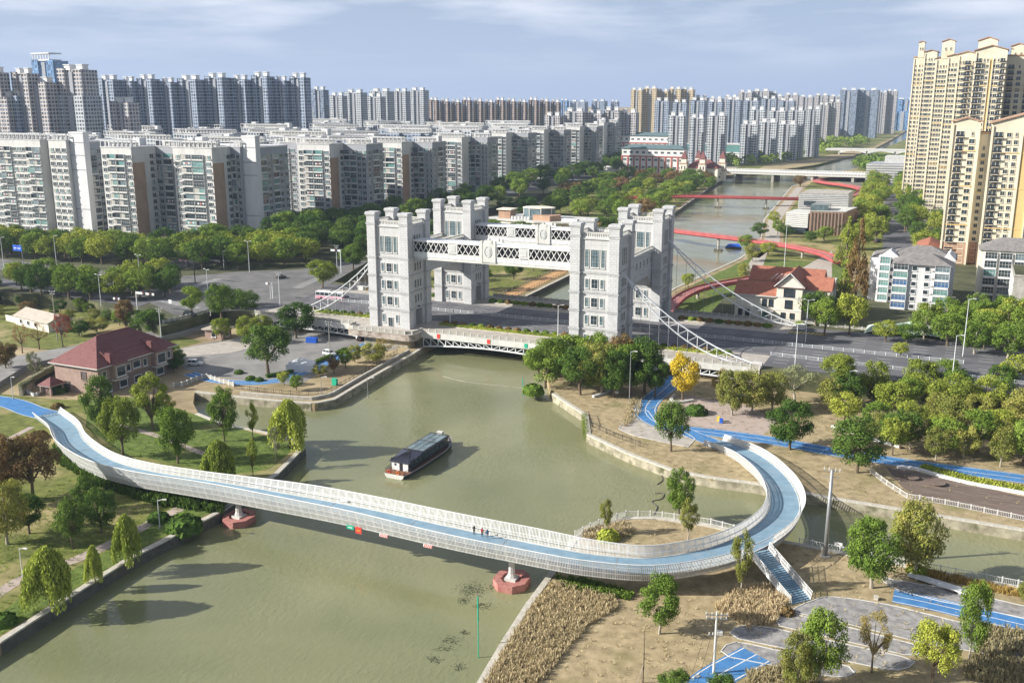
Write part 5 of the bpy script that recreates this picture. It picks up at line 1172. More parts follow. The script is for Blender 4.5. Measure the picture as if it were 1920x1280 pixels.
# ================================================================ tour boat
mat('boathull', (.075,.06,.06), .5, .3, .6, c2=(.14,.12,.115))
bt = thing('tour_boat', 'long tour boat with glazed roof heading up the river', 'boat', (*g(739,897,0), 0), R(-.5))
HL, HB = 25.5, 3.05
hull = []
for f_, b_, zk, zd in ((0,.80,-.2,1.0),(.06,.92,-.5,1.0),(.3,1,-.6,.95),(.7,1,-.6,.95),(.88,.72,-.5,1.1),(.97,.3,-.2,1.3),(1,.06,.3,1.4)):
    y = f_*HL; w_ = HB*b_; hull.append([(-w_,y,zd),(-w_*.92,y,.35),(-w_*.6,y,zk),(w_*.6,y,zk),(w_*.92,y,.35),(w_,y,zd)])
MB().sweep(hull, closed=True).build('hull', 'boathull', bt); MB().sweep([[(x*1.01,y-.03,z) for x,y,z in hull[0]],[(x*1.01,y+.02,z) for x,y,z in hull[0]]], closed=True).build('transom', 'offwhite', bt)
def deckpoly(sc, z): return [(h[0][0]*sc, h[0][1], z+.0) for h in hull]+[(h[-1][0]*sc, h[-1][1], z) for h in hull[::-1]]
MB().add(deckpoly(.97, 1.02), [tuple(range(14))[::-1]]).build('deck', 'woodhull', bt)
for sg in (-1, 1): MB().tube([(sg*abs(h[0][0])*1.02, h[0][1], h[0][2]) for h in hull], .1, 5).build('rubbing_strake', 'steel' , bt)
# cabin walls, windows and roof
cw, c0, c1, ch = 2.35, 2.6, 20.5, 3.55
MB().bx(-cw, cw, c0, c1, 1.0, 1.9).build('cabin_wall', 'darkmetal', bt)
for j in range(9):
    ya = c0+.3+j*(c1-c0-.6)/9; yb = ya+(c1-c0-.6)/9-.15
    for sg in (-1, 1): MB().bx(sg*cw-.04, sg*cw+.04, ya, yb, 1.95, ch-.15).build('window', 'glass', bt)
mb = MB()
for j in range(10):
    y = c0+.22+j*(c1-c0-.6)/9
    for sg in (-1, 1): mb.bx(sg*cw-.07, sg*cw+.07, y-.07, y+.07, 1.9, ch)
mb.build('cabin_frame', 'darkmetal', bt)
MB().bx(-cw-.25, cw+.25, c0+5.5, c1+.3, ch, ch+.14).build('roof', 'darkmetal', bt)
for r_ in range(4):
    for c_ in range(3):
        xa = -cw+.05+c_*(2*cw-.1)/3; ya = c0+5.9+r_*(c1-c0-6.1)/4; MB().bx(xa+.1, xa+(2*cw-.1)/3-.1, ya+.1, ya+(c1-c0-6.1)/4-.1, ch+.14, ch+.24).build('roof_panel', 'paleglass', bt)
for y in (c0+5.7, (c0+c1)/2+3, c1-.2): MB().tube([(-cw-.2,y,ch+.1),(-cw,y,ch+.5),(cw,y,ch+.5),(cw+.2,y,ch+.1)], .08, 5).build('roof_hoop', 'darkmetal', bt)
mb = MB(); cy_ = c0+3.0      # ribbed rear roof, falling to the stern
mb.add([(-cw-.3,c0-.5,3.0),(cw+.3,c0-.5,3.0),(cw+.25,c0+5.5,ch+.14),(-cw-.25,c0+5.5,ch+.14),(0,c0+4.2,ch+.75)], [(0,1,4),(1,2,4),(2,3,4),(3,0,4)]); rr_ = mb.build('rear_roof', 'boatroof', bt)
for j in range(9):
    x = -cw+(2*cw)*j/8; MB().beam((x,c0-.45,3.04),(x*.08,c0+4.1,ch+.74),.09,.1).build('roof_rib', 'darkmetal', rr_)
MB().bx(-2.1, 2.1, c0-.1, c0+.1, 1.0, 3.0).build('stern_wall', 'white', bt)
MB().bx(-.1, .75, c0-.14, c0-.1, 1.02, 2.75).build('door', 'darkmetal', bt)
MB().tube([(-1.15,c0-.16,2.3),(-1.15,c0-.1,2.3)], .28, 10).build('porthole', 'glass', bt)
# railing round the stern
pts = [(-2.75,3.2),(-2.65,1.6),(-2.4,.15),(2.4,.15),(2.65,1.6),(2.75,3.2)]
for z in (1.45, 1.9): MB().tube([(x,y,z) for x, y in pts], .045, 5).build('rail', 'darkmetal', bt)
for x, y in [(q.x, q.y) for q in resample([Vector((x,y,0)) for x, y in pts], .55)]: MB().tube([(x,y,1.0),(x,y,1.9)], .035, 4).build('stanchion', 'darkmetal', bt)
MB().bx(-2.35, 2.35, .05, .11, 1.08, 1.8).build('stern_board', 'woodhull', bt)
for x in (-1.2, 1.0):
    MB().tube([(x+.34*math.cos(a_*math.pi/6), -.02, 1.5+.34*math.sin(a_*math.pi/6)) for a_ in range(13)], .08, 6).build('life_ring', 'orangepaint' if x > 0 else 'redpaint', bt)
MB().bx(-.7, .7, c1-.1, c1+.9, ch+.2, ch+.8).build('searchlight_box', 'offwhite', bt)
MB().bx(-.9, .9, 22.0, 23.8, 1.05, 1.45).build('bow_seat', 'tanroof', bt)
for sg in (-1, 1): MB().tube([(sg*2.6,c1,1.0),(sg*2.6,c1,1.9),(sg*1.7,23.4,2.1),(sg*.3,25.2,2.2)], .04, 5).build('rail', 'steel', bt)

# wake behind the boat: real ridges on the water
wk = MB(); nx_, ny_ = 70, 46; vs_ = []; bp = Vector((*g(739,897,0), 0)); qk = random.Random(2)
for j in range(ny_+1):
    for i in range(nx_+1):
        v = j/ny_; d_ = v*46; half = 3.2+d_*.36; u = -1+2*i/nx_; e = math.sin(math.pi*v)**.6*(1-u*u); arm = math.exp(-((abs(u)-.62)/.16)**2)+.45*math.exp(-(u/.25)**2)
        h = e*(.22*arm*math.sin(d_*1.5+abs(u)*half*1.9)+.025*math.sin(i*1.7+j*.9)+qk.uniform(-.008,.008))*(1-.6*v)
        vs_.append((bp.x+u*half, bp.y-.3-d_, .012+max(-.008, h)*e))
wk.add(vs_, [(j*(nx_+1)+i, (j+1)*(nx_+1)+i, (j+1)*(nx_+1)+i+1, j*(nx_+1)+i+1) for j in range(ny_) for i in range(nx_)])
o = wk.build('wake', 'water', smooth=True); stuff(o); tag(o, 'wake of ripples spreading behind the tour boat', 'wake')
# ================================================================ buildings
AW = {}
def apt_window(w=1.8, h=1.75, wm='aptwall', gm='glass'):
    key = ('w', w, h, wm, gm)
    if key not in AW:
        mb = MB(); a = w/2
        mb.bx(-a-.12, a+.12, -.42, 0, -.95, -.72, 0); mb.bx(-a-.12, a+.12, -.42, 0, h-.72, h-.58, 0)
        mb.bx(-a, a, -.34, 0, -.72, h-.72, 1)
        for x in (-a-.05, 0, a+.05): mb.bx(x-.06, x+.06, -.4, 0, -.72, h-.72, 2)
        mb.bx(-a*.9, -a*.1, -.36, -.34, -.6, h-.8, 4) if (len(AW) % 2) else None; mb.bx(a+.3, a+1.0, -.5, 0, -.95, -.85, 0); mb.bx(a+.35, a+.95, -.42, -.05, -.85, -.3, 3)
        AW[key] = mb.mesh('window', [wm, gm, 'offwhite', 'aptgrey', 'curtain'])
    return AW[key]
def apt_balcony(w=3.9, wm='aptwall', gm='glass', kind=0):
    key = ('b', w, wm, gm, kind)
    if key not in AW:
        mb = MB(); a = w/2
        mb.bx(-a, a, -.95, 0, -1.3, -1.12, 0)
        mb.bx(-a, a, -.95, -.85, -1.12, -.5, 0 if kind != 2 else 1)
        mb.bx(-a+.05, a-.05, -.8 if kind else -.12, -.02, -1.1, 1.7, 1)
        for x in (-a+.06, a-.06): mb.bx(x-.07, x+.07, -.95, 0, -1.12, 1.75, 0)
        if kind:
            for i in range(1, 4): x = -a+w*i/4; mb.bx(x-.04, x+.04, -.86, -.8, -.5, 1.7, 2)
            mb.bx(-a, a, -.88, -.8, .75, .82, 2)
        if kind == 3:
            for i_, x in enumerate((-a*.55, -a*.1, a*.35)): mb.bx(x, x+a*.3, -.84, -.82, .1+.15*i_, 1.2, 3 if i_ != 1 else 4)
        if kind == 4: mb.bx(-a+.2, -a*.1, -.82, -.79, -.4, 1.6, 5)
        AW[key] = mb.mesh('balcony', [wm, gm, 'offwhite', 'laundry_white', 'laundry_red', 'curtain'])
    return AW[key]
def face_cells(pattern, length):
    wd = {'w': 3.0, 'b': 4.2, 's': 2.2, 'W': 3.4}; tot = sum(wd[c] for c in pattern); u = 0; o = []
    for c in pattern: s_ = wd[c]*length/tot; o.append((c, u+s_/2, s_)); u += s_
    return o
GL = ['glass','glass','glass','paleglass','glass','glass','greenglass']
def dress(t, x0, x1, y0, y1, zb, zt, fh, fr, rt_, wm, q, joined=None):
    """windows and balconies on the front (-y) and side (+x) of a wing"""
    nf = int((zt-zb)/fh); items = []
    for pat, org, dr, rz, ln in ((fr, (x0,y0), (1,0), 0, x1-x0), (rt_, (x1,y0), (0,1), math.pi/2, y1-y0)):
        if not pat: continue
        for c, u, s_ in face_cells(pat, ln):
            gcol = q.choice(GL)
            for f_ in range(nf):
                z = zb+fh*(f_+.5)
                if c == 's': continue
                if c in 'wW': me = apt_window(round(min(2.5, s_-.7),1) if c == 'w' else 2.6, 2.1, wm, q.choice(GL))
                else: me = apt_balcony(round(s_-.25, 1), wm, q.choice(GL), q.choice((0,0,1,1,2,3,4,4)))
                items.append((me, (org[0]+dr[0]*u, org[1]+dr[1]*u, z), rz))
    if joined is None:
        for me, l, rz in items: put(me.name.split('.')[0], me, t, l, rz)
    else: joined += items
def join_items(t, items, name):
    if not items: return
    mats = []; V = []; Fc = []; MI = []
    for me, l, rz in items:
        c, s_ = math.cos(rz), math.sin(rz); o = len(V); mp_ = []
        for m_ in me.materials:
            if m_.name not in mats: mats.append(m_.name)
            mp_.append(mats.index(m_.name))
        for v in me.vertices: x, y, z = v.co; V.append((l[0]+c*x-s_*y, l[1]+s_*x+c*y, l[2]+z))
        for p in me.polygons: Fc.append([o+i for i in p.vertices]); MI.append(mp_[p.material_index])
    mb = MB(); mb.v = V; mb.f = Fc; mb.m = MI; stuff(mb.build(name, mats, t))
def roof_dressing(t, x0, x1, y0, y1, zt, q, n=3, fm='aptwhite'):
    MB().bx(x0+.2, x1-.2, y0+.2, y1-.2, zt+.35, zt+.37).build('roof_surface', q.choice(['concrete','greyroof','aptgrey']), t)
    MB().bx(x0-.3, x1+.3, y0-.3, y1+.3, zt, zt+.35).build('cornice', 'aptwhite', t)
    w_ = x1-x0; k_ = max(3, int(w_/3)); mb = MB()
    for yy in (y0+.3, y0+4):
        for i in range(k_+1): x = x0+w_*i/k_; mb.bx(x-.18, x+.18, yy-.18, yy+.18, zt+.35, zt+3.2)
        mb.bx(x0-.2, x1+.2, yy-.25, yy+.25, zt+3.2, zt+3.6)
    for i in range(k_*2+1): x = x0+w_*i/(k_*2); mb.bx(x-.1, x+.1, y0, y0+4.3, zt+3.6, zt+3.8)
    mb.build('roof_frame', fm, t)
    MB().bx(x0, x1, y0+5.5, y0+5.8, zt+.35, zt+2.9).build('roof_wall', 'aptwall', t)
    for i in range(n):
        x = q.uniform(x0+3, x1-6); MB().bx(x, x+q.uniform(3.5,6), y1-7, y1-2, zt+.35, zt+q.uniform(3.2,5.2)).build('stair_housing', 'aptwhite', t)
q6 = random.Random(5)
AG = 'slab apartment blocks below the skyline'
def slab(label, wings, zb, floors, roof=True, joined=False, wm='aptwall', grp=AG):
    x0 = min(w_[0] for w_ in wings); y0 = min(w_[2] for w_ in wings); t = thing('apartment_block', label, 'apartment block', (x0, y0, 0), 0, grp); J = [] if joined else None
    for (xa, xb, ya, yb, zt, fr, rt_, m_, rm) in wings:
        a, b_, c, d = xa-x0, xb-x0, ya-y0, yb-y0
        MB().bx(a, b_, c, d, 1, zt).build('wing', m_, t)
        if rm: MB().bx(b_, b_+.06, c+.0, min(c+9, d), zb, zt-8).build('side_panel', rm, t)
        dress(t, a, b_, c, d, zb, zt-.6, (zt-zb)/floors, fr, rt_, wm, q6, J)
        if roof and fr: roof_dressing(t, a, b_, c, d, zt, q6, 1 if b_-a < 26 else 2)
        elif roof: MB().bx(a-.2, b_+.2, c-.2, d+.2, zt, zt+.8).build('cornice', 'aptwhite', t)
    if joined: join_items(t, J, 'window_rows')
    return t
slab('white slab block with blank end panel at the picture edge', [(-350,-303,131,152,58,'wwwbbwwwbb','','aptwall',None), (-303,-297,136,152,57,'s','','aptgrey',None), (-297,-283.4,131.5,152,58,'wWw','','aptwall',None), (-283.2,-272.5,134,138,62,'','','aptwhite',None), (-330,-273.5,152,180,56,'','wbwbw','aptgrey',None), (-283.3,-274,138,152,57,'','bwb','aptgrey',None)], 5, 14)
t = thing('joint_strip', 'grey joint lines across the blank end panel at the picture edge', 'panel joint')
for z in (20, 42, 50, 57): MB().bx(-283.3, -272.4, 133.9, 134, z-.25, z+.25).build('strip', 'aptgrey', t)
slab('stepped slab block with two lit bays and brown flanks', [(-258,-236,132,156,55,'wbbw','ssswb','aptwall','apttan'), (-236,-219,150,172,55,'wbw','','aptgrey',None), (-219,-192,145,166,55,'wbbw','ssswb','aptwall','apttan'), (-192,-185.5,160,178,55,'bw','','aptgrey',None), (-185.5,-176.5,162,166,60.5,'','','aptwhite',None), (-240,-178,166,192,54.5,'','bwbww','aptgrey',None)], 5, 14)  # recessed and rear wings darker than the bays: shade put into their wall colour
t = thing('joint_strip', 'grey joint lines across the white end panel of the stepped block', 'panel joint')
for z in (18, 40, 47, 55): MB().bx(-185.6, -176.4, 161.9, 162, z-.25, z+.25).build('strip', 'aptgrey', t)
labs = ['slab block with one lit bay behind the white end panel', 'slab block directly behind the platform tower', 'third slab block of the stepped row beyond the platform tower', 'fourth slab block of the stepped row beyond the platform tower', 'fifth slab block of the stepped row, above the riverside park', 'sixth slab block of the stepped row, above the riverside park', 'last slab block of the stepped row beside the school']
for i, (pl, pr, pe, y, zt) in enumerate([(559,619,688,228,54), (694,754,811,290,53), (814,866,914,405,52), (915,949,990,508,52), (990,1020,1057,590,52.5), (1057,1087,1118,650,54), (1120,1132,1154,785,55)]):
    xl, xr = XC(pl, y, 40), XC(pr, y, 40); xe = XC(pe, y+15, 40)
    W_ = [(xl, xr, y, y+15.2, zt, 'wbbw', 'ssw', 'aptwall', 'apttan' if i < 2 else None), (xr, xe, y+15, y+34, zt-.4, 'bbww', 'wbw', 'aptgrey', None)]
    if i == 0: W_.append((xl-22, xl, y+12, y+30, zt, 'bwww', '', 'aptgrey', None))
    slab(labs[i], W_, 5, 14 if i < 3 else 16, True, i > 1)
# same blocks further back: only roofs and upper floors show
def far_slab(x, y, w_, zt, label, m_='fac_white', d=16):
    t = thing('apartment_block', label, 'apartment block', (x, y, 0), 0, 'slab blocks in the second rows')
    MB().bx(0, w_, 0, d, 1, zt).bx(w_*.1, w_*.35, -3, 0, 1, zt).bx(w_*.6, w_*.85, -3, 0, 1, zt).build('wall', m_, t); roof_dressing(t, 0, w_, -.5, d, zt, q6, 3, q6.choice(['aptwall','aptgrey','aptwhite'])); [MB().bx(w_*f_-1.2, w_*f_+1.2, 6, 9, zt+.35, zt+1.6).build('water_tank', 'steel', t) for f_ in (.2,.5,.8)]
nn = 0
for y in (215, 280, 350, 430, 520, 620, 740):
    for x in (-720,-640,-560,-480,-400,-320,-255):
        if x > -330 and y < 260: continue
        u0 = PX((x,y,54)); u1 = PX((x+55,y,54))
        if u1[0] < -10 or u0[0] > 1000 or y-250 < (x+720)*-.2: continue
        if x == -255: x -= 5
        nn += 1; far_slab(x, y+q6.uniform(-8,8), 52 if x < -260 else 40, 52+q6.uniform(-1.5,2.5), f'{nth(nn)} slab block of the rear rows showing its white roof frames', q6.choice(['fac_white','fac_white','fac_bluegrey']))
# ---------------------------------------------------------------- distant towers
def at_depth(px_, d, z=4.0):
    ky = ((z-CAM.z)/d-fw.z)/up.z; return CAM+(fw+rt*((px_-960)/F)+up*ky)*d
def far_tower(px0, px1, ytop, d, m_, label, group, roofm='white', caps=2):
    c = at_depth(px0, d); mpp = d/F; a = YAW+math.atan(((px0+px1)/2-960)/F); rat = .55
    fr = (px1-px0)*mpp/(math.cos(a)+rat*abs(math.sin(a))); dp = fr*rat; h = ZT(c.x, c.y, ytop)-2
    if px1 > 1500: c.x += 0
    t = thing('tower_block', label, 'tower block', (c.x, c.y, 2), 0, group)
    MB().bx(0, fr, 1.5, dp, 0, h*.985).build('wall', m_, t)
    b = fr/3
    for i in range(3):
        if i == 1: continue
        MB().bx(b*i+b*.08, b*i+b*.92, -.8, 1.6, 0, h*(1 if i == 0 else .99)).build('bay', m_, t)
    MB().bx(b*1.3, b*1.7, .5, 1.6, 0, h*.97).build('stair_bay', 'aptgrey', t)
    for i in range(caps):
        x = fr*(.12+.5*i); MB().bx(x, x+fr*.22, dp*.3, dp*.7, h*.985, h*.985+4).bx(x-.6, x+fr*.22+.6, dp*.3-.6, dp*.7+.6, h*.985+4, h*.985+4.6).build('roof_house', roofm, t)
    return t
def row(specs, d, m_, fmt, group, dj=0):
    for i, s_ in enumerate(specs): far_tower(s_[0], s_[1], s_[2], d+dj*i, s_[3] if len(s_) > 3 else m_, fmt.format(nth(i+1)), group)
row([(200,243,147),(243,272,150),(272,312,146),(312,346,152),(346,396,147),(396,444,143),(444,482,147),(482,524,141),(524,552,149),(552,590,143)], 1010, 'fac_bluegrey', '{} grey-blue tower in the long row behind the slab blocks, counted from the office tower', 'grey-blue tower row')
row([(0,38,133,'fac_orange'),(0,52,180,'fac_orange'),(46,92,135,'fac_orange'),(65,130,152,'fac_orange'),(120,200,178,'fac_white'),(130,198,128,'fac_orange'),(222,272,190,'fac_orange'),(28,66,178,'fac_bluegrey')], 850, 'fac_orange', '{} tower of the orange-trimmed cluster round the office tower', 'orange-trimmed towers')
t = far_tower(78,140,112,1350,'fac_glass','blue glass office tower with pale crown above the orange-trimmed cluster',None,'white',0)
h = ZT(t.location.x, t.location.y, 112)-2; MB().bx(2, 34, 0, 20, h*.985, h*.985+2).build('crown_floor', 'white', t)
for i in range(7): MB().bx(2.5+i*5, 3.5+i*5, .5, 1.5, h*.985+2, h*.985+9).build('crown_post', 'white', t)
MB().bx(1, 35, -.5, 20.5, h*.985+9, h*.985+10.5).build('crown_rim', 'white', t)
row([(590,621,167,'fac_glassgrey'),(622,655,178),(650,692,172),(690,726,180),(696,742,170),(740,772,170),(770,806,168)], 1350, 'fac_white', '{} pale tower after the long grey-blue row', 'pale towers after the grey-blue row', 40)
row([(806+i*20.5, 806+(i+1)*20.5-1, 187+(i%3)*2) for i in range(12)], 1480, 'fac_brown', '{} brown tower in the even brown row', 'brown tower row')
row([(1050,1066,188,'fac_glass'),(1068,1102,190),(1108,1138,189,'fac_glassgrey'),(1144,1160,190,'fac_glassgrey')], 2600, 'fac_bluegrey', '{} small hazy tower on the horizon beyond the brown row', 'hazy towers on the horizon')
row([(1020,1056,216),(1056,1100,208),(1098,1132,212),(1130,1165,206),(1160,1196,210)], 1250, 'fac_pale', '{} mid-rise block behind the last slab block', 'mid-rise blocks behind the slab row')
row([(1180,1205,168),(1203,1232,165),(1230,1252,170),(1250,1276,166),(1274,1299,167)], 1750, 'fac_gold', '{} golden tower of the golden group', 'golden towers')
row([(1224+i*33, 1255+i*33, y) for i, y in enumerate((188,191,187,190,186,188,184,188))], 1400, 'fac_bluegrey', '{} tower in the front row beyond the school', 'front row beyond the school', 35)
row([(1298+i*28, 1325+i*28, y) for i, y in enumerate((182,184,181,178,183,180,177,181,178,180))], 1750, 'fac_pale', '{} pale tower in the rear row beyond the school', 'rear row beyond the school', 55)
row([(1250,1284,216),(1290,1320,220),(1322,1360,216),(1385,1420,232),(1420,1455,228),(1455,1492,232),(1400,1432,205),(1436,1470,207),(1472,1504,206),(1506,1534,204)], 1180, 'fac_white', '{} white mid-rise at the foot of the tower rows beyond the school', 'white mid-rises beyond the school', 22)
row([(1530,1550,196),(1548,1572,190),(1380,1408,172),(1406,1440,170),(1440,1452,174)], 1900, 'fac_pale', '{} slim pale tower at the end of the rear row', 'slim pale towers')
row([(1568,1602,168),(1600,1641,168)], 2050, 'fac_glassgrey', '{} tall grey glass tower near the marsh', 'grey glass towers near the marsh')
row([(1640,1657,172),(1656,1676,170)], 2300, 'fac_pale', '{} beige tower beside the grey glass towers', 'beige towers near the marsh')
row([(1676,1712,186),(1664,1712,208,'fac_glass')], 2500, 'fac_glass', '{} dark blue block low on the horizon beside the yellow towers', 'dark blue blocks on the horizon')
# ---------------------------------------------------------------- yellow towers
def ywin(w, h, arch=False):
    key = ('y', w, h, arch)
    if key not in AW:
        mb = window_mesh(w, h, 2, 1, .16, 1, .2)
        if arch:
            n = 8; pts = [(w/2*math.cos(math.pi*i/n), h/2+w/2*math.sin(math.pi*i/n)) for i in range(n+1)]
            for i in range(n): mb.add([(0,-.1,h/2),(pts[i][0],-.1,pts[i][1]),(pts[i+1][0],-.1,pts[i+1][1])], [(0,1,2)], 1); mb.beam((pts[i][0],-.1,pts[i][1]),(pts[i+1][0],-.1,pts[i+1][1]),.16,.2,0,(0,1,0))
        AW[key] = mb.mesh('window', ['yellow_wall','glass','offwhite'])
    return AW[key]
def ybalc(w):
    key = ('yb', w)
    if key not in AW:
        mb = MB(); a = w/2; mb.bx(-a, a, -1.3, 0, -1.35, -1.15, 0); mb.bx(-a, a, -1.3, -1.2, -1.15, -.4, 1); mb.bx(-a+.1, a-.1, -.1, 0, -1.1, 1.2, 2)
        for i in range(3): x = -a+.1+(w-.2)*i/2; mb.bx(x-.08, x+.08, -.2, 0, -1.15, 1.25, 0)
        AW[key] = mb.mesh('balcony', ['yellow_wall','darkmetal','glass'])
    return AW[key]
def gable(x0, x1, y0, y1, z, h, ov=.8):
    mb = MB(); xm = (x0+x1)/2; e = .45
    for yy in (y0-ov, y1): pass
    a = [(x0-ov,y0-ov,z),(xm,y0-ov,z+h),(x1+ov,y0-ov,z),(x1+ov,y1,z),(xm,y1,z+h),(x0-ov,y1,z)]; b_ = [(p[0],p[1],p[2]+e) for p in a]
    mb.add(a+b_, [(0,1,7,6),(1,2,8,7),(6,7,10,11),(7,8,9,10),(0,5,4,1),(1,4,3,2),(0,6,11,5),(2,3,9,8)], 0)
    mb.add([(x0,y0,z),(x1,y0,z),(xm,y0,z+h)], [(0,1,2)], 1); return mb
def ywing(t, x0, x1, y0, y1, zt, cols, fh=3.15, zb=4, base=0, gab=True, J=None, slot=None):
    zg = zt
    MB().bx(x0, x1, y0, y1, 1, zt).build('wing', 'yellow_wall', t)
    if base: MB().bx(x0-.12, x1+.12, y0-.12, y1, 1, base).build('plinth', 'brownwall', t)
    if gab: gable(x0, x1, y0, y1, zt, (x1-x0)*.16).build('gable', ['brownwall','yellow_wall'], t)
    else: MB().bx(x0-.5, x1+.5, y0-.5, y1, zt, zt+.7).build('cornice', 'brownwall', t)
    for i, z in enumerate((base or 12, zt*.35, zt*.6, zt*.82)): MB().bx(x0-.22, x1+.22, y0-.22, y0, z, z+.45).build('band', 'yellow_trim' if i else 'cream', t)
    if slot:
        a, b_ = slot; MB().bx(a, b_, y0-.09, y0, 4, zt-5).build('slot', 'yellow_trim', t)
        n = 8; r = (b_-a)/2; c = (a+b_)/2; pts = [(c+r*math.cos(math.pi*i/n), zt-5+r*math.sin(math.pi*i/n)) for i in range(n+1)]; mb = MB()
        mb.add([(x,y0-.09,z) for x, z in pts], [tuple(range(n+1))]); mb.build('slot_arch', 'yellow_trim', t)
        for s_ in (a-.25, b_+.25): MB().bx(s_-.25, s_+.25, y0-.6, y0, 4, zt-5).build('pilaster', 'yellow_wall', t)
    for xx in (x0+.35, x1-.35): MB().bx(xx-.4, xx+.4, y0-.55, y0, 4, zt-1).build('pilaster', 'yellow_wall', t)
    nf = int((zt-zb-2)/fh)
    for f_ in range(nf):
        z = zb+fh*(f_+.5); top_ = f_ == nf-1
        for kind, u in cols:
            x = x0+(x1-x0)*u
            if z < base and kind == 'a': kind = 'w'
            me = ybalc(3.4) if kind == 'b' else ywin(.8,1.5,True) if kind == 'a' or top_ else ywin(2.2,1.9) if kind == 'W' else ywin(1.5,1.75)
            if kind == 'a' and f_ % 5: me = ywin(1.7,1.7)
            it = (me, (x, y0, z), 0)
            if J is None: put(me.name.split('.')[0], me, t, it[1], 0)
            else: J.append(it)
yt = thing('residential_tower', 'yellow gabled tower rising right behind the white flats', 'tower block', (0,0,0), 0, 'yellow towers')
ztn = ZT(168, 218, 229)
ywing(yt, 168, 179.5, 218, 236, ztn, [('b',.3),('W',.74)], base=17)
ywing(yt, 179.5, 184, 222, 236, ztn-5, [('w',.5)], base=17, gab=False)
ywing(yt, 184, 213, 212, 236, ZT(184,212,232), [('b',.1),('a',.24),('w',.34),('w',.64),('a',.74),('b',.9)], base=17, slot=(196.5,200.5))
yt2 = thing('residential_tower', 'tallest yellow tower complex stepping back along the avenue', 'tower block', (0,0,0), 0, 'yellow towers'); J = []
for (pl, pr, y, ty, cols, gab, slot) in ((1708,1731,560,108,[('w',.2),('w',.5),('w',.8)],False,None), (1728,1752,520,98,[('w',.15),('w',.4),('w',.6),('w',.85)],True,None), (1750,1774,470,110,[('w',.15),('w',.38),('w',.62),('w',.85)],True,None), (1772,1798,430,106,[('w',.15),('w',.38),('w',.62),('w',.85)],True,None), (1792,1826,395,102,[('w',.12),('w',.3),('b',.55),('w',.85)],True,None), (1824,1884,360,95,[('b',.12),('W',.3),('a',.41),('a',.62),('W',.74),('b',.9)],True,(0,0)), (1882,1990,375,105,[('b',.1),('W',.25),('b',.42),('b',.6),('W',.8)],False,None)):
    zt = ZT(XC(pl,y,60), y, ty); xa, xb = XC(pl+6,y,zt), XC(pr+6,y,zt)
    if slot: slot = (xa+(xb-xa)*.485, xa+(xb-xa)*.56)
    ywing(yt2, xa, xb, y, y+26, zt, cols, 3.2, gab=gab, J=J, slot=slot)
for pl, pr, y, ty in ((1724,1735,530,76), (1768,1792,445,74), (1836,1872,385,72), (1898,1925,390,82)):
    zt = ZT(XC(pl,y,100), y, ty); xa, xb = XC(pl,y,zt), XC(pr,y,zt)
    MB().bx(xa, xb, y, y+9, zt-12, zt-1.5).build('roof_pavilion', 'yellow_wall', yt2); gable(xa, xb, y, y+9, zt-1.5, (xb-xa)*.2, .6).build('pavilion_roof', ['brownwall','yellow_wall'], yt2)
    for i in (0, 1): put('window', ywin(.8,1.5,True), yt2, (xa+(xb-xa)*(.3+.4*i), y, zt-6), 0)
join_items(yt2, J, 'window_rows')
t = thing('podium', 'low yellow podium with red roof at the foot of the yellow towers', 'building', (0,0,0))
MB().bx(158,168,222,250,2,12).build('wall','yellow_wall',t); gable(158,168,222,250,12,2.4).build('roof',['orangeroof','yellow_wall'],t)
# ---------------------------------------------------------------- white flats with grey hipped roofs
def hip(x0, x1, y0, y1, z, h, ov=.6, axis='x', m=0):
    x0 -= ov; x1 += ov; y0 -= ov; y1 += ov; mb = MB()
    if axis == 'x': k_ = min((y1-y0)/2, (x1-x0)/2*.98); a, b_ = (x0+k_, (y0+y1)/2, z+h), (x1-k_, (y0+y1)/2, z+h)
    else: k_ = min((x1-x0)/2, (y1-y0)/2*.98); a, b_ = ((x0+x1)/2, y0+k_, z+h), ((x0+x1)/2, y1-k_, z+h)
    v = [(x0,y0,z),(x1,y0,z),(x1,y1,z),(x0,y1,z),a,b_]
    f_ = [(0,1,5,4),(1,2,5),(2,3,4,5),(3,0,4)] if axis == 'x' else [(0,1,4),(1,2,5,4),(2,3,5),(3,0,4,5)]
    return mb.add(v, f_+[(3,2,1,0)], m)
wf = thing('block_of_flats', 'white six-storey flats with grey hipped roofs', 'block of flats', (155,100,7))
for (x0, x1, y0, y1, zt) in ((0,19,0,14,16.5), (-6,20,12,30,17), (-9,-6.1,14,30,16)):
    MB().bx(x0, x1, y0, y1, -1, zt).build('wing', 'aptwhite', wf)
for (x0, x1, y0, y1, z) in ((0,19,-.5,14,16.5), (-2,20,13,30,17), (-8,2,16,31,16.2)): hip(x0, x1, y0, y1, z, 3.6 if x1-x0 > 11 else 2.2).build('roof', 'greyroof', wf)
for (xa, xb, yy) in ((-5.5,1.5,12), (15.5,20.5,12), (16,20.5,18)):
    MB().add([(xa,yy-.1,16.8),(xb,yy-.1,16.8),((xa+xb)/2,yy-.1,19.4),(xa,yy+6,16.8),(xb,yy+6,16.8),((xa+xb)/2,yy+6,19.4)], [(0,1,2),(0,2,5,3),(1,4,5,2)]).build('dormer_gable', 'aptwhite', wf)
fwin = wmesh('flat_w', 1.5, 1.4, 2, 1, ('white','glass','darkmetal'))
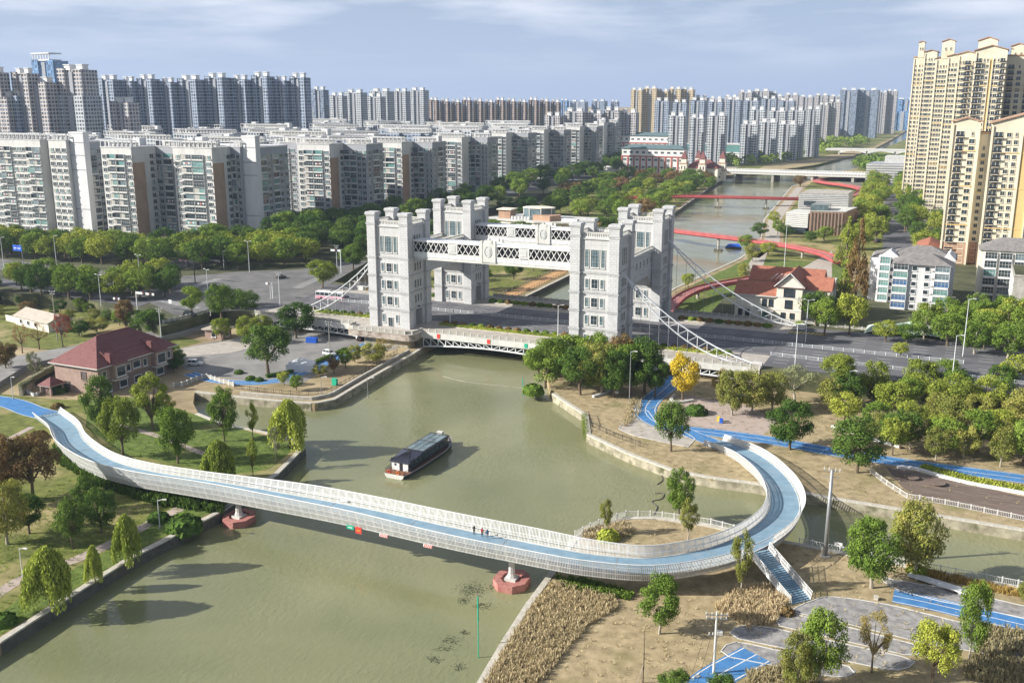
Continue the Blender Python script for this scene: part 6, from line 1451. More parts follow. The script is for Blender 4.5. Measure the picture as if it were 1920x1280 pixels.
for f_ in range(6):
    z = 1.3+2.75*f_
    for kx in (2.6, 16.3):
        put('balcony', apt_balcony(5.0 if kx < 5 else 4.9, 'aptwhite', q6.choice(['glass','blueglass','paleglass','greenglass']), 1), wf, (kx, 0, z), 0)
    for kx in (7.2, 11.4): put('window', fwin, wf, (kx, 0, z), 0)
    put('balcony', apt_balcony(3.6, 'aptwhite', 'greenglass', 1), wf, (-3.6, 12, z), 0); put('window', fwin, wf, (-.9, 12, z), 0)
    MB().bx(12.6, 13.3, -.4, 0, z-.6, z-.1).build('air_conditioner', 'offwhite', wf)
    for yy in (4, 9, 17, 24): put('window', fwin, wf, (19.0 if yy < 12 else 20.0, yy, z), math.pi/2)
gf = thing('block_of_flats', 'pale flats with dark mansard roof at the picture edge', 'block of flats', (183,128,6))
zt = ZT(183,128,468)-6
MB().bx(0, 34, 0, 14, -1, zt).build('wing', 'cream', gf); hip(0,34,-.3,14,zt,4.2,.4).build('roof', 'greyroof', gf)
for f_ in range(6):
    for kx in (4, 9, 14, 19): put('balcony', apt_balcony(4.2,'aptwhite',q6.choice(GL),1), gf, (kx, 0, 1.6+f_*(zt-.8)/6), 0)
gf2 = thing('block_of_flats', 'weathered flat-roofed block below the mansard roof', 'block of flats', (194,101,6)); zt = ZT(194,101,518)-6
MB().bx(0, 24, 0, 24, -1, zt).build('wing', 'concrete', gf2); MB().bx(-.2,24.2,-.2,24.2,zt,zt+.6).build('parapet','concrete',gf2); MB().bx(.3,23.7,.3,23.7,zt+.6,zt+.62).build('roof','darkground',gf2)
for f_ in range(5):
    for yy in range(7): put('window', fwin, gf2, (0, 2+yy*3.2, 2+f_*(zt-1)/5), -math.pi/2)
    for xx in range(3): put('window', fwin, gf2, (6+xx*6, 0, 2+f_*(zt-1)/5), 0)
t = thing('roof_mast', 'thin lattice mast on the weathered flat roof', 'mast', (203,108,6+zt+.6))
for sx_, sy_ in ((-.5,-.5),(.5,-.5),(0,.5)): MB().tube([(sx_,sy_,0),(sx_*.2,sy_*.2,14)], .06, 4).build('leg','steel',t)
for i in range(8): z = i*1.7; s_ = 1-.8*z/14; MB().tube([(-.5*s_,-.5*s_,z),(.5*s_,-.5*s_,z+.8),(0,.5*s_,z+1.5)], .04, 4).build('brace','steel',t)
# ---------------------------------------------------------------- red-roofed house
hs = thing('house', 'pink-walled house with big red hipped tile roof beside the inlet', 'house', (-50.3,-88,2)); HWx, HLy = 17.4, 29.5
MB().bx(.6, HWx-.6, .6, HLy-.6, -.5, 8).build('wall', 'housewall', hs)
rf = hip(0, HWx, 0, HLy, 8, 6.4, .5, 'y').build('roof', 'redtile', hs)
MB().bx(-.5, HWx+.5, -.5, -.35, 7.75, 8.02).bx(-.5, HWx+.5, HLy+.35, HLy+.5, 7.75, 8.02).bx(-.5,-.35,-.35,HLy+.35,7.75,8.02).bx(HWx+.35,HWx+.5,-.35,HLy+.35,7.75,8.02).build('eave', 'offwhite', hs)
MB().bx(HWx/2-.2, HWx/2+.2, 9, HLy-9, 14.3, 14.55).build('ridge', 'redroof', rf)
# rows of tiles standing proud on the two slopes in view
for i in range(1, 15):
    f_ = i/15; z = 8+6.4*f_; k_ = (HWx+1)/2
    MB().beam((HWx+.5-k_*f_, -.5+k_*f_, z+.03), (HWx+.5-k_*f_, HLy+.5-k_*f_, z+.03), .14, .07, upv=(1,0,1)).build('tile_course', 'redroof', rf)
    MB().beam((-.5+k_*f_, -.5+k_*f_, z+.03), (HWx+.5-k_*f_, -.5+k_*f_, z+.03), .14, .07, upv=(0,-1,1)).build('tile_course', 'redroof', rf)
hw = wmesh('house_w', 1.3, 1.9, 2, 2, ('white','glass','darkmetal')); hwb = wmesh('house_wb', 3.0, 2.7, 4, 3, ('white','glass','darkmetal')); hwm = wmesh('house_wm', 2.6, 1.8, 3, 1, ('white','glass','darkmetal')); hwd = wmesh('house_wd', 1.7, 2.2, 4, 3, ('housewall_dark','glass','housewall'))
MB().bx(HWx-.6, HWx-.5, .6, HLy-.6, -.5, 3.9).build('lower_wall', 'housewall_dark', hs)
for yc in (7.2, 22.5):
    MB().bx(HWx-.6, HWx+1.0, yc-2.2, yc+2.2, 3.6, 7.9).build('bay', 'housewall', hs)
    MB().bx(HWx-.65, HWx+1.15, yc-2.4, yc+2.4, 3.35, 3.65).build('bay_sill', 'offwhite', hs)
    mb = MB(); x0 = HWx+1.4; mb.add([(x0,yc-2.5,8.0),(x0,yc+2.5,8.0),(HWx-3.6,yc+2.5,11.5),(HWx-3.6,yc-2.5,11.5),(HWx-3.6,yc+2.5,8.0),(HWx-3.6,yc-2.5,8.0)], [(0,1,2,3),(0,3,5),(1,4,2),(0,5,4,1)]); mb.build('bay_roof', 'redroof', rf)
    MB().bx(HWx-1.4, HWx+.4, yc-2.9, yc-2.3, 8, 11.2).build('parapet_gable', 'redroof', rf)
    put('window', hwb, hs, (HWx+1.0, yc, 5.8), math.pi/2)
for yy in (2.6, 11.3, 17.6, 27): put('window', hw, hs, (HWx-.5, yy, 5.6), math.pi/2)
put('window', hwm, hs, (HWx-.5, 14.4, 5.8), math.pi/2)
for yy, me in ((4.0,hw),(9.0,hwm),(14.4,hwm),(18,hw),(23,hwm)): put('window', me, hs, (HWx-.45, yy, 1.6), math.pi/2)
put('window', hwd, hs, (11.5, .6, 5.2), 0); put('window', hwd, hs, (5, .6, 1.8), 0)
pc = thing('porch', 'small porch with pyramid red roof in front of the house', 'porch', (-49.5,-93.2,2)); pc.scale = (.85,.85,.9)
for x, y in ((.3,.3),(4.7,.3),(.3,5),(4.7,5)): MB().bx(x-.2,x+.2,y-.2,y+.2,0,3.2).build('post','housewall',pc)
MB().bx(.5,4.5,.9,1.0,0,3.0).build('screen','housewall_dark',pc)
for i in range(7): MB().bx(.6+i*.58,.7+i*.58,.8,.9,0,3).build('mullion','housewall',pc)
hip(0,5,0,5.6,3.2,2.2,.4,'y').build('roof','redtile',pc); MB().bx(-.3,5.3,-.3,5.9,3.0,3.2).build('eave','offwhite',pc)
# small tan-roofed house
a = G(30,608,2); b_ = G(92,624,2); d = b_-a; rz = math.atan2(d.y, d.x); sh = thing('small_house', 'small cream house with plain tan roof beside the lane', 'house', (a.x,a.y,2), rz); ln = d.length
MB().bx(0,ln,0,9,-.3,3.4).build('wall','cream',sh); MB().bx(-9,0,1,1.3,-.3,2.2).build('garden_wall','cream',sh)
mb = MB(); mb.add([(-.6,-.8,3.3),(ln+.6,-.8,3.3),(ln+.6,4.6,5.6),(-.6,4.6,5.6),(ln+.6,10,3.3),(-.6,10,3.3)], [(0,1,2,3),(3,2,4,5),(0,3,5),(1,4,2)]); mb.build('roof','tanroof',sh)
for x in (4,9,14): 
    if x < ln-2: put('window', fwin, sh, (x,0,1.7), 0)
# kiosk with flat roof
p = G(385,635,2); ks = thing('kiosk', 'small kiosk with flat overhanging roof below the curved railing', 'kiosk', (p.x,p.y,2), .1)
MB().bx(0,7,0,5,0,3.2).build('wall','housewall',ks); MB().bx(-.8,7.8,-.8,5.8,3.2,3.6).build('roof','tanroof',ks); put('window', fwin, ks, (3.5,0,1.7), 0); put('window', fwin, ks, (7,2.5,1.7), math.pi/2)
# ---------------------------------------------------------------- cream villa
vl = thing('villa', 'cream villa with orange tile roofs and pointed gable behind the parapet', 'villa', (106.7,63,7))
MB().bx(0,14,0,9,-1,8.3).build('front_wing','cream',vl); MB().bx(14,22.5,-.6,16,-1,12).build('gable_wing','cream',vl); MB().bx(2.5,27,12,24,-1,11.5).build('rear_wing','cream',vl); MB().bx(22.5,31,3.5,13,-1,10.8).build('side_wing','cream',vl)
def slopex(x0,x1,y0,y1,z0,z1,yr,m='orangeroof',name='roof'):   # ridge along x at y = yr
    mb = MB(); mb.add([(x0,y0,z0),(x1,y0,z0),(x1,yr,z1),(x0,yr,z1),(x1,y1,z0),(x0,y1,z0)], [(0,1,2,3),(3,2,4,5),(1,4,2),(0,3,5),(0,5,4,1)]); return mb.build(name,m,vl)
slopex(-.6,14.3,-.8,9.5,8.2,12.2,5.5); slopex(1.9,27.5,11.4,24.6,11.4,15.6,18); slopex(22.3,31.6,2.9,13.6,10.7,14.6,8.3)
mb = MB(); mb.add([(13.2,-1.4,11.8),(18.25,-1.4,16.6),(23.3,-1.4,11.8),(13.2,18,11.8),(18.25,18,16.6),(23.3,18,11.8)], [(0,1,4,3),(1,2,5,4),(0,3,5,2)]); mb.build('gable_roof','orangeroof',vl)
mb = MB(); mb.add([(14,-.62,12),(22.5,-.62,12),(18.25,-.62,16)], [(0,1,2)]); mb.build('gable_face','cream',vl)
for x0_, x1_ in ((13.2,18.25),(23.3,18.25)): MB().beam((x0_,-1.4,11.9),(x1_,-1.4,16.7),.35,.3,upv=(0,1,0)).build('bargeboard','offwhite',vl)
MB().bx(13.9,22.6,-.75,-.6,11.6,12).bx(13.9,22.6,-.72,-.6,8.1,8.4).bx(13.9,22.6,-.72,-.6,3.6,3.9).bx(-.1,14,-.12,0,3.6,3.9).bx(-.7,14,-.95,-.7,8.0,8.3).build('string_course','offwhite',vl)
vw = wmesh('villa_w', 1.3, 2.1, 2, 2, ('darkmetal','glass','darkmetal')); vwb = wmesh('villa_wb', 3.4, 2.4, 4, 2, ('darkmetal','glass','darkmetal')); vwm = wmesh('villa_wm', 2.2, 2.5, 3, 1, ('darkmetal','glass','darkmetal'))
for x, y, z, me in ((18.2,-.6,9.9,vwb),(18.2,-.6,6.0,vwm),(16.6,-.6,1.8,vw),(19.6,-.6,1.8,vw),(2,0,1.8,vw),(4.4,0,1.8,vw),(10,0,5.9,vw),(12.2,0,5.9,vw)): put('window', me, vl, (x,y,z), 0)
for yy in (3, 8, 12): put('window', vw, vl, (22.5, yy-1, 5.5), math.pi/2)
MB().bx(9.2,11.4,-.25,0,0,3.0).build('door','greenglass',vl); MB().bx(8.4,13.4,-2.6,0,3.1,3.4).build('canopy','offwhite',vl)
for x in (9.5, 11.2, 12.9): MB().beam((x*.9+1.6,9.2+.4*x*.2,12.3),(x*.9+3.4,12.6,14.0),.25,.2).build('rooflight_kerb','offwhite',vl)
MB().bx(26.5,31.5,13,18,-1,13).build('stair_tower','offwhite',vl)
# ---------------------------------------------------------------- museums, park hall, school, turrets
def louvre_box(t, poly, z0, z1, m='offwhite', step=1.1, name='louvre_wall'):
    MB().prism(poly, z0, z1).build('core', 'aptgrey', t); mb = MB(); z = z0+.2
    cx = sum(p[0] for p in poly)/len(poly); cy = sum(p[1] for p in poly)/len(poly)
    while z < z1: mb.prism([((x-cx)*1.025+cx, (y-cy)*1.025+cy) for x, y in poly], z, z+step*.62, bottom=True); z += step
    stuff(mb.build(name, m, t))
ms = thing('museum', 'museum of white louvred volumes and brick on the promenade', 'museum', (0,0,0))
louvre_box(ms, [(80,332),(93,330),(95,350),(82,352)], 6, 14); MB().prism([(81,333),(92,331),(94,349),(83,351)], 2, 6).build('glazed_base','glass',ms)
br = MB().prism([(94,330),(113,334),(117,362),(96,360)], 2, 16).build('brick_wing','brownwall',ms)
for i in range(10): f_ = (i+.5)/10; MB().bx(94+19*f_-.3,94+19*f_+.3,329.6+4*f_,330+4*f_,2.5,15.5).build('brick_fin','housewall_dark',br)
MB().prism([(94,330),(104,332),(104,345),(95,345)], 16, 20).build('glass_lantern','paleglass',ms); MB().prism([(93,329.6),(114,334),(117.4,362.4),(95,361)], 16, 16.6).build('roof','offwhite',ms)
louvre_box(ms, [(84,352),(112,358),(112,384),(86,384)], 14, 24); MB().prism([(85,354),(118,360),(117,384),(87,384)], 2, 14).build('middle_wall','brownwall',ms)
MB().prism([(84,352),(112,358),(112,384),(86,384)], 24, 24.6).build('roof','concrete',ms); MB().bx(87,94,351.7,352.4,17.5,20).build('window','glass',ms)
zt = ZT(100,707,302)
ms2 = thing('museum', 'far striped museum at the end of the far bridge', 'museum', (0,0,0)); xa, xb = XC(1624,700,12), XC(1702,700,12)
louvre_box(ms2, [(xa,700),(xb,706),(xb,745),(xa+4,740)], 3, zt-2, step=2.2); MB().prism([(xa+14,715),(xb,718),(xb,745),(xa+14,740)], zt-2, zt+4).build('upper_storey','offwhite',ms2)
ph = thing('park_hall', 'low park hall with octagonal glass lantern behind the skywalks', 'hall', (-68,285,2))
MB().prism([(-26,-8),(10,-14),(38,-6),(36,20),(-22,22)], 0, 6).build('hall','cream',ph); MB().prism([(-27,-9),(10,-15),(39,-7),(37,21),(-23,23)], 6, 6.8).build('roof','offwhite',ph)
MB().prism([(6,-8),(18,-10),(22,-2),(18,6),(8,6)], 6.8, 10).build('brick_drum','brownwall',ph)
oc = [(6+10*math.cos(i*math.pi/4+.4), 2+7*math.sin(i*math.pi/4+.4)) for i in range(8)]; MB().prism(oc, 6.8, 13).build('lantern','paleglass',ph)
for x, y in oc: MB().bx(x-.25,x+.25,y-.25,y+.25,6.8,13.6).build('lantern_post','offwhite',ph)
MB().prism([(6+(x-6)*1.06, 2+(y-2)*1.06) for x, y in oc], 13.4, 13.9).build('lantern_rim','cream',ph)
MB().bx(-18,-10,-6,2,6.8,12).build('plant_room','brownwall',ph); MB().bx(-19,-9,-7,3,12,12.6).build('plant_roof','cream',ph)
for i in range(6): MB().tube([(-8+i*2.2,-7,6.9),(-8+i*2.2,-7,8.6)],.9,8).build('cooling_unit','white',ph)
MB().bx(24,34,-6,-2,6.8,8.4).build('skylight','white',ph); hip(38,50,-4,10,5,3).build('red_roof','orangeroof',ph); MB().bx(38,50,-4,10,0,5).build('annex','cream',ph)
sw = wmesh('school_w', 3.2, 2.0, 3, 1, ('white','glass','white'))
def school(px0, px1, yb, ytop, d, label, red=True):
    c = at_depth(px0, d, 2); c2 = at_depth(px1, d-20, 2); y0 = c.y; x1 = XC(px1, y0, 8)-c.x; h = ZT(c.x, y0, ytop)-2; t = thing('school', label, 'school', (c.x, y0, 2))
    MB().bx(0,x1,0,14,0,h).build('wall','brownwall' if False else 'white',t); hip(0,x1,-.5,14.5,h,4,.8).build('roof','tealroof',t); nf = 4; n = 10
    for f_ in range(nf):
        z = h*(f_+.5)/nf
        for i in range(n): put('window', sw, t, (x1*(i+.5)/n, 0, z), 0)
    for i in range(n+1):
        if red: MB().bx(x1*i/n-.7, x1*i/n+.7, -.5, 0, 0, h*.76).build('pier','redbrick',t)
    if red: MB().bx(0,x1,-.55,-.02,h*.72,h*.77).build('band','redbrick',t); MB().bx(-.1,x1+.1,-.6,14.1,h*.76,h*.79).build('ledge','white',t)
mat('redbrick', (.36,.11,.085), .85, .15, .6)
school(1165,1282,322,278,1015,'red and white school with teal roof behind the turrets'); school(1158,1268,270,254,1250,'second teal-roofed school wing behind the first', True)
c = at_depth(1286, 1290, 2); gh = thing('sports_hall', 'pale green glass hall beside the school', 'hall', (c.x,c.y,2)); w_ = XC(1400,c.y,8)-c.x; h = ZT(c.x,c.y,270)-2
MB().bx(0,w_,0,30,0,h*.55).build('wall','white',gh); MB().bx(1,w_-1,.5,30,h*.55,h).build('clerestory','greenglass',gh); MB().bx(-1,w_+1,-1,31,h*.5,h*.56).build('ledge','white',gh); MB().bx(0,w_,0,31,h,h+.8).build('roof','offwhite',gh)
gt_ = thing('gatehouse', 'red gatehouse with four spired turrets at the far bridge', 'gatehouse', (*g(1276,338,3),2)); W_ = XC(1350,g(1276,338,3)[1],8)-g(1276,338,3)[0]
for x, y in ((3,0),(W_*.55,0),(W_*.3,22),(W_-3,22)):
    MB().bx(x-3.4,x+3.4,y-3.4,y+3.4,0,17).build('turret','cream',gt_); MB().bx(x-3.8,x+3.8,y-3.8,y+3.8,10,11).bx(x-3.8,x+3.8,y-3.8,y+3.8,17,18).build('turret_band','brownwall',gt_)
    MB().bx(x-2.6,x+2.6,y-2.6,y+2.6,18,22).build('belfry','cream',gt_); MB().add([(x-3.2,y-3.2,22),(x+3.2,y-3.2,22),(x+3.2,y+3.2,22),(x-3.2,y+3.2,22),(x,y,30)],[(0,1,4),(1,2,4),(2,3,4),(3,0,4),(3,2,1,0)]).build('spire','redroof',gt_)
    for i in (-1,1): MB().bx(x+i*1.5-.5,x+i*1.5+.5,y-3.5,y-3.4,12,15).build('window','glass',gt_)
MB().bx(3,W_-3,2,22,0,13).build('hall','cream',gt_); hip(3,W_-3,2,22,13,8,.5).build('hall_roof','redroof',gt_)
# ================================================================ red footbridges, far bridges
def red_bridge(pts, hw, label, piers=(), h=1.3, raw=False):
    P = smooth_path([G(x, y, z) for x, y, z in pts], 4.0); N = normals2(P); t = thing('red_footbridge', label, 'footbridge', (0,0,0), 0, 'red footbridges')
    MB().sweep([[off(p,n,-hw,0), off(p,n,-hw+.8,-1.3), off(p,n,hw-.8,-1.3), off(p,n,hw,0)] for p, n in zip(P,N)], closed=True).build('girder','redbridge',t)
    ribbon(P, hw-.2, hw-.2, .03).build('deck','pinkdeck',t)
    for s_ in (-1,1):
        MB().sweep([[off(p,n,s_*hw,-.7), off(p,n,s_*(hw+.12),-.7), off(p,n,s_*(hw+.12),.55), off(p,n,s_*hw,.55)] for p, n in zip(P,N)], closed=True).build('side_plate','redbridge',t)
        MB().tube([off(p,n,s_*hw,h) for p, n in zip(P,N)], .06, 5).build('handrail','pinkdeck',t)
        for p, n in zip(P,N): MB().beam(off(p,n,s_*hw,.5), off(p,n,s_*hw,h), .1).build('post','redbridge',t)
    for px_ in piers:
        i = min(range(len(P)), key=lambda j: abs(PX(P[j])[0]-px_)); c = P[i]
        MB().tube([(c.x,c.y,-1),(c.x,c.y,c.z-1.2)], .6, 8).build('pier','concrete',t); MB().bx(c.x-2.2,c.x+2.2,c.y-1.5,c.y+1.5,-1,.9).build('pier_base','darkstone',t)
red_bridge([(1150,372,6),(1200,370,7),(1285,368,8),(1400,370,8.3),(1480,372,7.8),(1560,372,7),(1600,366,6.5),(1617,356,6),(1590,348,5.5),(1550,343,5),(1530,338,4.5),(1560,334,4),(1625,334,3.5)], 3.0, 'far red footbridge across the river with a looping ramp', (1440,1350))
red_bridge([(1225,425,8),(1262,432,8),(1340,442,8),(1420,452,7.6),(1490,463,7),(1545,476,6),(1572,490,5)], 2.6, 'middle red footbridge sweeping down beside the rusty conifer', (1347,1500))
red_bridge([(1240,600,4.5),(1262,570,5.2),(1285,552,5.8),(1320,538,6.2),(1370,528,6.3),(1420,520,6.2)], 2.2, 'near red arched footbridge beside the rear tower', (1308,))
def far_bridge(y0, y1, x0, x1, z, label, n=4, m='offwhite', arch=False):
    t = thing('far_bridge', label, 'bridge', (0,0,0)); MB().bx(x0,x1,y0,y1,z-1.6,z).build('deck',m,t)
    for yy in (y0,y1): MB().bx(x0,x1,yy-.25,yy+.25,z,z+.3).build('kerb',m,t); MB().bx(x0,x1,yy-.12,yy+.12,z+.9,z+1.25).build('rail','white',t); mb = MB(); k_ = int((x1-x0)/3); [mb.bx(x0+(x1-x0)*i/k_-.3,x0+(x1-x0)*i/k_+.3,yy-.2,yy+.2,z,z+1.25) for i in range(k_+1)]; stuff(mb.build('baluster_row','white',t))
    MB().bx(x0,x1,y0+4,y1-4,z,z+.02).build('carriageway','asphalt_light',t); MB().bx(x0,x1,(y0+y1)/2-.4,(y0+y1)/2+.4,z,z+1).build('median','white',t)
    for i in range(n):
        xx = x0+(x1-x0)*(i+.5)/n; MB().bx(xx-1.2,xx+1.2,y0+1,y1-1,-1,z-1.6).build('pier','concrete',t)
    if arch:
        for i in range(n):
            a = x0+(x1-x0)*i/n+1.2+(x1-x0)/n*.5; w_ = (x1-x0)/n-2.4; mb = MB()
            for j in range(10):
                u0, u1 = j/10, (j+1)/10; z0, z1 = z-1.6-3.6*(2*u0-1)**2, z-1.6-3.6*(2*u1-1)**2
                if i < n-1: mb.add([(a+w_*u0,y0,z0),(a+w_*u1,y0,z1),(a+w_*u1,y0,z-1.6),(a+w_*u0,y0,z-1.6)],[(0,1,2,3)])
            if mb.f: mb.build('arch_spandrel',m,t)
    return t
far_bridge(738, 778, -210, 96, 8.5, 'wide pale road bridge across the far end of the river', 8)
far_bridge(1250, 1275, -14, 140, 9, 'distant pale arched bridge over the marsh river', 4, 'offwhite', True)
# ================================================================ lamps, poles, signals
def lamp(px_, py_, top_, label, z, arms=2, group='street lamps'):
    p = G(px_, py_, z); h = max(4, ZT(p.x,p.y,top_)-z); t = thing('street_lamp', label, 'street lamp', p, rnd.uniform(-.3,.3), group); r = .11 if h > 8 else .08
    MB().tube([(0,0,0),(0,0,h*.6),(0,0,h)], [r*1.3,r,r*.6], 7).build('post','whitemetal' if arms else 'steel',t); MB().tube([(0,0,0),(0,0,.4)], .22, 8).build('foot','concrete',t)
    for s_ in ((-1,1) if arms == 2 else (1,)):
        MB().tube([(0,0,h-.3),(s_*.8,0,h+.05),(s_*1.5,0,h+.1)], .045, 5).build('arm','whitemetal',t); MB().bx(s_*1.4-.4,s_*1.4+.5,-.16,.16,h+.04,h+.2).build('lamp_head','offwhite',t)
for a in [(844,610,552,'street lamp before the rear platform tower at the divider',ZR,2), (1046,637,572,'street lamp on the parapet side between the front towers',ZR,2), (1490,692,606,'tall lamp on the divider beside the chain anchor',ZR,1), (1510,642,562,'tall post with cameras beside the villa',ZR,2),
          (1785,712,628,'street lamp before the grove at the road edge',ZR,1), (1805,668,560,'tall lamp beyond the road before the grey flats',ZR,1), (468,512,452,'tall lamp before the stepped apartment block',ZR,2), (420,505,470,'lamp at the far side of the crossing',ZR,1), (108,512,442,'tall lamp on the far pavement before the blank end panel',ZR,1),
          (8,505,445,'tall lamp on the far pavement at the picture edge',ZR,1), (265,552,478,'lamp beside the white signal gantry',ZR,2), (190,575,515,'lamp in the verge trees beside the lane',ZR,2), (390,548,505,'lamp on the crossing island',ZR,2), (395,592,545,'lamp beside the curved railing',ZR,1),
          (1180,756,658,'pale lamp post beside the tower clump',ZL,0), (1588,765,694,'pale post with box at the edge of the grove',ZL,0), (300,990,936,'park lamp with one arm beside the footbridge',ZL,1), (44,1090,1026,'park lamp with one arm on the willow park path',ZL,1), (25,748,706,'park lamp beside the culvert parapet',ZL,1),
          (1470,505,410,'tall slender lamp beside the museum square',ZL,1), (1147,372,350,'white mushroom lamp in the riverside park',ZL,1), (1100,372,340,'slender lamp in the riverside park',ZL,1), (690,745,708,'white marker post on the garden quay',ZL,0), (603,738,706,'white post at the quay corner',ZL,0)]: lamp(*a)
for px_, py_, top_, lab in ((525,573,510,'camera pole with cross arms at the crossing'), (508,560,528,'lower camera pole at the crossing'), (620,690,602,'grey utility pole beside the tent'), (108,640,545,'pale concrete utility pole beside the small tan-roofed house'), (303,640,578,'grey pole beside the curved railing'), (632,500,460,'signal pole behind the traffic island tree')):
    z = ZR if py_ < 600 else ZL; p = G(px_,py_,z); h = ZT(p.x,p.y,top_)-z; t = thing('utility_pole', lab, 'pole', p, .2)
    MB().tube([(0,0,0),(0,0,h)], [.17,.11], 8).build('pole','concrete' if 'concrete' in lab or 'utility' in lab else 'whitemetal',t)
    for zz, w_ in ((h-.3,1.1),(h-1.2,.8)): MB().bx(-w_,w_,-.06,.06,zz-.07,zz+.07).build('cross_arm','steel',t); [MB().bx(x-.12,x+.12,-.14,.14,zz+.07,zz+.32).build('insulator','offwhite',t) for x in (-w_*.85,w_*.85)]
# big steel pole and concrete power pole on the near lawn
p = G(1547,1042,ZL); h = ZT(p.x,p.y,880)-ZL; t = thing('steel_pole', 'big tapering steel pole on the lawn beside the canal', 'pole', p)
MB().tube([(0,0,0),(0,0,h)], [.42,.26], 12).build('shaft','steel',t, smooth=True); MB().prism(octo(.9,.9), 0, .18).build('footing','concrete',t)
for zz in (h-.3, h-1.5): MB().beam((-1.4,0,zz),(1.4,.2,zz+.15),.1).build('cross_arm','steel',t)
for x in (-1.3,-.5,.6,1.3): MB().tube([(x,.05,h-.3),(x,.05,h+.35)], .07, 6).build('insulator','offwhite',t)
p = G(1338,1262,ZL); h = ZT(p.x,p.y,1146)-ZL; t = thing('power_pole', 'white concrete power pole with two cross arms on the dry lawn', 'pole', p, .35)
MB().tube([(0,0,0),(0,0,h)], [.2,.14], 10).build('shaft','offwhite',t)
for zz, w_ in ((h-.5,1.6),(h-1.1,1.5),(h-3.6,1.0)):
    MB().bx(-w_,w_,-.07,.07,zz-.07,zz+.07).build('cross_arm','steel',t)
    for x in (-w_*.9,-w_*.4,w_*.4,w_*.9): MB().tube([(x,0,zz),(x,0,zz+.38)], .08, 6).build('insulator','offwhite',t)
MB().bx(.2,.9,-.3,.3,h-3.5,h-3.0).build('switch_box','offwhite',t)
top3 = p+Vector((0,0,h-.3)); q_ = G(1250,1500,ZL+6)
for i in range(3):
    a = top3+Vector((-.8+.8*i,.3*i,0)); b_ = Vector((q_.x-1.2+1.2*i, q_.y, q_.z+4)); tag(MB().tube([a.lerp(b_,j/10)-Vector((0,0,1.2*4*(j/10)*(1-j/10))) for j in range(11)], .022, 4).build('power_line','darkmetal'), f'thin black power line from the white concrete pole, {nth(i+1)} of three', 'cable', 'power lines')
# dead staked trunk
p = G(1205,1280,ZL); t = thing('dead_trunk','thin bare trunk held by stakes on the dry lawn','trunk',p); h = ZT(p.x,p.y,1182)-ZL
MB().tube([(0,0,0),(.05,.02,h*.5),(-.05,.05,h)],[.11,.09,.04],7).build('stem','trunk',t)
for a_ in (0,2.1,4.2): MB().tube([(math.cos(a_)*1.3,math.sin(a_)*1.3,0),(0,0,h*.35)],.04,5).build('stake','paletrunk',t)
MB().tube([(0,0,h*.8),(.3,.1,h*.93)],.03,5).build('twig','trunk',t)
# gantries and road signs
def gantry(px_, py_, top_, reach, label, m, box):
    p = G(px_,py_,ZR); h = ZT(p.x,p.y,top_)-ZR; t = thing('signal_gantry', label, 'gantry', p); MB().tube([(0,0,0),(0,0,h)],.22,8).build('post',m,t); MB().bx(min(0,reach),max(0,reach),-.15,.15,h-.9,h-.1).build('beam',m,t)
    for i in range(box): x = reach*(.45+.35*i); MB().bx(x-.5,x+.5,-.35,-.15,h-1.1,h+.1).build('signal_head','darkmetal',t); MB().tube([(x,-.36,h-.2),(x,-.34,h-.2)],.16,8).build('lens','redpaint',t)
gantry(258,580,546,8.5,'white signal gantry reaching over the lane at the crossing','white',2); gantry(366,530,488,-8,'dark gantry with panels before the street trees','darkmetal',2); gantry(512,560,530,-3,'short signal arm at the crossing','whitemetal',1); gantry(640,512,468,-5,'signal arm over the street behind the island tree','whitemetal',1); gantry(225,572,558,-3,'low signal arm beside the verge trees','whitemetal',1)
p = G(45,505,ZR); t = thing('road_sign','blue direction sign on a post before the apartment blocks','road sign',p); h = ZT(p.x,p.y,460)-ZR; MB().tube([(0,0,0),(0,0,h)],.15,7).build('post','steel',t); MB().bx(-5.2,0.2,-.2,-.08,h-2.6,h).build('panel','bluepaint',t)
for i in range(2): MB().bx(-4.6+2.4*i,-2.9+2.4*i,-.22,-.2,h-1.6,h-1.2).build('lettering','white',t)
for px_,py_,m_,lab in ((320,575,'white','white banner board beside the lane'),(335,520,'white','white notice board on the far pavement'),(1571,1030,'white','small white notice on the canal fence'),(1155,742,'white','small white notice below the tower clump')):
    z = ZR if py_ < 600 else ZL; p = G(px_,py_,z); t = thing('notice_board',lab,'sign',p); hh = 2.4 if py_ < 600 else 1.3; MB().bx(-.05,.05,-.05,.05,0,hh).build('post','steel',t); MB().bx(-.7,.7,-.1,-.05,hh*.5,hh*1.1).build('panel',m_,t)
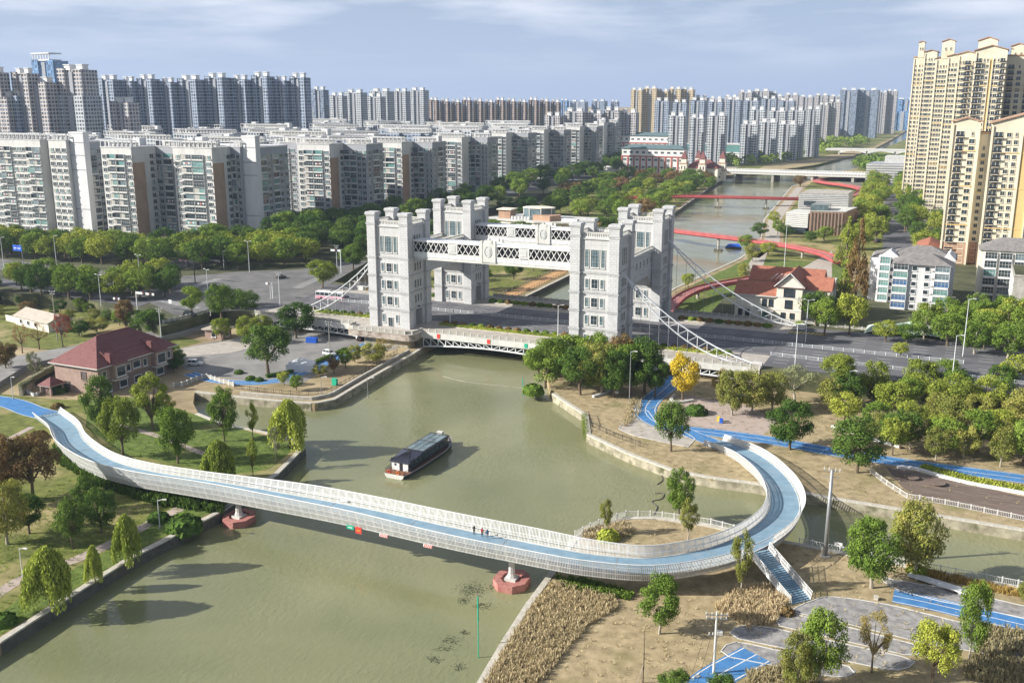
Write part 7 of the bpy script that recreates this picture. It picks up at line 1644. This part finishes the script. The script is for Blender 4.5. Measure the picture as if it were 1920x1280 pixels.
# ================================================================ vehicles
def loft_car(L_, W_, prof, cab, body, label, loc, rz, cat='car', name='car'):
    t = thing(name, label, cat, loc, rz); secs = []
    for x, zb, zt, wf in prof: w_ = W_/2*wf; secs.append([(x,-w_*.94,zb),(x,-w_,zb+(zt-zb)*.45),(x,-w_*.95,zt-.04),(x,-w_*.86,zt),(x,w_*.86,zt),(x,w_*.95,zt-.04),(x,w_,zb+(zt-zb)*.45),(x,w_*.94,zb)])
    MB().sweep(secs, closed=True).build('body', body, t, smooth=False); zt = max(p[2] for p in prof)
    (x0,x1,x2,x3,hh) = cab; wl, wu = W_/2*.88, W_/2*.74
    v = [(x0,-wl,zt-.05),(x3,-wl,zt-.05),(x3,wl,zt-.05),(x0,wl,zt-.05),(x1,-wu,hh),(x2,-wu,hh),(x2,wu,hh),(x1,wu,hh)]
    MB().add(v, [(0,1,5,4),(1,2,6,5),(2,3,7,6),(3,0,4,7)]).build('windows','glass',t)
    MB().bx(x1-.05,x2+.05,-wu-.03,wu+.03,hh-.02,hh+.06).build('roof',body,t)
    mb = MB(); xm = (x1+x2)/2
    for s_ in (-1,1):
        for xa,xb in ((x0,x1),(x3,x2),(xm,xm)): mb.beam((xa,s_*wl,zt-.05),(xb,s_*wu,hh),.09)
    mb.build('pillar',body,t)
    for x in (L_*.19, L_*.81):
        for s_ in (-1,1):
            wh = MB().tube([(x,s_*(W_/2-.2),.32),(x,s_*(W_/2+.01),.32)],.33,12).build('wheel','tyre',t); MB().tube([(x,s_*(W_/2+.005),.32),(x,s_*(W_/2+.02),.32)],.2,10).build('rim','carsilver',wh)
    for s_ in (-1,1): MB().bx(L_-.12,L_+.01,s_*W_*.36-.18,s_*W_*.36+.18,.62,.78).build('headlight','paleglass',t); MB().bx(-.01,.1,s_*W_*.36-.18,s_*W_*.36+.18,.7,.88).build('tail_light','redpaint',t)
SED = ([(0,.35,.8,.9),(.15,.22,.92,.98),(1.3,.2,.95,1),(3.2,.2,.95,1),(4.2,.22,.8,.97),(4.5,.32,.66,.86)], (.35,1.15,2.6,3.3,1.45))
SUV = ([(0,.4,.95,.92),(.12,.26,1.05,.98),(1.3,.25,1.08,1),(3.3,.25,1.08,1),(4.3,.26,.98,.97),(4.6,.36,.8,.88)], (.15,.5,2.7,3.5,1.72))
def car(px_, py_, z, rz, kind, body, label): loft_car(4.6, 1.85, kind[0], kind[1], body, label, G(px_,py_,z+.02), rz)
car(608,664,ZL+.05,R(-10),SUV,'carwhite','white car parked beside the utility pole in the car park'); car(352,684,ZL+.05,R(20),SUV,'carwhite','white car parked behind the house'); car(520,523,ZR,R(80),SED,'cardark','dark car waiting at the far side of the crossing'); car(345,592,ZR,R(15),SUV,'cardark','dark car turning beside the curved railing')
car(1788,566,ZU+.06,R(95),SED,'carwhite','white car parked behind the white flats'); car(1838,568,ZU+.06,R(170),SUV,'carsilver','silver car parked between the two blocks of flats'); car(1688,382,ZL+.1,R(92),SED,'carwhite','white car on the avenue below the yellow towers'); car(1680,402,ZL+.1,R(92),SED,'cardark','dark car on the avenue below the yellow towers'); car(1640,455,ZL+.1,R(60),SUV,'cardark','dark car parked beside the avenue trees'); car(655,562,ZR,R(180),SED,'carsilver','silver car behind the bus on the bridge road')
car(672,640,ZL+.05,R(100),SUV,'cardark','dark car in the shade under the road bridge')
p = G(592,560,ZR); bs = thing('bus','pink and white city bus at the crossing','bus',p,R(4))
MB().bx(0,11.5,0,2.5,.35,1.3).build('lower_body','pinkbus',bs); MB().bx(0,11.5,.02,2.48,1.3,1.45).bx(0,11.5,.02,2.48,2.7,3.05).build('upper_body','carwhite',bs); MB().bx(.05,11.45,.06,2.44,1.45,2.7).build('windows','glass',bs); MB().bx(2,6,.5,2,3.05,3.3).build('roof_unit','offwhite',bs)
for i in range(7): MB().bx(i*1.88,i*1.88+.12,.01,2.49,1.45,2.7).build('pillar','carwhite',bs)
for x in (2.4,8.8):
    for y in (-.02,2.3): MB().tube([(x,y,.48),(x,y+.22,.48)],.48,12).build('wheel','tyre',bs)
# ================================================================ fences and small works
parapet([G(x,y,ZL+.2) for x,y in ((1498,1019),(1590,1037),(1700,1059),(1920,1101),(2000,1118))],'white picket fence along the canal below the lawn',1.15,2.4,'white','white',False,'fence','fence',.12,pick=.25)
parapet([G(x,y,ZL+.2) for x,y in ((1078,1006),(1112,988),(1170,968),(1230,968),(1330,982),(1376,994))],'white picket fence round the lawn inside the loop',1.15,2.4,'white','white',False,'fence','fence',.12,pick=.25)
parapet([G(x,y,ZL+.05) for x,y in ((1632,886),(1660,908),(1700,934),(1780,947),(1880,968),(2000,993))],'white picket fence at the canal edge of the brown plaza',1.1,2.4,'white','white',False,'fence','fence',.12,pick=.3)
parapet([G(x,y,ZL+.05) for x,y in ((1104,780),(1110,800),(1150,818),(1200,836))],'dark thin fence round the corner of the quay below the tower clump',1.2,3,'darkmetal','darkmetal',False,'fence','fence',.1,pick=1.0)
parapet([G(x,y,ZL+.05) for x,y in ((440,728),(500,736),(560,741),(612,738),(660,712),(745,662))],'dark thin fence along the garden above the quay',1.1,2.6,'darkmetal','darkmetal',False,'fence','fence',.08,pick=1.3)
parapet([G(x,y,ZL+.1) for x,y in ((326,726),(345,724),(362,716),(385,708),(410,716),(438,724)) ],'white stone balustrade at the head of the inlet',1.3,2.2,'white','offwhite')
parapet([G(x,y,ZL+.05) for x,y in ((52,738),(66,744),(86,734),(100,728))],'low white balustrade before the culvert',.9,1.8,'white','white')
parapet([G(x,y,3.7) for x,y in ((130,690-14),(160,652),(200,632),(235,620))],'pale railing of the lane behind the house',.9,2.4,'offwhite','offwhite',False,'railing','railing',.16,pick=.6)
parapet([(6.6,66,ZL),(5.6,84,ZL),(3.6,144,ZL),(.5,210,ZL)],'brown post fence beside the sandy promenade',1.1,3,'housewall_dark','housewall_dark',False,'fence','fence',.25,pick=1.5)
parapet([(14.0,66,ZL+.1),(12.2,84,ZL+.1),(10.3,144,ZL+.1),(6,210,ZL+.1)],'brown post fence on the river edge of the promenade',1.1,3,'brownwall','brownwall',False,'fence','fence',.25,pick=1.5)
# culvert bridge with ivy
p = G(40,742,ZL); q_ = G(112,700,ZL); cb = thing('culvert_bridge','ivy-covered stone lane bridge with dark opening beside the house','bridge'); d = (q_-p).normalized(); n_ = Vector((-d.y,d.x,0)); ln = (q_-p).length
A = [p+d*ln*f_ for f_ in (0,.3,.32,.98,1.25)]; mb = MB()
mb.beam(p+Vector((0,0,1.6)),p+d*ln*.3+Vector((0,0,1.6)),1.0,3.2); mb.beam(p+d*ln*.28+Vector((0,0,2.9)),p+d*ln*1.25+Vector((0,0,2.9)),1.0,1.3); mb.build('wall','quaystone',cb)
MB().beam(p+d*ln*.3+n_*1.4+Vector((0,0,.8)),p+d*ln*1.25+n_*1.4+Vector((0,0,.8)),1.0,2.6).build('opening','darkmetal',cb)  # solid dark block, painting the shade inside the culvert mouth
iv = MB(); qi = random.Random(9)
for i in range(2600):
    c = p+d*ln*qi.uniform(-.05,1.25)-n_*qi.uniform(.3,.75)+Vector((0,0,qi.uniform(2.2,3.9))); u = Vector((qi.gauss(0,1),qi.gauss(0,1),qi.gauss(0,1))).normalized()*.16; v = u.cross(Vector((.4,.3,.8))); iv.add([c-u,c-v,c+u,c+v],[(0,1,2,3)])
stuff(iv.build('ivy','leaf_grey',cb))
# tent, bins, boxes
p = G(565,694,ZL); t = thing('tent','white pyramid-roofed tent in the car park','tent',p,R(25))
MB().add([(-4,-2.6,2.2),(4,-2.6,2.2),(4,2.6,2.2),(-4,2.6,2.2),(0,0,3.9)],[(0,1,4),(1,2,4),(2,3,4),(3,0,4)]).build('roof','tent',t); MB().bx(-4,4,-2.6,-2.55,.1,2.2).bx(3.95,4,-2.5,2.6,.1,2.2).build('side_wall','tent',t)
for x in (-3.9,3.9):
    for y in (-2.5,2.5): MB().tube([(x,y,0),(x,y,2.2)],.05,5).build('pole','steel',t)
def boxthing(name, cat, px_, py_, z, s_, m_, label, rz=0, lidm=None):
    t = thing(name,label,cat,G(px_,py_,z),rz); a,b_,h = s_; MB().bx(-a/2,a/2,-b_/2,b_/2,.08,h).build('body',m_,t); MB().bx(-a/2-.05,a/2+.05,-b_/2-.05,b_/2+.05,h,h+.1).build('lid',lidm or m_,t)
    for x in (-a*.4,a*.4): MB().bx(x-.08,x+.08,-b_*.4,b_*.4,0,.08).build('foot','darkmetal',t)
boxthing('container','container',585,642,ZL,(3.6,1.8,1.6),'bluepaint','dark blue container under the road bridge edge',.2); boxthing('utility_box','box',650,664,ZL,(1.4,.8,1.1),'yellowpaint','yellow box at the end of the blue path'); boxthing('utility_box','box',628,722,ZL,(1.5,.9,1.9),'greenpaint','teal cabinet on the garden quay'); boxthing('waste_bin','bin',1352,793,ZL,(.8,.7,1.1),'bluepaint','blue waste bin on the plaza path'); boxthing('waste_bin','bin',1347,790,ZL,(.7,.7,1.2),'yellowpaint','yellow waste bin beside the blue one')
boxthing('stone_block','block',1642,1124,ZL,(.7,.6,.6),'coping','small pale stone block at the start of the blue track')
hd = thing('hedge','dark clipped hedge between the car park and the blue path','hedge'); HD = hedge_mesh(6, 1.3, .9, 8, 'leaf_dark'); Ph = resample([G(x,y,ZL) for x,y in ((500,716-8),(545,700),(600,678),(650,656))],6.0)
for a,b_ in zip(Ph,Ph[1:]):
    d = b_-a; o = put('hedge_section',HD,hd,a,math.atan2(d.y,d.x)); o.scale = (d.length/6,1,1)
# mound under netting
p0 = G(1700,628,ZU); t = MB(); qn = random.Random(3); nx_, ny_ = 26, 12; vs_ = []
for j in range(ny_+1):
    for i in range(nx_+1):
        u, v = i/nx_, j/ny_; h = 4.2*math.sin(math.pi*min(1,u*1.05+.0))**.6*math.sin(math.pi*(.15+.7*v))*(.75+.25*math.sin(u*9+v*3))+qn.uniform(-.12,.12); vs_.append((p0.x-13+26*u, p0.y-3+13*v, ZU-.1+max(0,h)))
t.add(vs_, [(j*(nx_+1)+i, j*(nx_+1)+i+1, (j+1)*(nx_+1)+i+1, (j+1)*(nx_+1)+i) for j in range(ny_) for i in range(nx_)]); tag(t.build('mound','netgreen',smooth=True),'mound of earth under green netting before the white flats','mound')
# plaza furniture
def curved_wall(pts, wd, h, m_, name, label, cat, z=ZL):
    P = smooth_path([G(x,y,z) for x,y in pts],1.2); N = normals2(P); o = MB().sweep([[off(q,n,-wd/2,0),off(q,n,-wd/2,h),off(q,n,wd/2,h),off(q,n,wd/2,0)] for q,n in zip(P,N)],closed=True).build(name,m_); tag(o,label,cat); return P
P_ = curved_wall([(1682,877),(1715,880),(1760,893),(1820,908),(1880,919),(1990,940)],.9,.55,'white','bench_wall','white wavy bench wall behind the brown plaza','bench')
hedge_o = thing('hedge','clipped yellow-green hedge behind the white wavy bench wall','hedge'); Ph = resample([off(q,n,2.0,0) for q,n in zip(P_,normals2(P_))],6.0)
for a,b_ in zip(Ph[1:],Ph[2:]):
    d = b_-a; o = put('hedge_section',HEDGE,hedge_o,a,math.atan2(d.y,d.x)); o.scale = (d.length/6,1.8,1.2)
curved_wall([(1265,742),(1258,750),(1270,756),(1300,752)],.8,.6,'offwhite','bench_wall','curved white planter edge beside the golden tree','bench'); curved_wall([(1112,745),(1135,738),(1152,724)],.8,.6,'offwhite','bench_wall','curved pale planter edge below the tower clump','bench')
curved_wall([(1560,800),(1590,810),(1640,826),(1690,840)],.8,.5,'white','bench_wall','white kerb wall along the grove','bench')
p = G(1760,1098,ZL); t = thing('bench','long white slab bench beside the paved bays','bench',p,R(-18)); MB().bx(-5,5,-.9,.9,.42,.62).build('seat','white',t)
for x in (-3.5,0,3.5): MB().bx(x-.2,x+.2,-.6,.6,0,.42).build('leg','offwhite',t)
for px_,py_,r_,lab in ((1758,908,1.6,'round dark stone table on the brown plaza'),(1712,898,1.2,'low dark stone seat on the brown plaza')):
    t = thing('stone_table',lab,'table',G(px_,py_,ZL+.06)); MB().tube([(0,0,0),(0,0,.35)],r_*.6,12).build('base','darkstone',t); MB().tube([(0,0,.35),(0,0,.5)],r_,16).build('top','wooddeck',t)
# things on the water
for px_,py_,top_,lab in ((897,1232,1118,'green channel marker pole beside the floating weed'),(980,742,708,'green channel marker pole before the dense trees')):
    p = G(px_,py_,0); t = thing('channel_marker',lab,'marker',p); h = ZT(p.x,p.y,top_); MB().tube([(0,0,-1),(0,0,h*.6)],.09,6).build('pole','greenpaint',t); MB().tube([(0,0,h*.6),(0,0,h)],.13,6).build('top_mark','greenpaint',t)
for pts,lab in ((((1225,965),(1232,950),(1222,940),(1240,935),(1244,925),(1228,925)),'dark floating boom curling out from the loop lawn'),(((1232,908),(1242,900),(1240,888),(1248,880)),'short dark floating boom near the quay')):
    P = smooth_path([G(x,y,.05) for x,y in pts],.5); tag(MB().tube(P,.13,6).build('floating_boom','darkstone'),lab,'boom')
P = smooth_path([G(x,y,.05) for x,y in ((830,705),(870,715),(930,722),(985,728),(1030,735))],1.0); tag(MB().tube(P,.06,5).build('floating_boom','concrete'),'thin pale floating line across the river before the bridge','boom')
def weeds(polys, n, label, seed):
    qw = random.Random(seed); mb = MB()
    for cx_,cy_,rx_,ry_,k_ in polys:
        for i in range(k_):
            p = G(cx_+rx_*qw.gauss(0,.55)+ry_*qw.gauss(0,.3), cy_+ry_*qw.gauss(0,.6), .02+.01*qw.random()); s_ = qw.uniform(.05,.16); b2 = qw.uniform(0,3.14); u = Vector((math.cos(b2),math.sin(b2),0))*s_; v = Vector((-u.y,u.x,0))*.6; mb.add([p-u,p-v,p+u,p+v],[(0,1,2,3)])
    o = mb.build('floating_weed','weed'); stuff(o); tag(o,label,'weed')
mat('weed',(.045,.055,.028),.7,.4,1)
weeds([(885,1105,26,12,420),(870,1125,10,6,120),(905,1135,16,6,140),(930,1098,14,8,140),(845,1200,18,7,110),(815,1235,14,6,90),(860,1250,10,7,80),(830,1215,20,4,70),(870,1185,8,5,60)],0,'dark patches of weed floating beside the green marker',4)
weeds([(1060,755,30,10,120),(595,850,10,6,30)],0,'sparse weed floating below the tower clump',5)
p = G(1375,465,.1); t = thing('covered_boat','boat under a bright blue cover at the far bank','boat',p,R(20)); MB().add([(-4,-1.8,.8),(4,-1.8,.8),(4,1.8,.8),(-4,1.8,.8),(-2.5,0,2.4),(3,0,2.4)],[(0,1,5,4),(1,2,5),(2,3,4,5),(3,0,4)]).build('cover','bluepaint',t); MB().bx(-4.2,4.2,-1.6,1.6,-.4,.8).build('hull','darkstone',t)
# ivy on the quay corner
iv = MB()
for i in range(1800):
    f_ = qi.random(); a = Vector((*e_near[1],0)).lerp(Vector((*e_near[2],0)),f_); c = a+Vector((qi.uniform(-.9,.5),qi.uniform(-.6,.6),qi.uniform(.5,3.0))); u = Vector((qi.gauss(0,1),qi.gauss(0,1),qi.gauss(0,1))).normalized()*.15; v = u.cross(Vector((.4,.3,.8))); iv.add([c-u,c-v,c+u,c+v],[(0,1,2,3)])
o = stuff(iv.build('ivy','leaf_bright')); tag(o,'bright green ivy over the corner of the quay wall','ivy')
# ================================================================ air
hz = MB().bx(-2600, 1500, -420, 2950, -1.5, 185).build('haze', 'white'); stuff(hz); tag(hz, 'thin pale haze in the air over the whole town', 'haze')
m = bpy.data.materials.new('haze_air'); m.use_nodes = True; t = m.node_tree; t.nodes.clear(); o = t.nodes.new('ShaderNodeOutputMaterial'); v = t.nodes.new('ShaderNodeVolumePrincipled')
v.inputs['Color'].default_value = (.62,.78,1,1); v.inputs['Density'].default_value = .00008; v.inputs['Anisotropy'].default_value = .2; t.links.new(v.outputs[0], o.inputs['Volume'])
hz.data.materials.clear(); hz.data.materials.append(m)
dups = [k for k, v in LABELS.items() if v > 1]
